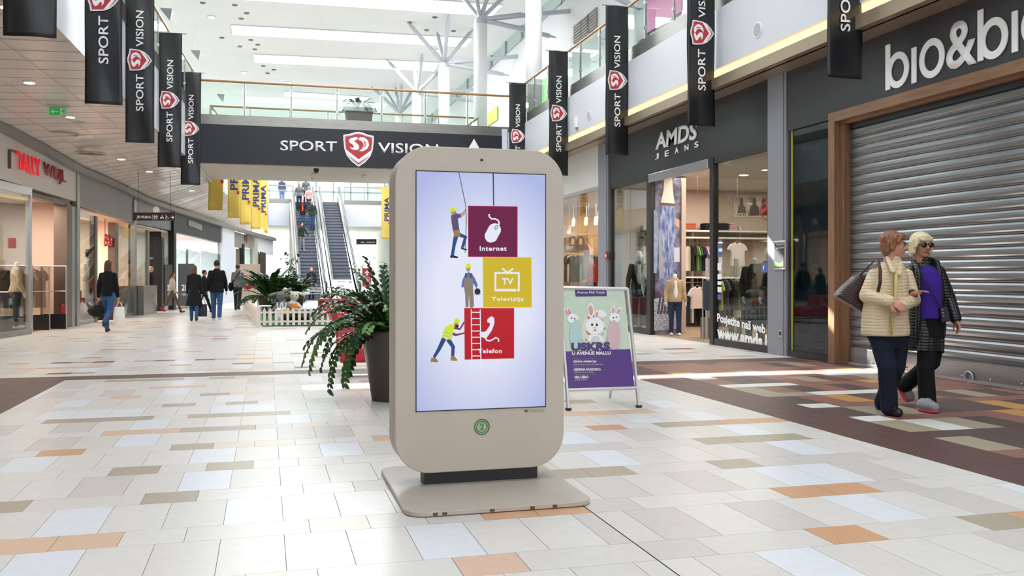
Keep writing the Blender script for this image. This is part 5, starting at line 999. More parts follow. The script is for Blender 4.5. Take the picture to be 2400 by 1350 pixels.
# planter on the bridge
c = depth_at(841, 300, 30.3); c.z = 6.02
t = thing('bridge_planter', 'brown planter with a pale rim and sprawling green plant on the bridge', 'plant', (c.x, c.y, 6.02)); w_ = .45
mb = MB(); mb.add([(c.x + a, c.y + b, c.z + z) for a, b, z in ((-.36, -.2, 0), (.36, -.2, 0), (.36, .2, 0), (-.36, .2, 0), (-.44, -.25, .66), (.44, -.25, .66), (.44, .25, .66), (-.44, .25, .66))], [(0, 3, 2, 1), (4, 5, 6, 7), (0, 1, 5, 4), (1, 2, 6, 5), (2, 3, 7, 6), (3, 0, 4, 7)])
mb.build('box', mat('planter_brown', '#564743', rough=.5), t); MB().box(c.x - .5, c.x + .5, c.y - .3, c.y + .3, c.z + .66, c.z + .84).build('rim', mat('planter_rim', '#c9cdd4', rough=.4), t, bevel=.03)
zz_plant(t, (c.x, c.y, c.z + .8), fan(34, .62, 31, .1, 1.5, 1.8), 60, .9, 8)
# tall leafy plants by the escalators
def tall_plant(u, D, label, h, n, seed, sp=.35):
    c = depth_at(u, 700, D); c.z = 0; rr = random.Random(seed); t = thing('tall_plant', label, 'plant', c, 'tall thin plants by the escalators'); MB().lathe(c, [(.2, 0), (.28, .45), (.25, .45)], 16).build('pot', POT, t, smooth=True)
    pts = [V((c.x + .08 * math.sin(i), c.y, .4 + (h - .4) * i / 8)) for i in range(9)]; MB().tube(pts, .02, 5).build('trunk', STEM, t)
    for i in range(n):
        p = pts[3 + i % 6] + V((rr.uniform(-sp, sp), rr.uniform(-sp, sp), rr.uniform(-.15, .25))); a = rr.uniform(0, 6.28)
        o = bpy.data.objects.new('leaf', LM[rr.choice((0, 1))]); COL.objects.link(o); attach(o, t); o.matrix_basis = M4.Translation(p) @ M4.Rotation(a, 4, 'Z') @ M4.Rotation(rr.uniform(-.8, .8), 4, 'Y') @ M4.Scale(2.6, 4)
tall_plant(680, 38, 'tall dark ficus-like plant left of the escalator flank', 2.0, 60, 41, .28); tall_plant(862, 40, 'thin plant with scattered round leaves right of the escalators', 1.9, 34, 42, .8)
# ================================================================ PICKET FENCE GARDEN
FW_ = mat('picket_white', '#e6dfda', rough=.6); pa = V((-.18, 23.56)); pb = V((4.2, 23.3)); pc = V((-.8, 35.0))
t = thing('picket_fence', 'low white picket fence around the Easter corner', 'fence', (pa.x, pa.y, 0)); pm = MB(); pm.prism([(-.034, 0, .03), (.034, 0, .03), (.034, 0, .41), (0, 0, .48), (-.034, 0, .41)], (0, .016, 0)); pk = pm.mesh('picket', FW_)
for a, b in ((pa, pb), (pa, pc)):
    L = (b - a).length; n = int(L / .141); ang = math.atan2(b.y - a.y, b.x - a.x)
    for i in range(1, n): p = a.lerp(b, i / n); o = bpy.data.objects.new('picket', pk); COL.objects.link(o); attach(o, t); o.matrix_basis = M4.Translation((p.x, p.y, 0)) @ M4.Rotation(ang, 4, 'Z')
    for z in (.1, .33): MB().obox(a, b, -.02, z, z + .05, off=-.017).build('rail', FW_, t)
MB().box(pa.x - .05, pa.x + .05, pa.y - .05, pa.y + .05, 0, .5).build('corner_post', FW_, t)
t = MB().prism([(pa.x + .1, pa.y + .1, .002), (pb.x, pb.y + .1, .002), (pb.x, 34.9, .002), (pc.x + .1, 34.9, .002)], (0, 0, .02)).build('turf_mat', mat('turf', '#3f7a45', rough=.95, noise=.4, nscale=30, bump=.6, bscale=80), None, fix=True); tag(t, 'green artificial turf inside the white picket fence', 'turf')
def at_depth0(u, D, z=0.): p = depth_at(u, 700, D); p.z = z; return p
def plush(u, D, label, c1, c2, lean_=1, hgt=.5):
    p = at_depth0(u, D, .03); t = thing('stuffed_rabbit', label, 'soft toy', p, 'stuffed rabbits'); m1 = cloth('plush_' + c1[1:], c1); m2 = cloth('plush_' + c2[1:], c2); b = MB()
    b.ell(p + V((0, 0, .32)), (.16, .15, .24)); b.ell(p + V((lean_ * .05, 0, .66)), (.13, .12, .14)); b.cap(p + V((-.08, -.03, .12)), p + V((-.2, -.28, .06)), .07, .05); b.cap(p + V((.08, -.03, .12)), p + V((.22, -.26, .06)), .07, .05)
    b.cap(p + V((-.13, 0, .45)), p + V((-.27, -.1, .28)), .05, .04); b.cap(p + V((.13, 0, .45)), p + V((.27, -.1, .3)), .05, .04); b.build('body', m1, t, remesh=.02, sm=2)
    for s_ in (-1, 1):
        MB().cap(p + V((lean_ * .05 + s_ * .07, 0, .76)), p + V((lean_ * .05 + s_ * .26, -.02, .7 if s_ == lean_ else .86)), .04, .05).build('ear', m1, t, smooth=True); MB().ell(p + V((lean_ * .05 + s_ * .05, -.115, .69)), .014, 6, 5).build('eye', EYED, t)
    m = MB(); loft(m, [(p + V((0, 0, .14)), .185, .17), (p + V((0, 0, .32)), .17, .16), (p + V((0, 0, .46)), .14, .13)]); m.build('outfit', m2, t, smooth=True)
plush(662, 25.5, 'grey stuffed rabbit slumped behind the picket fence', '#77787d', '#6c6f7a', -1); plush(686, 25.8, 'white stuffed rabbit in an orange outfit behind the picket fence', '#dcd2ca', '#d47a2c', 1)
RX = MATS.get('x')
for i, (u, D, l) in enumerate(((654, 24.4, 'small white rabbit ornament just behind the fence, left'), (666, 24.6, 'small white rabbit ornament behind the fence, right of its twin'))):
    p = at_depth0(u, D, .03); t = thing('rabbit_ornament', l, 'ornament', p, 'small white rabbit ornaments'); b = MB(); b.ell(p + V((0, 0, .13)), (.09, .09, .13)); b.ell(p + V((0, -.02, .3)), (.075, .07, .075)); b.cap(p + V((-.03, 0, .35)), p + V((-.05, 0, .52)), .022, .02); b.cap(p + V((.03, 0, .35)), p + V((.05, 0, .5)), .022, .02); b.build('body', RW, t, remesh=.012, sm=1)
    for s_ in (-1, 1): MB().ell(p + V((s_ * .03, -.088, .31)), .01, 6, 5).build('eye', EYED, t)
def flowerpot(u, D, col, label):
    p = at_depth0(u, D, .025); t = thing('flower_pot', label, 'flowers', p, 'pots of spring flowers'); MB().lathe(p, [(.07, 0), (.1, .16), (.09, .16)], 12).build('pot', SOIL, t); rr = random.Random(int(u)); m = MB()
    for i in range(16): a = rr.uniform(0, 6.28); e = rr.uniform(.05, .16); m.tube([p + V((0, 0, .15)), p + V((e * math.cos(a), e * math.sin(a), .28))], [.006, .012], 4)
    m.build('foliage', LEAFM[0], t)['kind'] = 'stuff'
    for i in range(9): a = rr.uniform(0, 6.28); e = rr.uniform(.02, .16); MB().ell(p + V((e * math.cos(a), e * math.sin(a), rr.uniform(.24, .38))), (.035, .035, .02), 7, 5).build('flower', col, t)
YF = mat('flower_yellow', '#e0d02e', rough=.6); WF = mat('flower_white', '#e8e6ee', rough=.6); PF = mat('flower_purple', '#5a4a8a', rough=.6)
for i, (u, c_, l) in enumerate(((668, YF, 'yellow'), (681, YF, 'yellow'), (694, WF, 'white'), (706, WF, 'white'), (719, WF, 'white'), (728, PF, 'violet'))): flowerpot(u, 23.9 + .1 * (i % 2), c_, '%s flowers in a dark pot behind the picket fence, %s from the left' % (l, order[i]))
p = at_depth0(621, 25, 0); t = thing('garden_stool', 'small white wire stool inside the picket fence', 'stool', p); MB().lathe(p, [(.0, .42), (.17, .42), (.18, .44), (.17, .46), (0, .46)], 18, cap=False).build('seat', RW, t)
for k in range(4): a = k * math.pi / 2 + .6; MB().tube([p + V((.14 * math.cos(a), .14 * math.sin(a), .43)), p + V((.18 * math.cos(a), .18 * math.sin(a), .02))], .012, 5).build('leg', RW, t)
# red seats
REDS = mat('red_leather', '#a8202f', rough=.35, spec=.5); CHR = mat('chrome', '#c8c8ca', rough=.15, metal=1)
def lounge(x, y, label, rz=0, L=1.5):
    t = thing('lounge_seat', label, 'seat', (0, 0, 0), 'red lounge seats'); prof = [(0, .2), (.1, .17), (.62, .17), (.72, .22), (.78, .4), (.86, .72), (.8, .76), (.7, .46), (.62, .42), (.12, .42), (.02, .36)]
    MB().prism([(0, b, c_) for b, c_ in prof], (L, 0, 0)).build('cushion', REDS, t, fix=True, bevel=.02)
    for xx in (.12, L - .12): MB().tube([(xx, .1, .17), (xx, .08, .015), (xx, .62, .015), (xx, .6, .17)], .014, 6).build('sled_leg', CHR, t)
    MB().tube([(.12, .08, .015), (L - .12, .08, .015)], .014, 6).build('crossbar', CHR, t); t.location = (x, y, 0); t.rotation_euler.z = math.radians(rz)
lounge(.9, 11.6, 'red leather lounge seat on chrome runners behind the big plant'); lounge(1.9, 17.0, 'second red lounge seat, glimpsed through the plant leaves', 35, 1.1); lounge(2.2, 21.2, 'farthest red lounge seat, next to the picket fence', 90, 1.2)
t = thing('red_planter', 'long low dark red box planter behind the stuffed rabbits', 'planter', (3, 29, 0)); MB().box(1.55, 5.4, 28.2, 28.9, 0, .52).build('box', mat('planter_red', '#9c2434', rough=.4), t, bevel=.01); MB().box(1.5, 5.45, 28.15, 28.95, .52, .57).build('rim', mat('planter_pink_rim', '#c2596a', rough=.4), t)
for k in range(9):
    p = V((1.9 + k * .42, 28.5, .55)); o = MB(); rr = random.Random(k)
    for q in range(14): a = rr.uniform(0, 6.28); o.tube([p, p + V((.22 * math.cos(a), .22 * math.sin(a), rr.uniform(.05, .3)))], [.012, .03], 4)
    tag(o.build('green_shrub', LEAFM[k % 2], None), 'low green shrub in the red planter, %s from its left end' % order[k], 'shrub', 'shrubs in the red planter')['kind'] = 'stuff'
# bench and boards at the escalators
p = at_depth0(733, 41.5); t = thing('slatted_bench', 'small grey slatted bench at the escalator foot', 'bench', p); 
for k in range(4): MB().box(p.x - .45, p.x + .45, p.y + k * .1, p.y + k * .1 + .07, .42, .45).build('slat', ALU, t)
for k in range(2): MB().box(p.x - .45, p.x + .45, p.y + .42, p.y + .45, .52 + k * .13, .61 + k * .13).build('back_slat', ALU, t)
for a, b in ((-.4, 0), (.36, 0), (-.4, .33), (.36, .33)): MB().box(p.x + a, p.x + a + .04, p.y + b, p.y + b + .04, 0, .42).build('leg', ALU, t)
def quad_px(u0, v0, u1, v1, Y, m, t, name, d=.03): return polyY([(u0, v0), (u1, v0), (u1, v1), (u0, v1)], Y, m, t, name, d=d)
Yb = 43.5; t = thing('notice_board', 'white notice board at the foot of the right escalator', 'board', atY(803, 675, Yb)); quad_px(779, 655, 828, 700, Yb, SIGNW, t, 'panel'); a = atY(790, 700, Yb); b = atY(818, 700, Yb)
for q in (a, b): MB().box(q.x - .03, q.x + .03, Yb - .03, Yb + .1, 0, q.z + .1).build('leg', BLACKM, t)
for i, (w1, v, c_) in enumerate(((812, 660, '#8a2a33'), (806, 669, '#4c4f9a'), (800, 678, '#4c4f9a'))): textY(('OBAVIJEST', 'Dobro dosli', 'u centar')[i], Yb - .032, (790, v + 3), (w1, v + 3), (790, v - 2), mat('ink_' + c_[1:], c_), t, depth=.001)
Yb = 38.; t = thing('sale_sign', 'red stand sign with white arrow and percent text right of the escalators', 'sign', atY(860, 650, Yb)); quad_px(849, 628, 870, 672, Yb, mat('sale_red', '#b93a48', rough=.5), t, 'panel'); q = atY(860, 672, Yb); MB().box(q.x - .15, q.x + .15, Yb - .15, Yb + .15, 0, .04).build('foot', ALU, t); MB().box(q.x - .02, q.x + .02, Yb, Yb + .03, 0, q.z).build('post', ALU, t)
polyY([(860, 633), (866, 640), (862, 640), (862, 646), (858, 646), (858, 640), (854, 640)], Yb - .032, SIGNW, t, 'arrow'); textY('% -20 %', Yb - .032, (851, 656), (868, 656), (851, 650), SIGNW, t, depth=.001); textY('AKCIJA', Yb - .032, (852, 664), (868, 664), (852, 659), SIGNW, t, depth=.001)
# ================================================================ HANGING SIGNS, CEILING FITTINGS
def hang(u0, v0, u1, v1, Y, label, words, top=4.3):
    t = thing('direction_sign', label, 'sign', atY((u0 + u1) / 2, v0, Y), 'hanging direction signs'); quad_px(u0, v0, u1, v1, Y, mat('sign_dark', '#2a2326', rough=.4), t, 'panel', d=.08); quad_px(u0, v0 - 1.6, u1, v0, Y, mat('sign_maroon', '#6d2a37', rough=.4), t, 'top_strip', d=.1)
    for f in (.12, .88): p = atY(u0 + (u1 - u0) * f, v0, Y); MB().tube([p, (p.x, p.y, top)], .005, 5).build('hanger_rod', BLACKM, t)
    for s_, a, b, h_, yb in words: textY(s_, Y - .082, (a, yb), (b, yb), (a, yb - h_), SIGNW, t, depth=.001, bold=.02)
    return t
Yh = 27.5
t = hang(313, 500, 411, 517, Yh, 'black hanging sign with arrows and pictograms over the left walkway', (('PRIMA', 330, 355, 6.5, 512),), 4.2)
def ink(pts, Y, t, name='pictogram'): return polyY(pts, Y - .082, SIGNW, t, name)
ink([(319, 513), (324.5, 507.5), (321, 507.5), (321, 505.5), (327, 505.5), (327, 511.5), (325.3, 511.5), (325.3, 509), (320.3, 514)], Yh, t); ink([(400, 508.3), (405, 508.3), (403, 505.5), (405, 505.5), (408.5, 509.3), (405, 513), (403, 513), (405, 510.3), (400, 510.3)], Yh, t)
ink([(357.5, 503), (358.3, 503), (358.3, 515), (357.5, 515)], Yh, t)
for x in (362.5, 367.5): ink(cir(x, 504.8, 1.2, n=8), Yh, t); ink([(x - 1.8, 506.3), (x + 1.8, 506.3), (x + 1.8, 510), (x + 1, 510), (x + .8, 514.5), (x - .8, 514.5), (x - 1, 510), (x - 1.8, 510)], Yh, t)
ink([(375, 510), (380, 507), (383, 509), (384, 513), (382, 513), (381, 510.5), (376, 513)], Yh, t); ink(cir(380, 505, 1.2, n=8), Yh, t); ink(stroke([(389, 505), (389.5, 509.5), (393.5, 509.5), (395, 513)], 1.3), Yh, t); ink(stroke(cir(391, 511, 3.2, n=10, a0=60, a1=300), .9), Yh, t); ink(cir(389, 503.8, 1.1, n=8), Yh, t)
hang(567, 562, 615, 572, 56, 'small black hanging sign before the white shops on the left', (('izlaz   exchange', 577, 612, 4.5, 569.5),), 4.35); hang(835, 562, 882, 573, 62, 'small black hanging sign between escalators and totem', (('izlaz   exchange', 846, 879, 4.5, 570),), 4.5)
t = thing('exit_sign', 'green emergency exit sign with arrow and running figure under the left soffit', 'sign', atY(136, 262, 18.4), None); GE = mat('exit_green', '#1e9a3f', rough=.4, emit='#1f9c42', es=.5); Ye = 18.4
quad_px(117.5, 252.5, 155.5, 270.5, Ye, GE, t, 'panel', d=.05); Yq = Ye - .052; q = polyY([(141, 254), (153.5, 254), (153.5, 269), (141, 269)], Yq, SIGNW, t, 'door_field'); polyY([(147, 256), (151.5, 256), (151.5, 268), (148.5, 268), (149, 263)], Yq - .003, GE, t, 'door_leaf')
polyY([(119.5, 261.5), (125.5, 256), (127.5, 256), (123.5, 260.5), (136.5, 260.5), (136.5, 262.7), (123.5, 262.7), (127.5, 267), (125.5, 267)], Yq, SIGNW, t, 'arrow'); polyY(cir(146.6, 257, 1.3, n=8), Yq - .003, GE, t, 'figure'); polyY([(143, 260), (147.5, 259), (148.5, 262.5), (147.5, 264), (144.5, 268.5), (143, 268), (145.5, 263.5), (142.5, 262)], Yq - .003, GE, t, 'figure')
p = atY(136, 252, Ye); MB().box(p.x - .2, p.x + .2, Ye - .03, Ye, p.z, 4.42).build('mount', mat('clear_plate', '#c8c4c0', rough=.3), t)
def soffz(x, y):
    for (a, za), (b, zb) in zip(rows_, rows_[1:]):
        if a.y <= y <= b.y:
            f = (y - a.y) / (b.y - a.y); xl = a.x + (b.x - a.x) * f; zl = za + (zb - za) * f; xr = edgex(y); g = (x - xl) / (xr - xl); return zl + (4.5 - zl) * g
    return 4.4
for i, (u, v, l) in enumerate(((69, 192, 'nearest recessed downlight in the left soffit'), (165, 273, 'recessed downlight right of the exit sign'), (284, 372, 'recessed downlight below the third black banner'), (350, 401, 'recessed downlight near the bridge corner'), (450, 446, 'recessed downlight by the yellow banners'), (18, 15, 'recessed downlight in the top left corner'))):
    p = atZ(u, v, 4.42); z = soffz(p.x, p.y); p = atZ(u, v, z); t = thing('downlight', l, 'lamp', (p.x, p.y, z), 'recessed downlights in the left soffit'); MB().lathe((p.x, p.y, z - .02), [(.08, 0), (.105, 0), (.105, .03)], 16).build('rim', SIGNW, t); MB().lathe((p.x, p.y, z - .024), [(.08, 0), (.08, .01)], 16).build('lens', LAMPW, t)
VENT = mat('vent_grey', '#a39a92', rough=.5)
for i, (u, v, l) in enumerate(((145, 312, 'round ceiling air diffuser near the exit sign'), (213, 357, 'round ceiling air diffuser past the exit sign'), (180, 284, 'flat round ceiling speaker by the exit sign'))):
    p = atZ(u, v, 4.3); z = soffz(p.x, p.y); p = atZ(u, v, z); t = thing('air_diffuser', l, 'vent', (p.x, p.y, z), 'round fittings in the left soffit')
    if i < 2:
        for k, r in enumerate((.34, .26, .18, .1)): mb = MB(); mb.lathe((p.x, p.y, z - .03 + .004 * k), [(r - .03, .0), (r, .0), (r, .02)], 20, cap=False); mb.build('ring', VENT, t)
    else: MB().lathe((p.x, p.y, z - .02), [(.15, 0), (.17, .02)], 20).build('grille', VENT, t)
for i, (u, v, y) in enumerate(((741, 397, 28.9), (735, 418, 32.4), (853, 412, 31.8), (735, 408, 31))):
    p = atZ(u, v, 4.56); t = thing('ceiling_camera', '%s small dome fitting under the bridge' % ['front left', 'rear left', 'right', 'flat middle'][i], 'camera', p, 'fittings under the bridge'); MB().lathe((p.x, p.y, 4.5), [(.03, -.06), (.07, -.02), (.08, .03), (.08, .08)], 14).build('dome', BLACKM if i < 1 else SIGNW, t, smooth=True)
for i, (u, v, l) in enumerate(((1776, 70, 'round grey speaker in the white fascia above the jeans shop'), (1381, 271, 'round grey speaker in the white fascia beside the fourth right banner'))):
    p = atX(u, v, XB - .06); t = thing('wall_speaker', l, 'speaker', p, 'round fascia speakers'); n = 24
    MB().prism([(XB - .075, p.y + .125 * math.cos(2 * math.pi * k / n), p.z + .125 * math.sin(2 * math.pi * k / n)) for k in range(n)], (.015, 0, 0)).build('rim', SIGNW, t, fix=True); MB().prism([(XB - .08, p.y + .105 * math.cos(2 * math.pi * k / n), p.z + .105 * math.sin(2 * math.pi * k / n)) for k in range(n)], (.01, 0, 0)).build('grille', mat('speaker_grey', '#b5b8bf', rough=.6), t, fix=True)
p = atX(1353, 285, XB - .06); t = thing('wall_sensor', 'small white sensor box on the right fascia', 'sensor', p); MB().box(XB - .12, XB - .06, p.y - .08, p.y + .08, p.z - .15, p.z + .12).build('housing', SIGNW, t, bevel=.01); MB().box(XB - .11, XB - .07, p.y - .03, p.y + .03, p.z - .2, p.z - .15).build('detector', VENT, t)
# small floodlights high on the left
for i, (u, v, D) in enumerate(((375, 18, 34), (447, 117, 42), (508, 220, 52))):
    p = depth_at(u, v, D); t = thing('floodlight', 'grey wedge floodlight %s on the upper left' % ['nearest the fourth banner', 'in the middle', 'farthest, above the bridge rail'][i], 'lamp', p, 'wedge floodlights'); MB().prism([p, p + V((.42, 0, 0)), p + V((.36, 0, -.42)), p + V((.25, 0, -.32))], (0, .3, 0)).build('housing', mat('flood_grey', '#8a8f92', rough=.5), t, fix=True); MB().tube([p + V((.2, .15, -.03)), (p.x + .2, p.y + .15, ZR)], .015, 5).build('stem', SIGNW, t)
# ================================================================ UPPER FLOOR RIGHT: SHOPS GLIMPSED
XU = 11.45
def upx(u0, v0, u1, v1, m, t, name, X=XU):
    a = atX(u0, v0, X); b = atX(u1, v0, X); zt = (a.z + b.z) / 2; c_ = atX(u0, v1, X); return MB().box(X - .03, X, b.y, a.y, max(c_.z, 6.05), zt).build(name, m, t)
t = thing('upper_shop', 'upper floor shop with pink window panel above the right banners', 'shopfront', (XU, 22, 6)); upx(1518, -30, 1602, 78, mat('panel_pink', '#c9609c', rough=.4), t, 'pink_panel'); upx(1493, 0, 1512, 100, mat('panel_slate', '#7d8890', rough=.3), t, 'slate_panel'); upx(1600, -40, 1612, 90, ALU, t, 'frame'); upx(1512, -10, 1518, 90, ALU, t, 'frame')
t = thing('upper_shop', 'upper floor shop with green panel near the fourth right banner', 'shopfront', (XU, 36, 6)); upx(1268, 176, 1287, 245, mat('panel_green', '#7cc06a', rough=.4, emit='#7cc06a', es=.3), t, 'green_panel'); upx(1335, 100, 1420, 215, mat('panel_mist', '#aeb8ba', rough=.25), t, 'window'); upx(1264, 165, 1290, 176, BLACKM, t, 'header')
t = thing('upper_shop', 'yellow panelled shop far on the upper floor, right of the bridge', 'shopfront', (XU, 55, 6)); upx(1141, 258, 1166, 297, mat('panel_yellow', '#e3d04e', rough=.5, emit='#e3d04e', es=.2), t, 'yellow_panel', XU)
for i, (u, v, D, l) in enumerate(((1254, 255, 31.5, 'low wooden counter behind the glass at the right end of the bridge'), (1487, 90, 23, 'low wooden counter behind the glass under the pink panel'))):
    p = depth_at(u, v, D); t = thing('counter', l, 'counter', (p.x, p.y, 6.02), 'wooden counters upstairs'); MB().box(p.x - .45, p.x + .45, p.y - .3, p.y + .3, 6.02, 6.85).build('body', OAK, t); MB().box(p.x - .48, p.x + .48, p.y - .33, p.y + .33, 6.85, 6.9).build('worktop', VENT, t)
for i, (u, v) in enumerate(((1355, 75), (1372, 62), (1388, 48))):
    p = atX(u, v, XU); t = thing('wall_grille', 'grey air grille on the upper right wall, %s of three' % ['lowest', 'middle', 'highest'][i], 'vent', p, 'air grilles on the upper wall'); MB().box(XU - .03, XU + .05, p.y - .45, p.y + .45, p.z - .35, p.z + .35).build('frame', VENT, t)
    for k in range(6): MB().box(XU - .05, XU - .03, p.y - .42, p.y + .42, p.z - .3 + k * .11, p.z - .26 + k * .11).build('louvre', mat('louvre_grey', '#7b7d7f'), t)
# ================================================================ LEFT SHOP FRONTS (curving line of fronts)
BRN = mat('bronze_frame', '#6b5e55', rough=.4, metal=.5); PEACH = mat('peach_wall', '#e2cdbf', rough=.8); GPAN = mat('fascia_grey', '#8b8988', rough=.5); FW2 = mat('fascia_ivory', '#cfc8c2', rough=.5); SGL = MATS['shop_glass']; LFLOOR = mat('left_shop_floor', '#8d6f5b', rough=.4)
def nrm(u): a = onwall(u - 1, 700); b = onwall(u + 1, 700); d = (b - a); d.z = 0; d.normalize(); return V((-d.y, d.x, 0))     # towards the shop
def wq(u0, u1, t0, t1, b0, b1, m, par, name, th=.1, off=0., seg=None):
    """upright slab on the shop line between pixel columns u0,u1; t,b = pixel rows of its top and bottom (or heights when below 10)"""
    n = max(1, seg or int((u1 - u0) / 60)); mb = MB()
    for i in range(n):
        P = []
        for f in (i / n, (i + 1) / n):
            u = u0 + (u1 - u0) * f; t = t0 + (t1 - t0) * f; b = b0 + (b1 - b0) * f; a = onwall(u, 700, off); zt = onwall(u, t, off).z if abs(t) > 10 else t; zb = onwall(u, b, off).z if abs(b) > 10 else b; P.append((a, zb, zt))
        (a, za, zta), (b_, zb_, ztb) = P; nn = nrm((u0 + u1) / 2) * th
        mb.prism([(a.x, a.y, za), (b_.x, b_.y, zb_), (b_.x, b_.y, ztb), (a.x, a.y, zta)], nn)
    return mb.build(name, m, par, fix=True)
def shop(name, label, u0, cat='shopfront'): p = onwall(u0, 700); return thing(name, label, cat, (p.x, p.y, 0))
def room(u0, u1, dep, wall, fl, cz, lamp, col, back=None):
    a = onwall(u0, 700); b = onwall(u1, 700); n = nrm((u0 + u1) / 2); a.z = b.z = 0; ia = a + n * .12; ib = b + n * .12; A = a + n * dep; B = b + n * dep
    def wl(p, q, nm, m=wall): mb = MB(); mb.obox(p, q, .08, 0, cz); struct(mb.build(nm, m))
    wl(A, B, 'wall_back', back or wall); wl(ib, B, 'wall_right'); wl(A, ia, 'wall_left')
    mb = MB(); mb.prism([(ia.x, ia.y, cz), (ib.x, ib.y, cz), (B.x, B.y, cz), (A.x, A.y, cz)], (0, 0, .06)); struct(mb.build('ceiling', mat('left_shop_ceiling', '#d3c4b8', rough=.8), fix=True))
    mb = MB(); mb.prism([(ia.x, ia.y, .001), (ib.x, ib.y, .001), (B.x, B.y, .001), (A.x, A.y, .001)], (0, 0, .005)); struct(mb.build('floor', fl, fix=True))
    c = (ia + ib + A + B) / 4; area('shop_light', (c.x, c.y, cz - .1), min(3, dep * .6), min(3, (b - a).length * .6), lamp, col)
    return ia, ib, A, B
# --- first shop
t = shop('sign_panel', 'ivory fascia with raised red shop name at the left picture edge', 60, 'sign'); wq(-500, 176, 28, 394, 270, 472, FW2, t, 'panel', .25, .02, 8)
RL = mat('letter_red', '#e02330', rough=.35, emit='#ff2030', es=.35); RL2 = mat('letter_dark_red', '#9b3238', rough=.4)
for s_, a, b, c_, m_ in (('TALLY', (33, 395), (89, 414), (30, 352), RL), ('WEiJL', (97, 417), (148, 437), (95, 379), RL2)): textmesh('lettering', s_, onwall(*a, .05), onwall(*b, .05), onwall(*c_, .05), m_, t, depth=.03, off=.0, bold=.015)
mb = MB(); p = onwall(17, 352, .05); q = onwall(17, 395, .05); mb.tube([p, q], .03, 5).tube([p, onwall(30, 356, .05)], .025, 5); mb.build('letter_bracket', BRN, t)
t = shop('shop_front', 'glass front and open doorway under the red shop name', 60); wq(-500, 70, 3.05, 3.05, .12, .12, SGL, t, 'glass_pane', .015, 0, 8); wq(-500, 72, 3.25, 3.2, 3.05, 3.03, mat('bright_rail', '#c9c6c2', rough=.25, metal=.7), t, 'head_rail', .12, .03, 8); wq(-500, 72, .12, .12, 0, 0, STEEL, t, 'bottom_rail', .1, .02, 8)
wq(69, 73, 3.1, 3.1, 0, 0, ALU, t, 'door_post', .1, .02); wq(155, 167, 3.02, 3.02, 0, 0, BRN, t, 'door_post', .3, .02); wq(167, 178, 3.0, 3.0, 0, 0, STEEL, t, 'corner_strip', .2, .02); wq(73, 156, 3.1, 3.05, 3.02, 2.98, BRN, t, 'door_head', .2, .0)
ia, ib, A, B = room(-330, 176, 5.0, PEACH, LFLOOR, 3.1, 420, (1, .82, .68))
n_ = nrm(110); q_ = onwall(118, 700) + n_ * .7; area('shop_light', (q_.x, q_.y, 3.0), .9, 1.6, 70, (1, .84, .7))  # added light without a fitting, brightens the doorway in front of the partition
mb = MB(); mb.obox(onwall(104, 700) + n_ * 2.2, onwall(165, 700) + n_ * 2.2, .1, 0, 3.08); struct(mb.build('wall_back', PEACH))
def wpt(u, off, z=0.):
    p = onwall(u, 700); d = V((*ray(u), 0)).normalized(); p = p + d * off * 2; p.z = z; return p
for (u, off, l) in ((86, .55, 'left anti-theft gate with black foot panel in the first left doorway'), (126, .2, 'right anti-theft gate with black foot panel in the first left doorway'), (36, .8, 'anti-theft gate behind the first left glass front')):
    p = wpt(u, off); t = thing('security_gate', l, 'security gate', p, 'anti-theft gates of the first left shop'); w_ = .3 if u > 50 else .38
    for s_ in (-1, 1): MB().tube([p + LX * w_ * s_, p + LX * w_ * s_ + V((0, 0, 1.5))], .018, 6).build('upright', ALU, t)
    for z in (.9, 1.5): MB().tube([p - LX * w_ + V((0, 0, z)), p + LX * w_ + V((0, 0, z))], .014, 6).build('crossbar', ALU, t)
    m = MB(); a = p - LX * w_; b = p + LX * w_; m.obox(a, b, .03, 0, .36); m.build('foot_panel', BLACKM, t); m = MB(); m.obox(a, b, .008, .38, 1.48); m.build('clear_panel', glassmat('gate_acrylic', '#f0ece8', .05), t)
p = wpt(149, .12); t = thing('fire_extinguisher', 'red fire extinguisher with black hose at the first left doorway', 'extinguisher', p); MB().lathe(p, [(.075, 0), (.08, .02), (.08, .5), (.05, .58), (.02, .6), (.02, .66)], 14).build('cylinder', mat('extinguisher_red', '#a81e24', rough=.35), t, smooth=True); MB().tube([p + V((0, 0, .64)), p + V((-.12, 0, .66)), p + V((-.2, 0, .5)), p + V((-.17, 0, .15))], .015, 6).build('hose', BLACKM, t, smooth=True)
for i, (u, off, c1, l) in enumerate(((20, 1.2, '#3a3430', 'dark garments'), (50, 1.1, '#8d6f55', 'tan garments'), (92, 1.6, '#5d4638', 'brown garments'))):
    p = wpt(u, off); t = thing('clothes_rack', 'rack of %s behind the first left glass front' % l, 'clothes rack', p, 'racks in the first left shop'); MB().tube([p - LX * .5 + V((0, 0, 1.5)), p + LX * .5 + V((0, 0, 1.5))], .015, 6).build('rail', ALU, t)
    for s_ in (-.5, .5): MB().tube([p + LX * s_, p + LX * s_ + V((0, 0, 1.5))], .015, 6).build('leg', ALU, t)
    for k in range(6): garment(p.x + LX.x * (-.42 + k * .17), p.y + LX.y * (-.42 + k * .17), 1.49, 50, [c1, '#2b2928', '#6e5c50', c1, '#4b4440', '#a08a76'][k], label='%s hanging on the rack of %s, %s from its left end' % (['jacket', 'coat', 'top', 'shirt', 'cardigan', 'blouse'][k], l, order[k]), h=.9, w=.36, th=.05)
human('headless mannequin in pale puffer jacket behind the first left glass', wpt(38, .5, .1), -60, 1.6, legs=((3, 0), (-3, 0)), arms=((0, 12, 20), (0, 12, 20)), skin=MANN, hair=None, top='#b9a78f', trousers='#3a3b40', shoes='#c8c4be', name='mannequin', cat='mannequin', group='shop window mannequins', head=False, bulk=1.2)
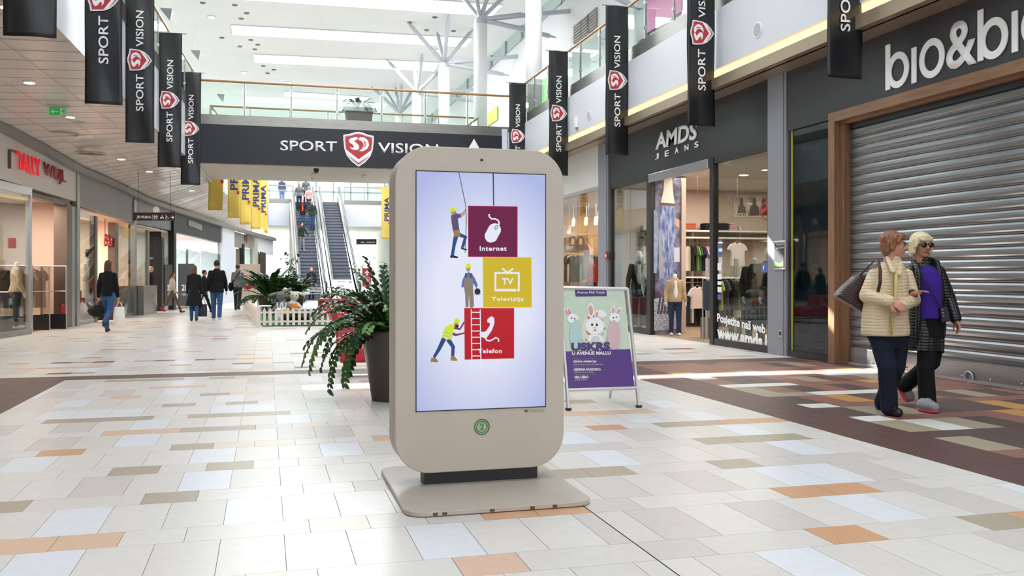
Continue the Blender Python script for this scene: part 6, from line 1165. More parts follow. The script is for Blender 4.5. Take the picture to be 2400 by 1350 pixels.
p = onwall(25, 575, .004); t = tag(MB().prism([onwall(19, 558, .004), onwall(37, 558, .004), onwall(37, 582, .004), onwall(19, 582, .004)], (.004, 0, 0)).build('red_framed_card', mat('card_red', '#c95a5c', rough=.5), None, fix=True), 'red framed card stuck on the first left glass', 'sticker')
p = onwall(181, 616, .03); t = thing('alarm_point', 'red and white alarm strip on the post between first and second left shops', 'alarm', p); wq(178, 182, 611, 611, 631, 631, MATS['alarm_red'], t, 'housing', .03, .04)
# --- second shop
t = shop('fascia', 'plain grey fascia right of the ivory fascia', 240, 'fascia'); wq(179, 313, 396, 452, 478, 523, GPAN, t, 'panel', .2, .0, 4)
t = shop('shop_front', 'second left shop front with glowing doorway and red cursive sign inside', 240)
wq(176, 183, 3.9, 3.9, 0, 0, STEEL, t, 'corner_post', .12, .05); wq(222, 227, 2.9, 2.9, 0, 0, BRN, t, 'door_post', .15, .02); wq(268, 276, 2.85, 2.85, 0, 0, BRN, t, 'door_post', .2, .02); wq(311, 317, 3.7, 3.6, 0, 0, STEEL, t, 'corner_post', .12, .05)
wq(183, 222, 2.95, 2.9, .1, .1, SGL, t, 'glass_pane', .015); wq(276, 311, 2.8, 2.75, .1, .1, SGL, t, 'glass_pane', .015); wq(183, 222, .1, .1, 0, 0, STEEL, t, 'bottom_rail', .08, .01); wq(276, 311, .1, .1, 0, 0, STEEL, t, 'bottom_rail', .08, .01)
room(186, 310, 4.5, PEACH, LFLOOR, 3.0, 480, (1, .84, .68))
p = wpt(236, 1.0, 2.05); t = thing('hanging_letters', 'red cursive letters hanging inside the second left doorway', 'sign', p); textmesh('lettering', 'Bas', atY(244, 578, p.y - .4), atY(265, 578, p.y - .4), atY(244, 548, p.y - .4), RL2, t, depth=.06, shear=.05, bold=.04); q = atY(246, 548, p.y - .4); MB().tube([q, (q.x, q.y, 2.95)], .01, 5).build('cable', BLACKM, t)
human('white mannequin in pale flared dress in the second left window', wpt(206, .5, .25), -70, 1.75, legs=((3, 0), (-3, 0)), arms=((10, 14, 20), (0, 12, 20)), skin=MANN, hair=('bob', '#2b2521'), top='#c9cdd0', skirt=.5, trousers='#cdd0d2', shoes='#c8c4be', name='mannequin', cat='mannequin', group='shop window mannequins')
p = wpt(212, 1.2); t = thing('display_cabinet', 'low brown display cabinet in the second left window', 'cabinet', p); m = MB(); m.obox(p - LX * .4, p + LX * .9, .4, 0, .8); m.build('body', mat('cabinet_brown', '#6b3f30', rough=.5), t); m = MB(); m.obox(p - LX * .43, p + LX * .93, .46, .8, .84); m.build('top', OAK, t)
for i, (u, off, l) in enumerate(((231, .5, 'black boxed plinth just inside the second left doorway'), (243, .7, 'second black boxed plinth inside the doorway'))): p = wpt(u, off); t = thing('plinth', l, 'plinth', p, 'plinths in the second left doorway'); m = MB(); m.obox(p - LX * .14, p + LX * .14, .25, 0, .55); m.build('body', BLACKM, t); m = MB(); m.obox(p - LX * .16, p + LX * .16, .28, .55, .6); m.build('top', OAK, t)
t = shop('window_film', 'pale brown frosted lower band behind the glass of the second left shop', 293, 'panel'); wq(277, 310, .95, .95, .1, .1, mat('film_brown', '#b7a38f', rough=.5), t, 'band', .02, -.06)
# --- third shop
t = shop('fascia', 'blue grey fascia above the black doorway wall on the left', 360, 'fascia'); wq(316, 404, 453, 488, 522, 541, mat('fascia_bluegrey', '#808487', rough=.45), t, 'panel', .2, .0, 3)
t = shop('shop_front', 'third left shop front with black door wall and white oval logo', 360)
wq(317, 346, 2.7, 2.7, .95, .95, SGL, t, 'glass_pane', .015); wq(318, 350, .95, .95, 0, 0, STEEL, t, 'steel_counter', .5, .25); wq(345, 348, 2.8, 2.8, 0, 0, STEEL, t, 'door_post', .1, .03); wq(376, 382, 2.65, 2.6, 0, 0, BLACKM, t, 'door_post', .3, .05); wq(383, 402, 2.6, 2.55, .1, .1, SGL, t, 'glass_pane', .015); wq(401, 407, 3.5, 3.5, 0, 0, BLACKM, t, 'corner_post', .2, .1)
room(318, 402, 4.0, mat('cream_wall', '#d8cfc2', rough=.8), LFLOOR, 2.85, 160, (1, .93, .85))
Yk = wpt(362, .5).y + .4; t = thing('logo_wall', 'black wall with white oval logo and small lettering inside the third doorway', 'wall panel', atY(362, 600, Yk)); quad_px(349, 538, 378, 727, Yk, BLACKM, t, 'panel', d=.1); polyY(cir(366, 598, 6, 3.6), Yk - .102, SIGNW, t, 'oval'); textY('aqua tax', Yk - .102, (348, 608), (374, 608), (348, 603), SIGNW, t, depth=.001)
human('mannequin in black with tan bag in the third left doorway', wpt(352, .2, .0), -100, 1.6, legs=((3, 0), (-3, 0)), arms=((0, 12, 20), (0, 12, 20)), skin=mat('mannequin_tan', '#d3b48c', rough=.4), hair=None, top='#1e1e20', trousers='#b59c7a', shoes='#c8c4be', name='mannequin', cat='mannequin', group='shop window mannequins')
p = wpt(368, -1.0, 2.9); t = thing('round_sign', 'small round white sign sticking out above the direction sign', 'sign', atY(366, 492, 29)); p = atY(366, 492, 29); mb = MB(); mb.prism([p + V((.09 * math.cos(a), 0, .11 * math.sin(a))) for a in [2 * math.pi * k / 20 for k in range(20)]], (0, .06, 0)); mb.build('disc', SIGNW, t, fix=True); MB().tube([p + V((-.08, .03, 0)), wpt(366, .1, p.z)], .015, 5).build('arm', ALU, t)
# --- fourth shop
t = shop('fascia', 'dark anthracite fascia above the bright glass on the left', 460, 'fascia'); wq(407, 518, 490, 530, 543, 569, mat('fascia_dark', '#3b3a3b', rough=.5), t, 'panel', .2, 0, 3); wq(440, 472, 515, 527, 528, 541, GPAN, t, 'name_plate', .02, .03)
t = shop('shop_front', 'bright white glass front under the dark fascia', 460)
for a, b in ((407, 438), (440, 470), (471, 518)): wq(a, b, 2.3, 2.2, .08, .08, SGL, t, 'glass_pane', .015)
wq(438, 440, 2.3, 2.3, 0, 0, STEEL, t, 'post', .06, .02); wq(407, 518, .08, .08, 0, 0, STEEL, t, 'bottom_rail', .06, .01)
room(409, 516, 3.0, mat('lit_white_wall', '#eef1f4', rough=.7), LFLOOR, 2.9, 420, (.96, .98, 1))
for (u0, u1, off, lab) in ((412, 448, .12, 'dark percent sale poster standing behind the bright glass'), (381, 399, .08, 'dark sale poster behind the glass left of the walking girl')):
    t = shop('sale_poster', lab, u0, 'poster'); wq(u0, u1, 618 if u0 > 400 else 620, 618 if u0 > 400 else 620, 718, 716, mat('poster_dark', '#3a3638', rough=.5, noise=.4, nscale=2), t, 'panel', .03, off)
    textmesh('lettering', '20%', onwall(u0 + 5, 682, off + .01), onwall(u1 - 6, 681, off + .01), onwall(u0 + 5, 667, off + .01), SIGNW, t, depth=.002, bold=.03); textmesh('lettering', 'NA SVE', onwall(u0 + 6, 693, off + .01), onwall(u1 - 8, 692, off + .01), onwall(u0 + 6, 687, off + .01), SIGNW, t, depth=.002)
# --- fifth and beyond
t = shop('pillar', 'wide white pillar after the bright glass on the left', 530, 'pillar'); wq(519, 547, 532, 541, 0, 0, FASC, t, 'cladding', .4, .05)
t = shop('shop_front', 'far left shop with red and yellow window strips', 549); wq(547, 552, 2.3, 2.3, .05, .05, mat('strip_red', '#c83a44', rough=.5), t, 'red_strip', .05, .02)
t = shop('fascia', 'taupe fascia panels over the far left doors', 570, 'fascia'); TP = mat('fascia_taupe', '#8c8178', rough=.5); wq(550, 572, 542, 549, 578, 582, TP, t, 'panel', .2); wq(580, 594, 549, 553, 580, 582, TP, t, 'panel', .2)
t = shop('doorway', 'dark doorway with white frame far on the left', 560, 'door'); wq(549, 568, 581, 584, 0, 0, mat('door_taupe', '#6d625b', rough=.6), t, 'door_leaf', .05, -.1); wq(547, 550, 2.6, 2.6, 0, 0, FASC, t, 'frame', .1, .05); wq(567, 571, 2.8, 2.8, 0, 0, BLACKM, t, 'dark_post', .2, .05)
t = shop('pillar', 'grey green pillar before the curtained far shop', 597, 'pillar'); wq(593, 600, 555, 557, 0, 0, mat('pillar_sage', '#a9a89c', rough=.5), t, 'cladding', .3, .1)
t = shop('curtain_shop', 'far left shop with two dark brown curtain panels', 612, 'shopfront'); CUR = mat('curtain_brown', '#453833', rough=.8); wq(602, 607, 590, 591, 0, 0, CUR, t, 'curtain', .1, .02); wq(609, 622, 590, 593, 0, 0, CUR, t, 'curtain', .1, .02); wq(600, 640, 3.3, 3.3, 2.4, 2.4, WHITE, t, 'head_panel', .1)
t = shop('shop_front', 'pale glazed front between taupe fascia and sage pillar', 582); wq(571, 593, 2.6, 2.6, .05, .05, SGL, t, 'glass_pane', .015, 0); room(551, 592, 3.0, MATS['lit_white_wall'], LFLOOR, 2.9, 200, (.96, .98, 1))
p = at_depth0(586, 38); t = thing('info_board', 'large beige notice board beside the man in the grey hoodie', 'board', p); m = MB(); m.obox(p - LX * .42, p + LX * .42, .04, .2, 1.75); m.build('panel', mat('board_beige', '#b9a797', rough=.6), t)
for s_ in (-.35, .35): m = MB(); m.obox(p + LX * (s_ - .03), p + LX * (s_ + .03), .08, 0, .2); m.build('foot', ALU, t)
p = at_depth0(580, 36.5); t = thing('hose_reel', 'red round fire hose reel beside the beige notice board', 'hose reel', p); mb = MB(); c_ = p + V((0, 0, .92)); mb.prism([c_ + LX * (.22 * math.cos(a)) + V((0, 0, .22 * math.sin(a))) for a in [2 * math.pi * k / 20 for k in range(20)]], FW * .12); mb.build('reel', mat('reel_red', '#b02a2c', rough=.4), t, fix=True); MB().tube([c_ + FW * .1, p + FW * .1], .03, 6).build('post', ALU, t); MB().ell(c_ - FW * .02, (.05, .05, .05)).build('hub', ALU, t)
# big wall behind everything on the left, and closing walls behind the right shops
struct(MB().box(-10.2, -10.0, -8, 80, 0, 6).build('wall_left', WHITE))
struct(MB().box(8.1, 8.3, 28.6, 79, 0, 4.5).build('wall_right', WHITE))
m = MB(); 
for k in range(11): y = 30 + k * 3.0; m.box(8.0, 8.06, y, y + .12, 0, 3.4)
struct(m.build('trim_4', ALU))
# ================================================================ WALKERS AND ESCALATOR RIDERS
BLK = '#17181b'
def at0(u, v): return atZ(u, v, 0.)
def walker(label, u, v, heading, h, **k): p = at0(u, v); return human(label, (p.x, p.y, 0), heading, h, **k)
t, W_, _ = walker('woman in black leather jacket and blue jeans walking away on the left', 253, 779, -12, 1.63, legs=((16, 8), (-18, 34)), arms=((-8, 10, 12), (6, 8, 8)), hair=('long', '#4a3326'), top=BLK, toplen=.0, trousers='#34527f', shoes='#1b1b1d', slim=.9, bulk=1.0)
carrybag('handbag', 'round black handbag carried by the woman in jeans on the left', W_[0] + V((-.05, 0, -.05)), .36, .16, .28, cloth('bag_black', '#19191b', rough=.5), -12, .12, None, True); carrybag('shopping_bag', 'white paper shopping bag held by the woman in jeans on the left', W_[1] + V((.02, .03, -.13)), .26, .12, .42, mat('paper_white', '#e2e0de', rough=.6), 40, .1)
t, W_, _ = walker('long haired woman in black jacket and skirt walking away beside the man', 455, 753, -4, 1.56, legs=((8, 4), (-8, 8)), arms=((0, 8, 14), (2, 10, 6)), hair=('long', '#5b4232'), top='#1c1c1f', skirt=.42, trousers='#33507a', shoes='#1a1a1c', slim=.9)
carrybag('tote_bag', 'dark grey tote bag in the right hand of the long haired woman', W_[1] + V((.03, 0, -.14)), .24, .12, .34, cloth('tote_grey', '#37373a'), 0, .16)
walker('dark haired person crossing behind the long haired woman', 478, 733, -80, 1.5, legs=((22, 6), (-22, 16)), arms=((-15, 8, 12), (18, 8, 12)), top='#232327', trousers='#22242a')
walker('man in black hooded jacket, blue jeans and white soled shoes walking away', 508, 752, -2, 1.7, legs=((6, 4), (-7, 14)), arms=((-4, 14, 14), (4, 14, 14)), hair=('short', '#1d1916'), top='#16181b', toplen=.06, trousers='#35557f', shoes='#c9cac8', bulk=1.14)
t, W_, Rm = walker('man in grey hoodie with dark shoulder strap walking away in the distance', 557, 727, -14, 1.68, legs=((6, 4), (-8, 12)), arms=((14, 10, 40), (2, 10, 30)), hair=('short', '#3d3a37'), top='#8d8d90', trousers='#3a3b3f', bulk=1.08)
q = [Rm @ V(e) for e in ((.14, -.13, 1.46), (-.02, -.17, 1.2), (-.2, -.1, .98))]; tt = thing('shoulder_bag', 'black shoulder bag on its strap worn by the man in grey hoodie', 'bag', q[2]); MB().tube(q, .022, 6).build('strap', cloth('strap_black', '#151517'), tt); MB().ell(q[2] + V((-.02, 0, -.12)), (.1, .09, .17), 10, 7).build('bag_body', MATS['strap_black'], tt, smooth=True)
walker('girl with ponytail, light top, brown trousers and red shoes walking to the right', 404, 733, -95, 1.42, legs=((24, 4), (-22, 18)), arms=((-12, 6, 14), (10, 6, 30)), hair=('tail', '#3a2a20'), top='#cfc3b4', trousers='#7d6156', shoes='#9c2028', slim=.85)
t, W_, _ = human('red haired woman in dark jacket standing at the foot of the left escalator', (2.2, 46.9, .03), 182, 1.66, legs=((2, 0), (-2, 0)), arms=((0, 10, 8), (0, 10, 8)), hair=('bob', '#7a3b22'), top='#25262a', top2='#44464a', trousers='#1b1c20', skin=SKINL)
carrybag('plastic_bag', 'white plastic bag in the hand of the woman on the escalator', W_[1] + V((0, 0, -.12)), .3, .16, .34, mat('plastic_white', '#e6e7ea', rough=.4), 0, .08)
def esc_z(y): return (y - 47.6) * 6 / 12.3
def rider(label, u, y, heading, h, dz=.14, **k): x = atY(u, 500, y).x; return human(label, (x, y, (math.floor((y - 47.6) / (12.3 / 31)) + .5) * 6 / 31 + .02), heading, h, **k)
rider('young man in dark green jacket and grey trousers leaning on the escalator handrail', 707, 52.8, 215, 1.62, legs=((10, 6), (-6, 0)), arms=((10, 30, 40), (0, 10, 20)), hair=('short', '#221d1a'), top='#273028', trousers='#8b8d95', shoes='#b5b5b0')
rider('woman in dark coat over an orange top riding down the escalator', 709, 56.0, 180, 1.62, legs=((2, 0), (-2, 0)), arms=((0, 16, 30), (0, 16, 30)), hair=('bob', '#3d261e'), top='#2b2624', top2='#d8583f', toplen=.1, trousers='#3f5f8c')
rider('man in dark jacket and blue jeans riding down beside the handrail', 731, 55.6, 180, 1.74, legs=((2, 0), (-2, 0)), arms=((0, 18, 30), (10, 18, 40)), hair=('short', '#8a8682'), top='#3a3f3a', top2='#232535', trousers='#3b5a8c', bulk=1.12)
rider('man in grey sweater near the top of the escalator, left', 701, 58.6, 185, 1.72, legs=((2, 0), (-2, 0)), arms=((0, 14, 30), (0, 14, 20)), hair=('short', '#6b625c'), top='#6d6f74', trousers='#2e3a55')
rider('person in pale pink jacket near the top of the escalator', 724, 58.0, 180, 1.66, legs=((2, 0), (-2, 0)), arms=((10, 14, 60), (10, 14, 60)), hair=('short', '#6b5a50'), top='#cfaaa0', trousers='#3a4a6a')
rider('person in grey hooded jacket standing highest on the escalator', 717, 59.4, 180, 1.74, legs=((2, 0), (-2, 0)), arms=((0, 14, 30), (0, 14, 20)), hair=('short', '#57504b'), top='#64666b', trousers='#3b4048')
x = atY(661, 460, 62.5).x; human('person in dark blue jacket standing behind glass on the upper floor', (x, 62.5, 6.02), 200, 1.72, legs=((2, 0), (-2, 0)), arms=((0, 10, 20), (0, 10, 20)), top='#3b4560', trousers='#52678f', bulk=1.1)
p = atX(1388, 640, 8.7); human('mannequin in red jacket with black hair in the warm lit shop', (8.75, p.y * 8.75 / 8.7, .12), 95, 1.72, legs=((3, 0), (-3, 0)), arms=((10, 14, 60), (0, 14, 20)), hair=('short', '#17130f'), top='#b3202a', trousers='#2a2023', name='mannequin', cat='mannequin', group='shop window mannequins', skin=SKINL)
tag(MB().box(8.35, 9.15, p.y - .4, p.y + .6, .0, .12).build('display_plinth', SIGNW), 'low white plinth under the mannequin in the red jacket', 'plinth')
q = atX(1379, 615, 8.9); mb = MB(); mb.prism([q + V((0, .3 * math.cos(a), .52 * math.sin(a))) + V((-.05, 0, 0)) for a in [2 * math.pi * k / 24 for k in range(24)]], (.03, 0, 0)); t = thing('oval_sign', 'tall pink oval sign behind the red jacket mannequin', 'sign', q); mb.build('panel', mat('oval_pink', '#e0908a', rough=.5), t, fix=True); MB().tube([q + V((-.03, 0, .5)), (q.x, q.y, 3.4)], .008, 5).build('wire', ALU, t)
# ================================================================ THE TWO WOMEN IN THE FOREGROUND
def fmat(name, col, kind, **k):
    """cloth with stitched or scaly relief"""
    if name in MATS: return MATS[name]
    m = mat(name, col, **k); nt = m.node_tree; b = nt.nodes['Principled BSDF']; L = nt.links; tc = nt.nodes.new('ShaderNodeTexCoord'); mp = nt.nodes.new('ShaderNodeMapping'); L.new(tc.outputs['Object'], mp.inputs[0]); bp = nt.nodes.new('ShaderNodeBump')
    nz = nt.nodes.new('ShaderNodeTexNoise'); nz.inputs['Scale'].default_value = 9; L.new(tc.outputs['Object'], nz.inputs['Vector']); va = nt.nodes.new('ShaderNodeVectorMath'); va.operation = 'MULTIPLY_ADD'; va.inputs[1].default_value = (.03, .03, .03); L.new(nz.outputs['Color'], va.inputs[0]); L.new(tc.outputs['Object'], va.inputs[2])
    if kind == 'quilt':
        sx = nt.nodes.new('ShaderNodeSeparateXYZ'); L.new(va.outputs[0], sx.inputs[0]); outs = []
        for o_, f_ in ((2, 105.), (0, 40.)):
            a = nt.nodes.new('ShaderNodeMath'); a.operation = 'MULTIPLY'; a.inputs[1].default_value = f_; L.new(sx.outputs[o_], a.inputs[0]); c = nt.nodes.new('ShaderNodeMath'); c.operation = 'SINE'; L.new(a.outputs[0], c.inputs[0]); d = nt.nodes.new('ShaderNodeMath'); d.operation = 'ABSOLUTE'; L.new(c.outputs[0], d.inputs[0]); e = nt.nodes.new('ShaderNodeMath'); e.operation = 'POWER'; e.inputs[1].default_value = .45; L.new(d.outputs[0], e.inputs[0]); outs.append(e)
        mu = nt.nodes.new('ShaderNodeMath'); mu.operation = 'MULTIPLY'; L.new(outs[0].outputs[0], mu.inputs[0]); L.new(outs[1].outputs[0], mu.inputs[1]); h = mu.outputs[0]; bp.inputs['Distance'].default_value = .012
    else:
        vo = nt.nodes.new('ShaderNodeTexVoronoi'); vo.feature = 'DISTANCE_TO_EDGE'; mp.inputs['Scale'].default_value = (34, 34, 60); L.new(mp.outputs[0], vo.inputs['Vector']); vo.inputs['Scale'].default_value = 1; h = vo.outputs['Distance']; bp.inputs['Distance'].default_value = .01
    bp.inputs['Strength'].default_value = .6; L.new(h, bp.inputs['Height']); L.new(bp.outputs[0], b.inputs['Normal']); return m
SK1 = mat('skin_warm', '#c08872', rough=.5); SK2 = mat('skin_tan', '#b57f68', rough=.5)
def facerot(f): return M4.Rotation(math.atan2(-f.x, f.y), 3, 'Z')
def headmesh(b, c, f, k=1.):
    Rz = facerot(f); P = lambda x, y, z: c + Rz @ (V((x, y, z)) * k)
    b.ell(P(0, -.012, .03), (.074 * k, .093 * k, .088 * k), 20, 14, Rz); b.ell(P(0, .018, -.035), (.06 * k, .068 * k, .078 * k), 18, 12, Rz); b.ell(P(0, .048, -.088), (.03 * k, .03 * k, .026 * k), 12, 8, Rz)
    b.cap(P(0, .082, .012), P(0, .103, -.026), .0095 * k, .0145 * k, 10); 
    for s_ in (-1, 1):
        b.ell(P(s_ * .014, .092, -.032), (.0095 * k, .01 * k, .008 * k), 8, 6, Rz); b.ell(P(s_ * .036, .054, -.028), (.026 * k, .026 * k, .028 * k), 10, 8, Rz); b.cap(P(s_ * .014, .083, .026), P(s_ * .05, .068, .026), .0105 * k, .009 * k, 8); b.ell(P(s_ * .076, -.008, -.005), (.011 * k, .02 * k, .033 * k), 10, 8, Rz)
    b.cap(P(-.018, .082, -.057), P(.018, .082, -.057), .0085 * k, .0085 * k, 8)
    b.cap(P(0, -.02, -.06), P(0, -.035, -.16), .056 * k, .06 * k, 14); return P
def facebits(P, t, lipm, k=1., glasses=None, brow='#7a5038'):
    MB().cap(P(-.018, .0865, -.0545), P(.018, .0865, -.0545), .0042 * k, .0055 * k, 8).build('upper_lip', lipm, t, smooth=True); MB().cap(P(-.015, .0865, -.062), P(.015, .0865, -.062), .0048 * k, .006 * k, 8).build('lower_lip', lipm, t, smooth=True)
    for s_ in (-1, 1):
        e = MB().ell(P(s_ * .031, .0705, .005), .0125 * k, 12, 8).build('eye', EYEW, t, smooth=True); MB().ell(P(s_ * .031, .079, .005), .0065 * k, 10, 6).build('iris', EYED, e, smooth=True)
        MB().cap(P(s_ * .016, .089, .029), P(s_ * .048, .077, .031), .0035 * k, .0025 * k, 6).build('eyebrow', mat('brow_' + brow[1:], brow), t)
def strands(mb, P, pts, r0, r1): mb.tube([P(*p) for p in pts], [r0 + (r1 - r0) * i / (len(pts) - 1) for i in range(len(pts))], 8)
# ---------------------------------------------------------------- woman in the beige quilted jacket
D1 = 8.40
def p1(u, v, d=0.): return depth_at(u, v, D1 + d)
f1 = (-FW * math.cos(.08) + LX * math.sin(.08)).normalized(); A1 = (LX * math.cos(.08) + FW * math.sin(.08)).normalized(); q0 = p1(2085, 972); q0.z = 0
t = thing('person', 'woman with short reddish hair in beige quilted jacket and navy trousers, arms folded', 'person', q0)
b = MB(); h1 = (LX * .86 - FW * .5).normalized(); hc = p1(2096, 575, -.03); P = headmesh(b, hc, h1, 1.02)
loft(b, [(p1(2076, 790), .17, .13), (p1(2078, 740), .165, .12), (p1(2082, 680), .165, .12), (p1(2086, 648), .14, .1), (p1(2091, 626), .09, .075), (p1(2092, 606), .055, .055)], 20, A1, f1)
s1, e1, w1 = p1(2050, 645, -.02), p1(2031, 693, -.04), p1(2086, 706, -.25); s2, e2, w2 = p1(2124, 645, .1), p1(2141, 703, .03), p1(2112, 719, -.22)
for s_, e_, w_ in ((s1, e1, w1), (s2, e2, w2)): b.cap(s_, e_, .045, .038, 12); b.cap(e_, w_, .037, .026, 12)
hand(b, w1 + (w1 - e1).normalized() * .01, w1 + (w1 - e1).normalized() * .1 + V((0, 0, -.02)), FW, 1.0, .35, 8); hand(b, w2, w2 + (w2 - e2).normalized() * .1, FW, 1.0, .45, 8, -1)
ha, ka, aa = p1(2060, 778, .0), p1(2079, 858, -.12), p1(2084, 950, -.06); hb, kb, ab = p1(2106, 780, .06), p1(2100, 860, .06), p1(2068, 938, .3)
for h_, k_, a_ in ((ha, ka, aa), (hb, kb, ab)): b.cap(h_, k_, .082, .056, 12); b.cap(k_, a_, .052, .036, 12)
toeA = p1(2105, 967, -.15); toeB = p1(2072, 950, .26)
b.cap(aa, toeA, .034, .026); b.cap(ab, toeB, .034, .026); body = b.build('body', SK1, t, remesh=.0055, sm=3)
facebits(P, t, mat('lip_rose', '#a86458', rough=.4), 1.02)
g = MB()
for s_ in (-1, 1): c_ = P(s_ * .031, .098, .004); g.tube([P(s_ * .031 + .024 * math.cos(a), .098 - .006 * abs(math.cos(a)), .004 + .016 * math.sin(a)) for a in [2 * math.pi * i / 16 for i in range(17)]], .0022, 5, cap=False).tube([P(s_ * .055, .095, .008), P(s_ * .078, .03, .008), P(s_ * .08, -.01, .0)], .0022, 5)
g.tube([P(-.008, .1, .008), P(.008, .1, .008)], .002, 5); g.build('glasses', mat('glasses_dark', '#2a1d1b', rough=.3), t)
hm = mat('hair_auburn', '#6b3d26', rough=.42, spec=.5, bump=.6, bscale=45, stretch=(4, 4, .7), noise=.45, nscale=22, col2='#9d6a48'); m = MB()
m.ell(P(0, -.028, .05), (.094, .104, .088), 20, 14, facerot(h1)); m.ell(P(0, -.06, -.01), (.088, .07, .085), 18, 12, facerot(h1)); m.ell(P(0, .035, .085), (.07, .06, .03), 14, 8, facerot(h1)); m.ell(P(0, -.055, -.075), (.07, .05, .04), 14, 8, facerot(h1))
for s_ in (-1, 1): m.cap(P(s_ * .075, .02, .06), P(s_ * .082, -.0, -.035), .022, .02, 10); m.cap(P(s_ * .05, .068, .085), P(s_ * .078, .05, .03), .02, .013, 8); m.cap(P(s_ * .08, -.03, .03), P(s_ * .085, -.045, -.055), .024, .018, 8)
m.cap(P(-.03, .075, .085), P(.045, .083, .058), .018, .011, 8); m.build('hair', hm, t, remesh=.0055, sm=2)
CO = fmat('quilted_beige', '#d6c3a2', 'quilt', rough=.6, spec=.3); m = MB()
loft(m, [(p1(2075, 786, 0), .215, .165), (p1(2075, 776, 0), .222, .17), (p1(2074, 735, 0), .208, .165), (p1(2077, 700, 0), .2, .16), (p1(2081, 668, 0), .185, .155), (p1(2085, 645, 0), .165, .135), (p1(2089, 627, 0), .125, .1), (p1(2092, 613, 0), .08, .08), (p1(2092, 600, 0), .074, .076)], 28, A1, f1)
m.cap(s1, e1, .066, .068, 14); m.cap(e1, w1.lerp(e1, .02), .066, .052, 14); m.cap(s2, e2, .064, .064, 14); m.cap(e2, w2.lerp(e2, .02), .062, .05, 14)
m.build('quilted_jacket', CO, t, remesh=.007, sm=3)
m = MB(); m.cap(p1(2080, 604, -.06), p1(2093, 634, -.17), .022, .03, 10, .5); m.build('collar', CO, t, remesh=.006, sm=2); m = MB(); m.cap(p1(2110, 614, -.06), p1(2107, 640, -.16), .022, .03, 10, .5); m.build('collar', CO, t, remesh=.006, sm=2)
m = MB(); m.tube([p1(2099, 632, -.155), p1(2100, 665, -.185), p1(2098, 700, -.185), p1(2092, 740, -.19), p1(2091, 784, -.185)], [.014, .018, .014, .01, .008], 8); m.build('yellow_shirt', cloth('cloth_yellow', '#cfc07c'), t, smooth=True)
m = MB(); m.tube([p1(2090, 640, -.19), p1(2092, 700, -.2), p1(2086, 786, -.19)], .006, 6); m.build('zip_placket', mat('placket_beige', '#b99f7b', rough=.6), t)
NV = cloth('trouser_navy', '#1b2030', noise=.2, nscale=8); m = MB()
loft(m, [(p1(2078, 815, 0), .12, .12), (p1(2078, 790, 0), .18, .135), (p1(2077, 760, 0), .17, .13)], 20, A1, f1); m.cap(ha, ka, .105, .086, 14); m.cap(ka, aa + V((0, 0, -.02)), .084, .078, 14); m.cap(hb, kb, .102, .084, 14); m.cap(kb, ab + V((0, 0, -.02)), .08, .074, 14); m.build('trousers', NV, t, remesh=.007, sm=3)
SB = mat('shoe_leather', '#1b1b1d', rough=.3); m = MB(); m.cap(p1(2080, 962, 0), toeA, .047, .043, 12); m.cap(aa, p1(2081, 960, 0), .04, .042, 12); m.build('shoe', SB, t, remesh=.006, sm=2); m = MB(); m.cap(p1(2061, 950, .33), toeB, .044, .04, 12); m.cap(ab, p1(2061, 948, .33), .036, .038, 12); m.build('shoe', SB, t, remesh=.006, sm=2)
MB().ell(w1 + (w1 - e1).normalized() * .1 + V((0, -.035, 0)), .007, 8, 6).build('ring', mat('gold', '#c9a24c', rough=.2, metal=1), t)
# her bag
CR = fmat('croc_brown', '#34201b', 'croc', rough=.28, spec=.6); t2 = thing('handbag', 'shiny dark brown crocodile pattern shoulder bag behind the elbow of the beige jacket', 'bag', p1(2010, 700, .1))
pts = [(1961, 694), (1983, 670), (2013, 643), (2040, 648), (2056, 684), (2058, 718), (2046, 741), (2030, 736), (1995, 714)]
m = MB(); m.prism([p1(u, v, .04) for u, v in pts], FW * .15); m.build('bag_body', CR, t2, fix=True, bevel=.022)
m = MB(); m.prism([p1(u, v, .03) for u, v in ((2028, 733), (2044, 741), (2058, 720), (2056, 700), (2048, 716))], FW * .02); m.build('corner_patch', mat('bag_leather', '#3b1d17', rough=.3), t2, fix=True); MB().ell(p1(2047, 722, .02), .012, 8, 6).build('stud', ALU, t2)
m = MB(); m.tube([p1(2016, 645, .06), p1(2038, 622, .02), p1(2052, 609, -.06), p1(2058, 612, -.12), p1(2063, 634, -.18), p1(2063, 660, -.19), p1(2058, 684, -.17)], .015, 8, sq=.5); m.build('strap', mat('bag_strap', '#40231c', rough=.4), t2, smooth=True)
# ---------------------------------------------------------------- woman in the black coat
D2 = 8.72
def p2(u, v, d=0.): return depth_at(u, v, D2 + d)
f2 = (-FW * math.cos(.12) + LX * math.sin(.12)).normalized(); A2 = (LX * math.cos(.12) + FW * math.sin(.12)).normalized(); q0 = p2(2180, 960); q0.z = 0
t = thing('person', 'blonde woman with sunglasses in long black coat over a purple top', 'person', q0)
b = MB(); h2 = (LX * .16 - FW * .98).normalized(); hc = p2(2160, 576, -.03); P = headmesh(b, hc, h2, 1.0)
loft(b, [(p2(2178, 770), .16, .12), (p2(2175, 720), .15, .115), (p2(2173, 670), .155, .12), (p2(2170, 640), .145, .1), (p2(2164, 622), .085, .07), (p2(2161, 608), .053, .053)], 20, A2, f2)
s3, e3, w3 = p2(2198, 638, .0), p2(2224, 700, .0), p2(2240, 748, -.1); s4, e4, w4 = p2(2142, 635, .02), p2(2140, 694, -.1), p2(2137, 690, -.36)
for s_, e_, w_ in ((s3, e3, w3), (s4, e4, w4)): b.cap(s_, e_, .043, .036, 12); b.cap(e_, w_, .035, .025, 12)
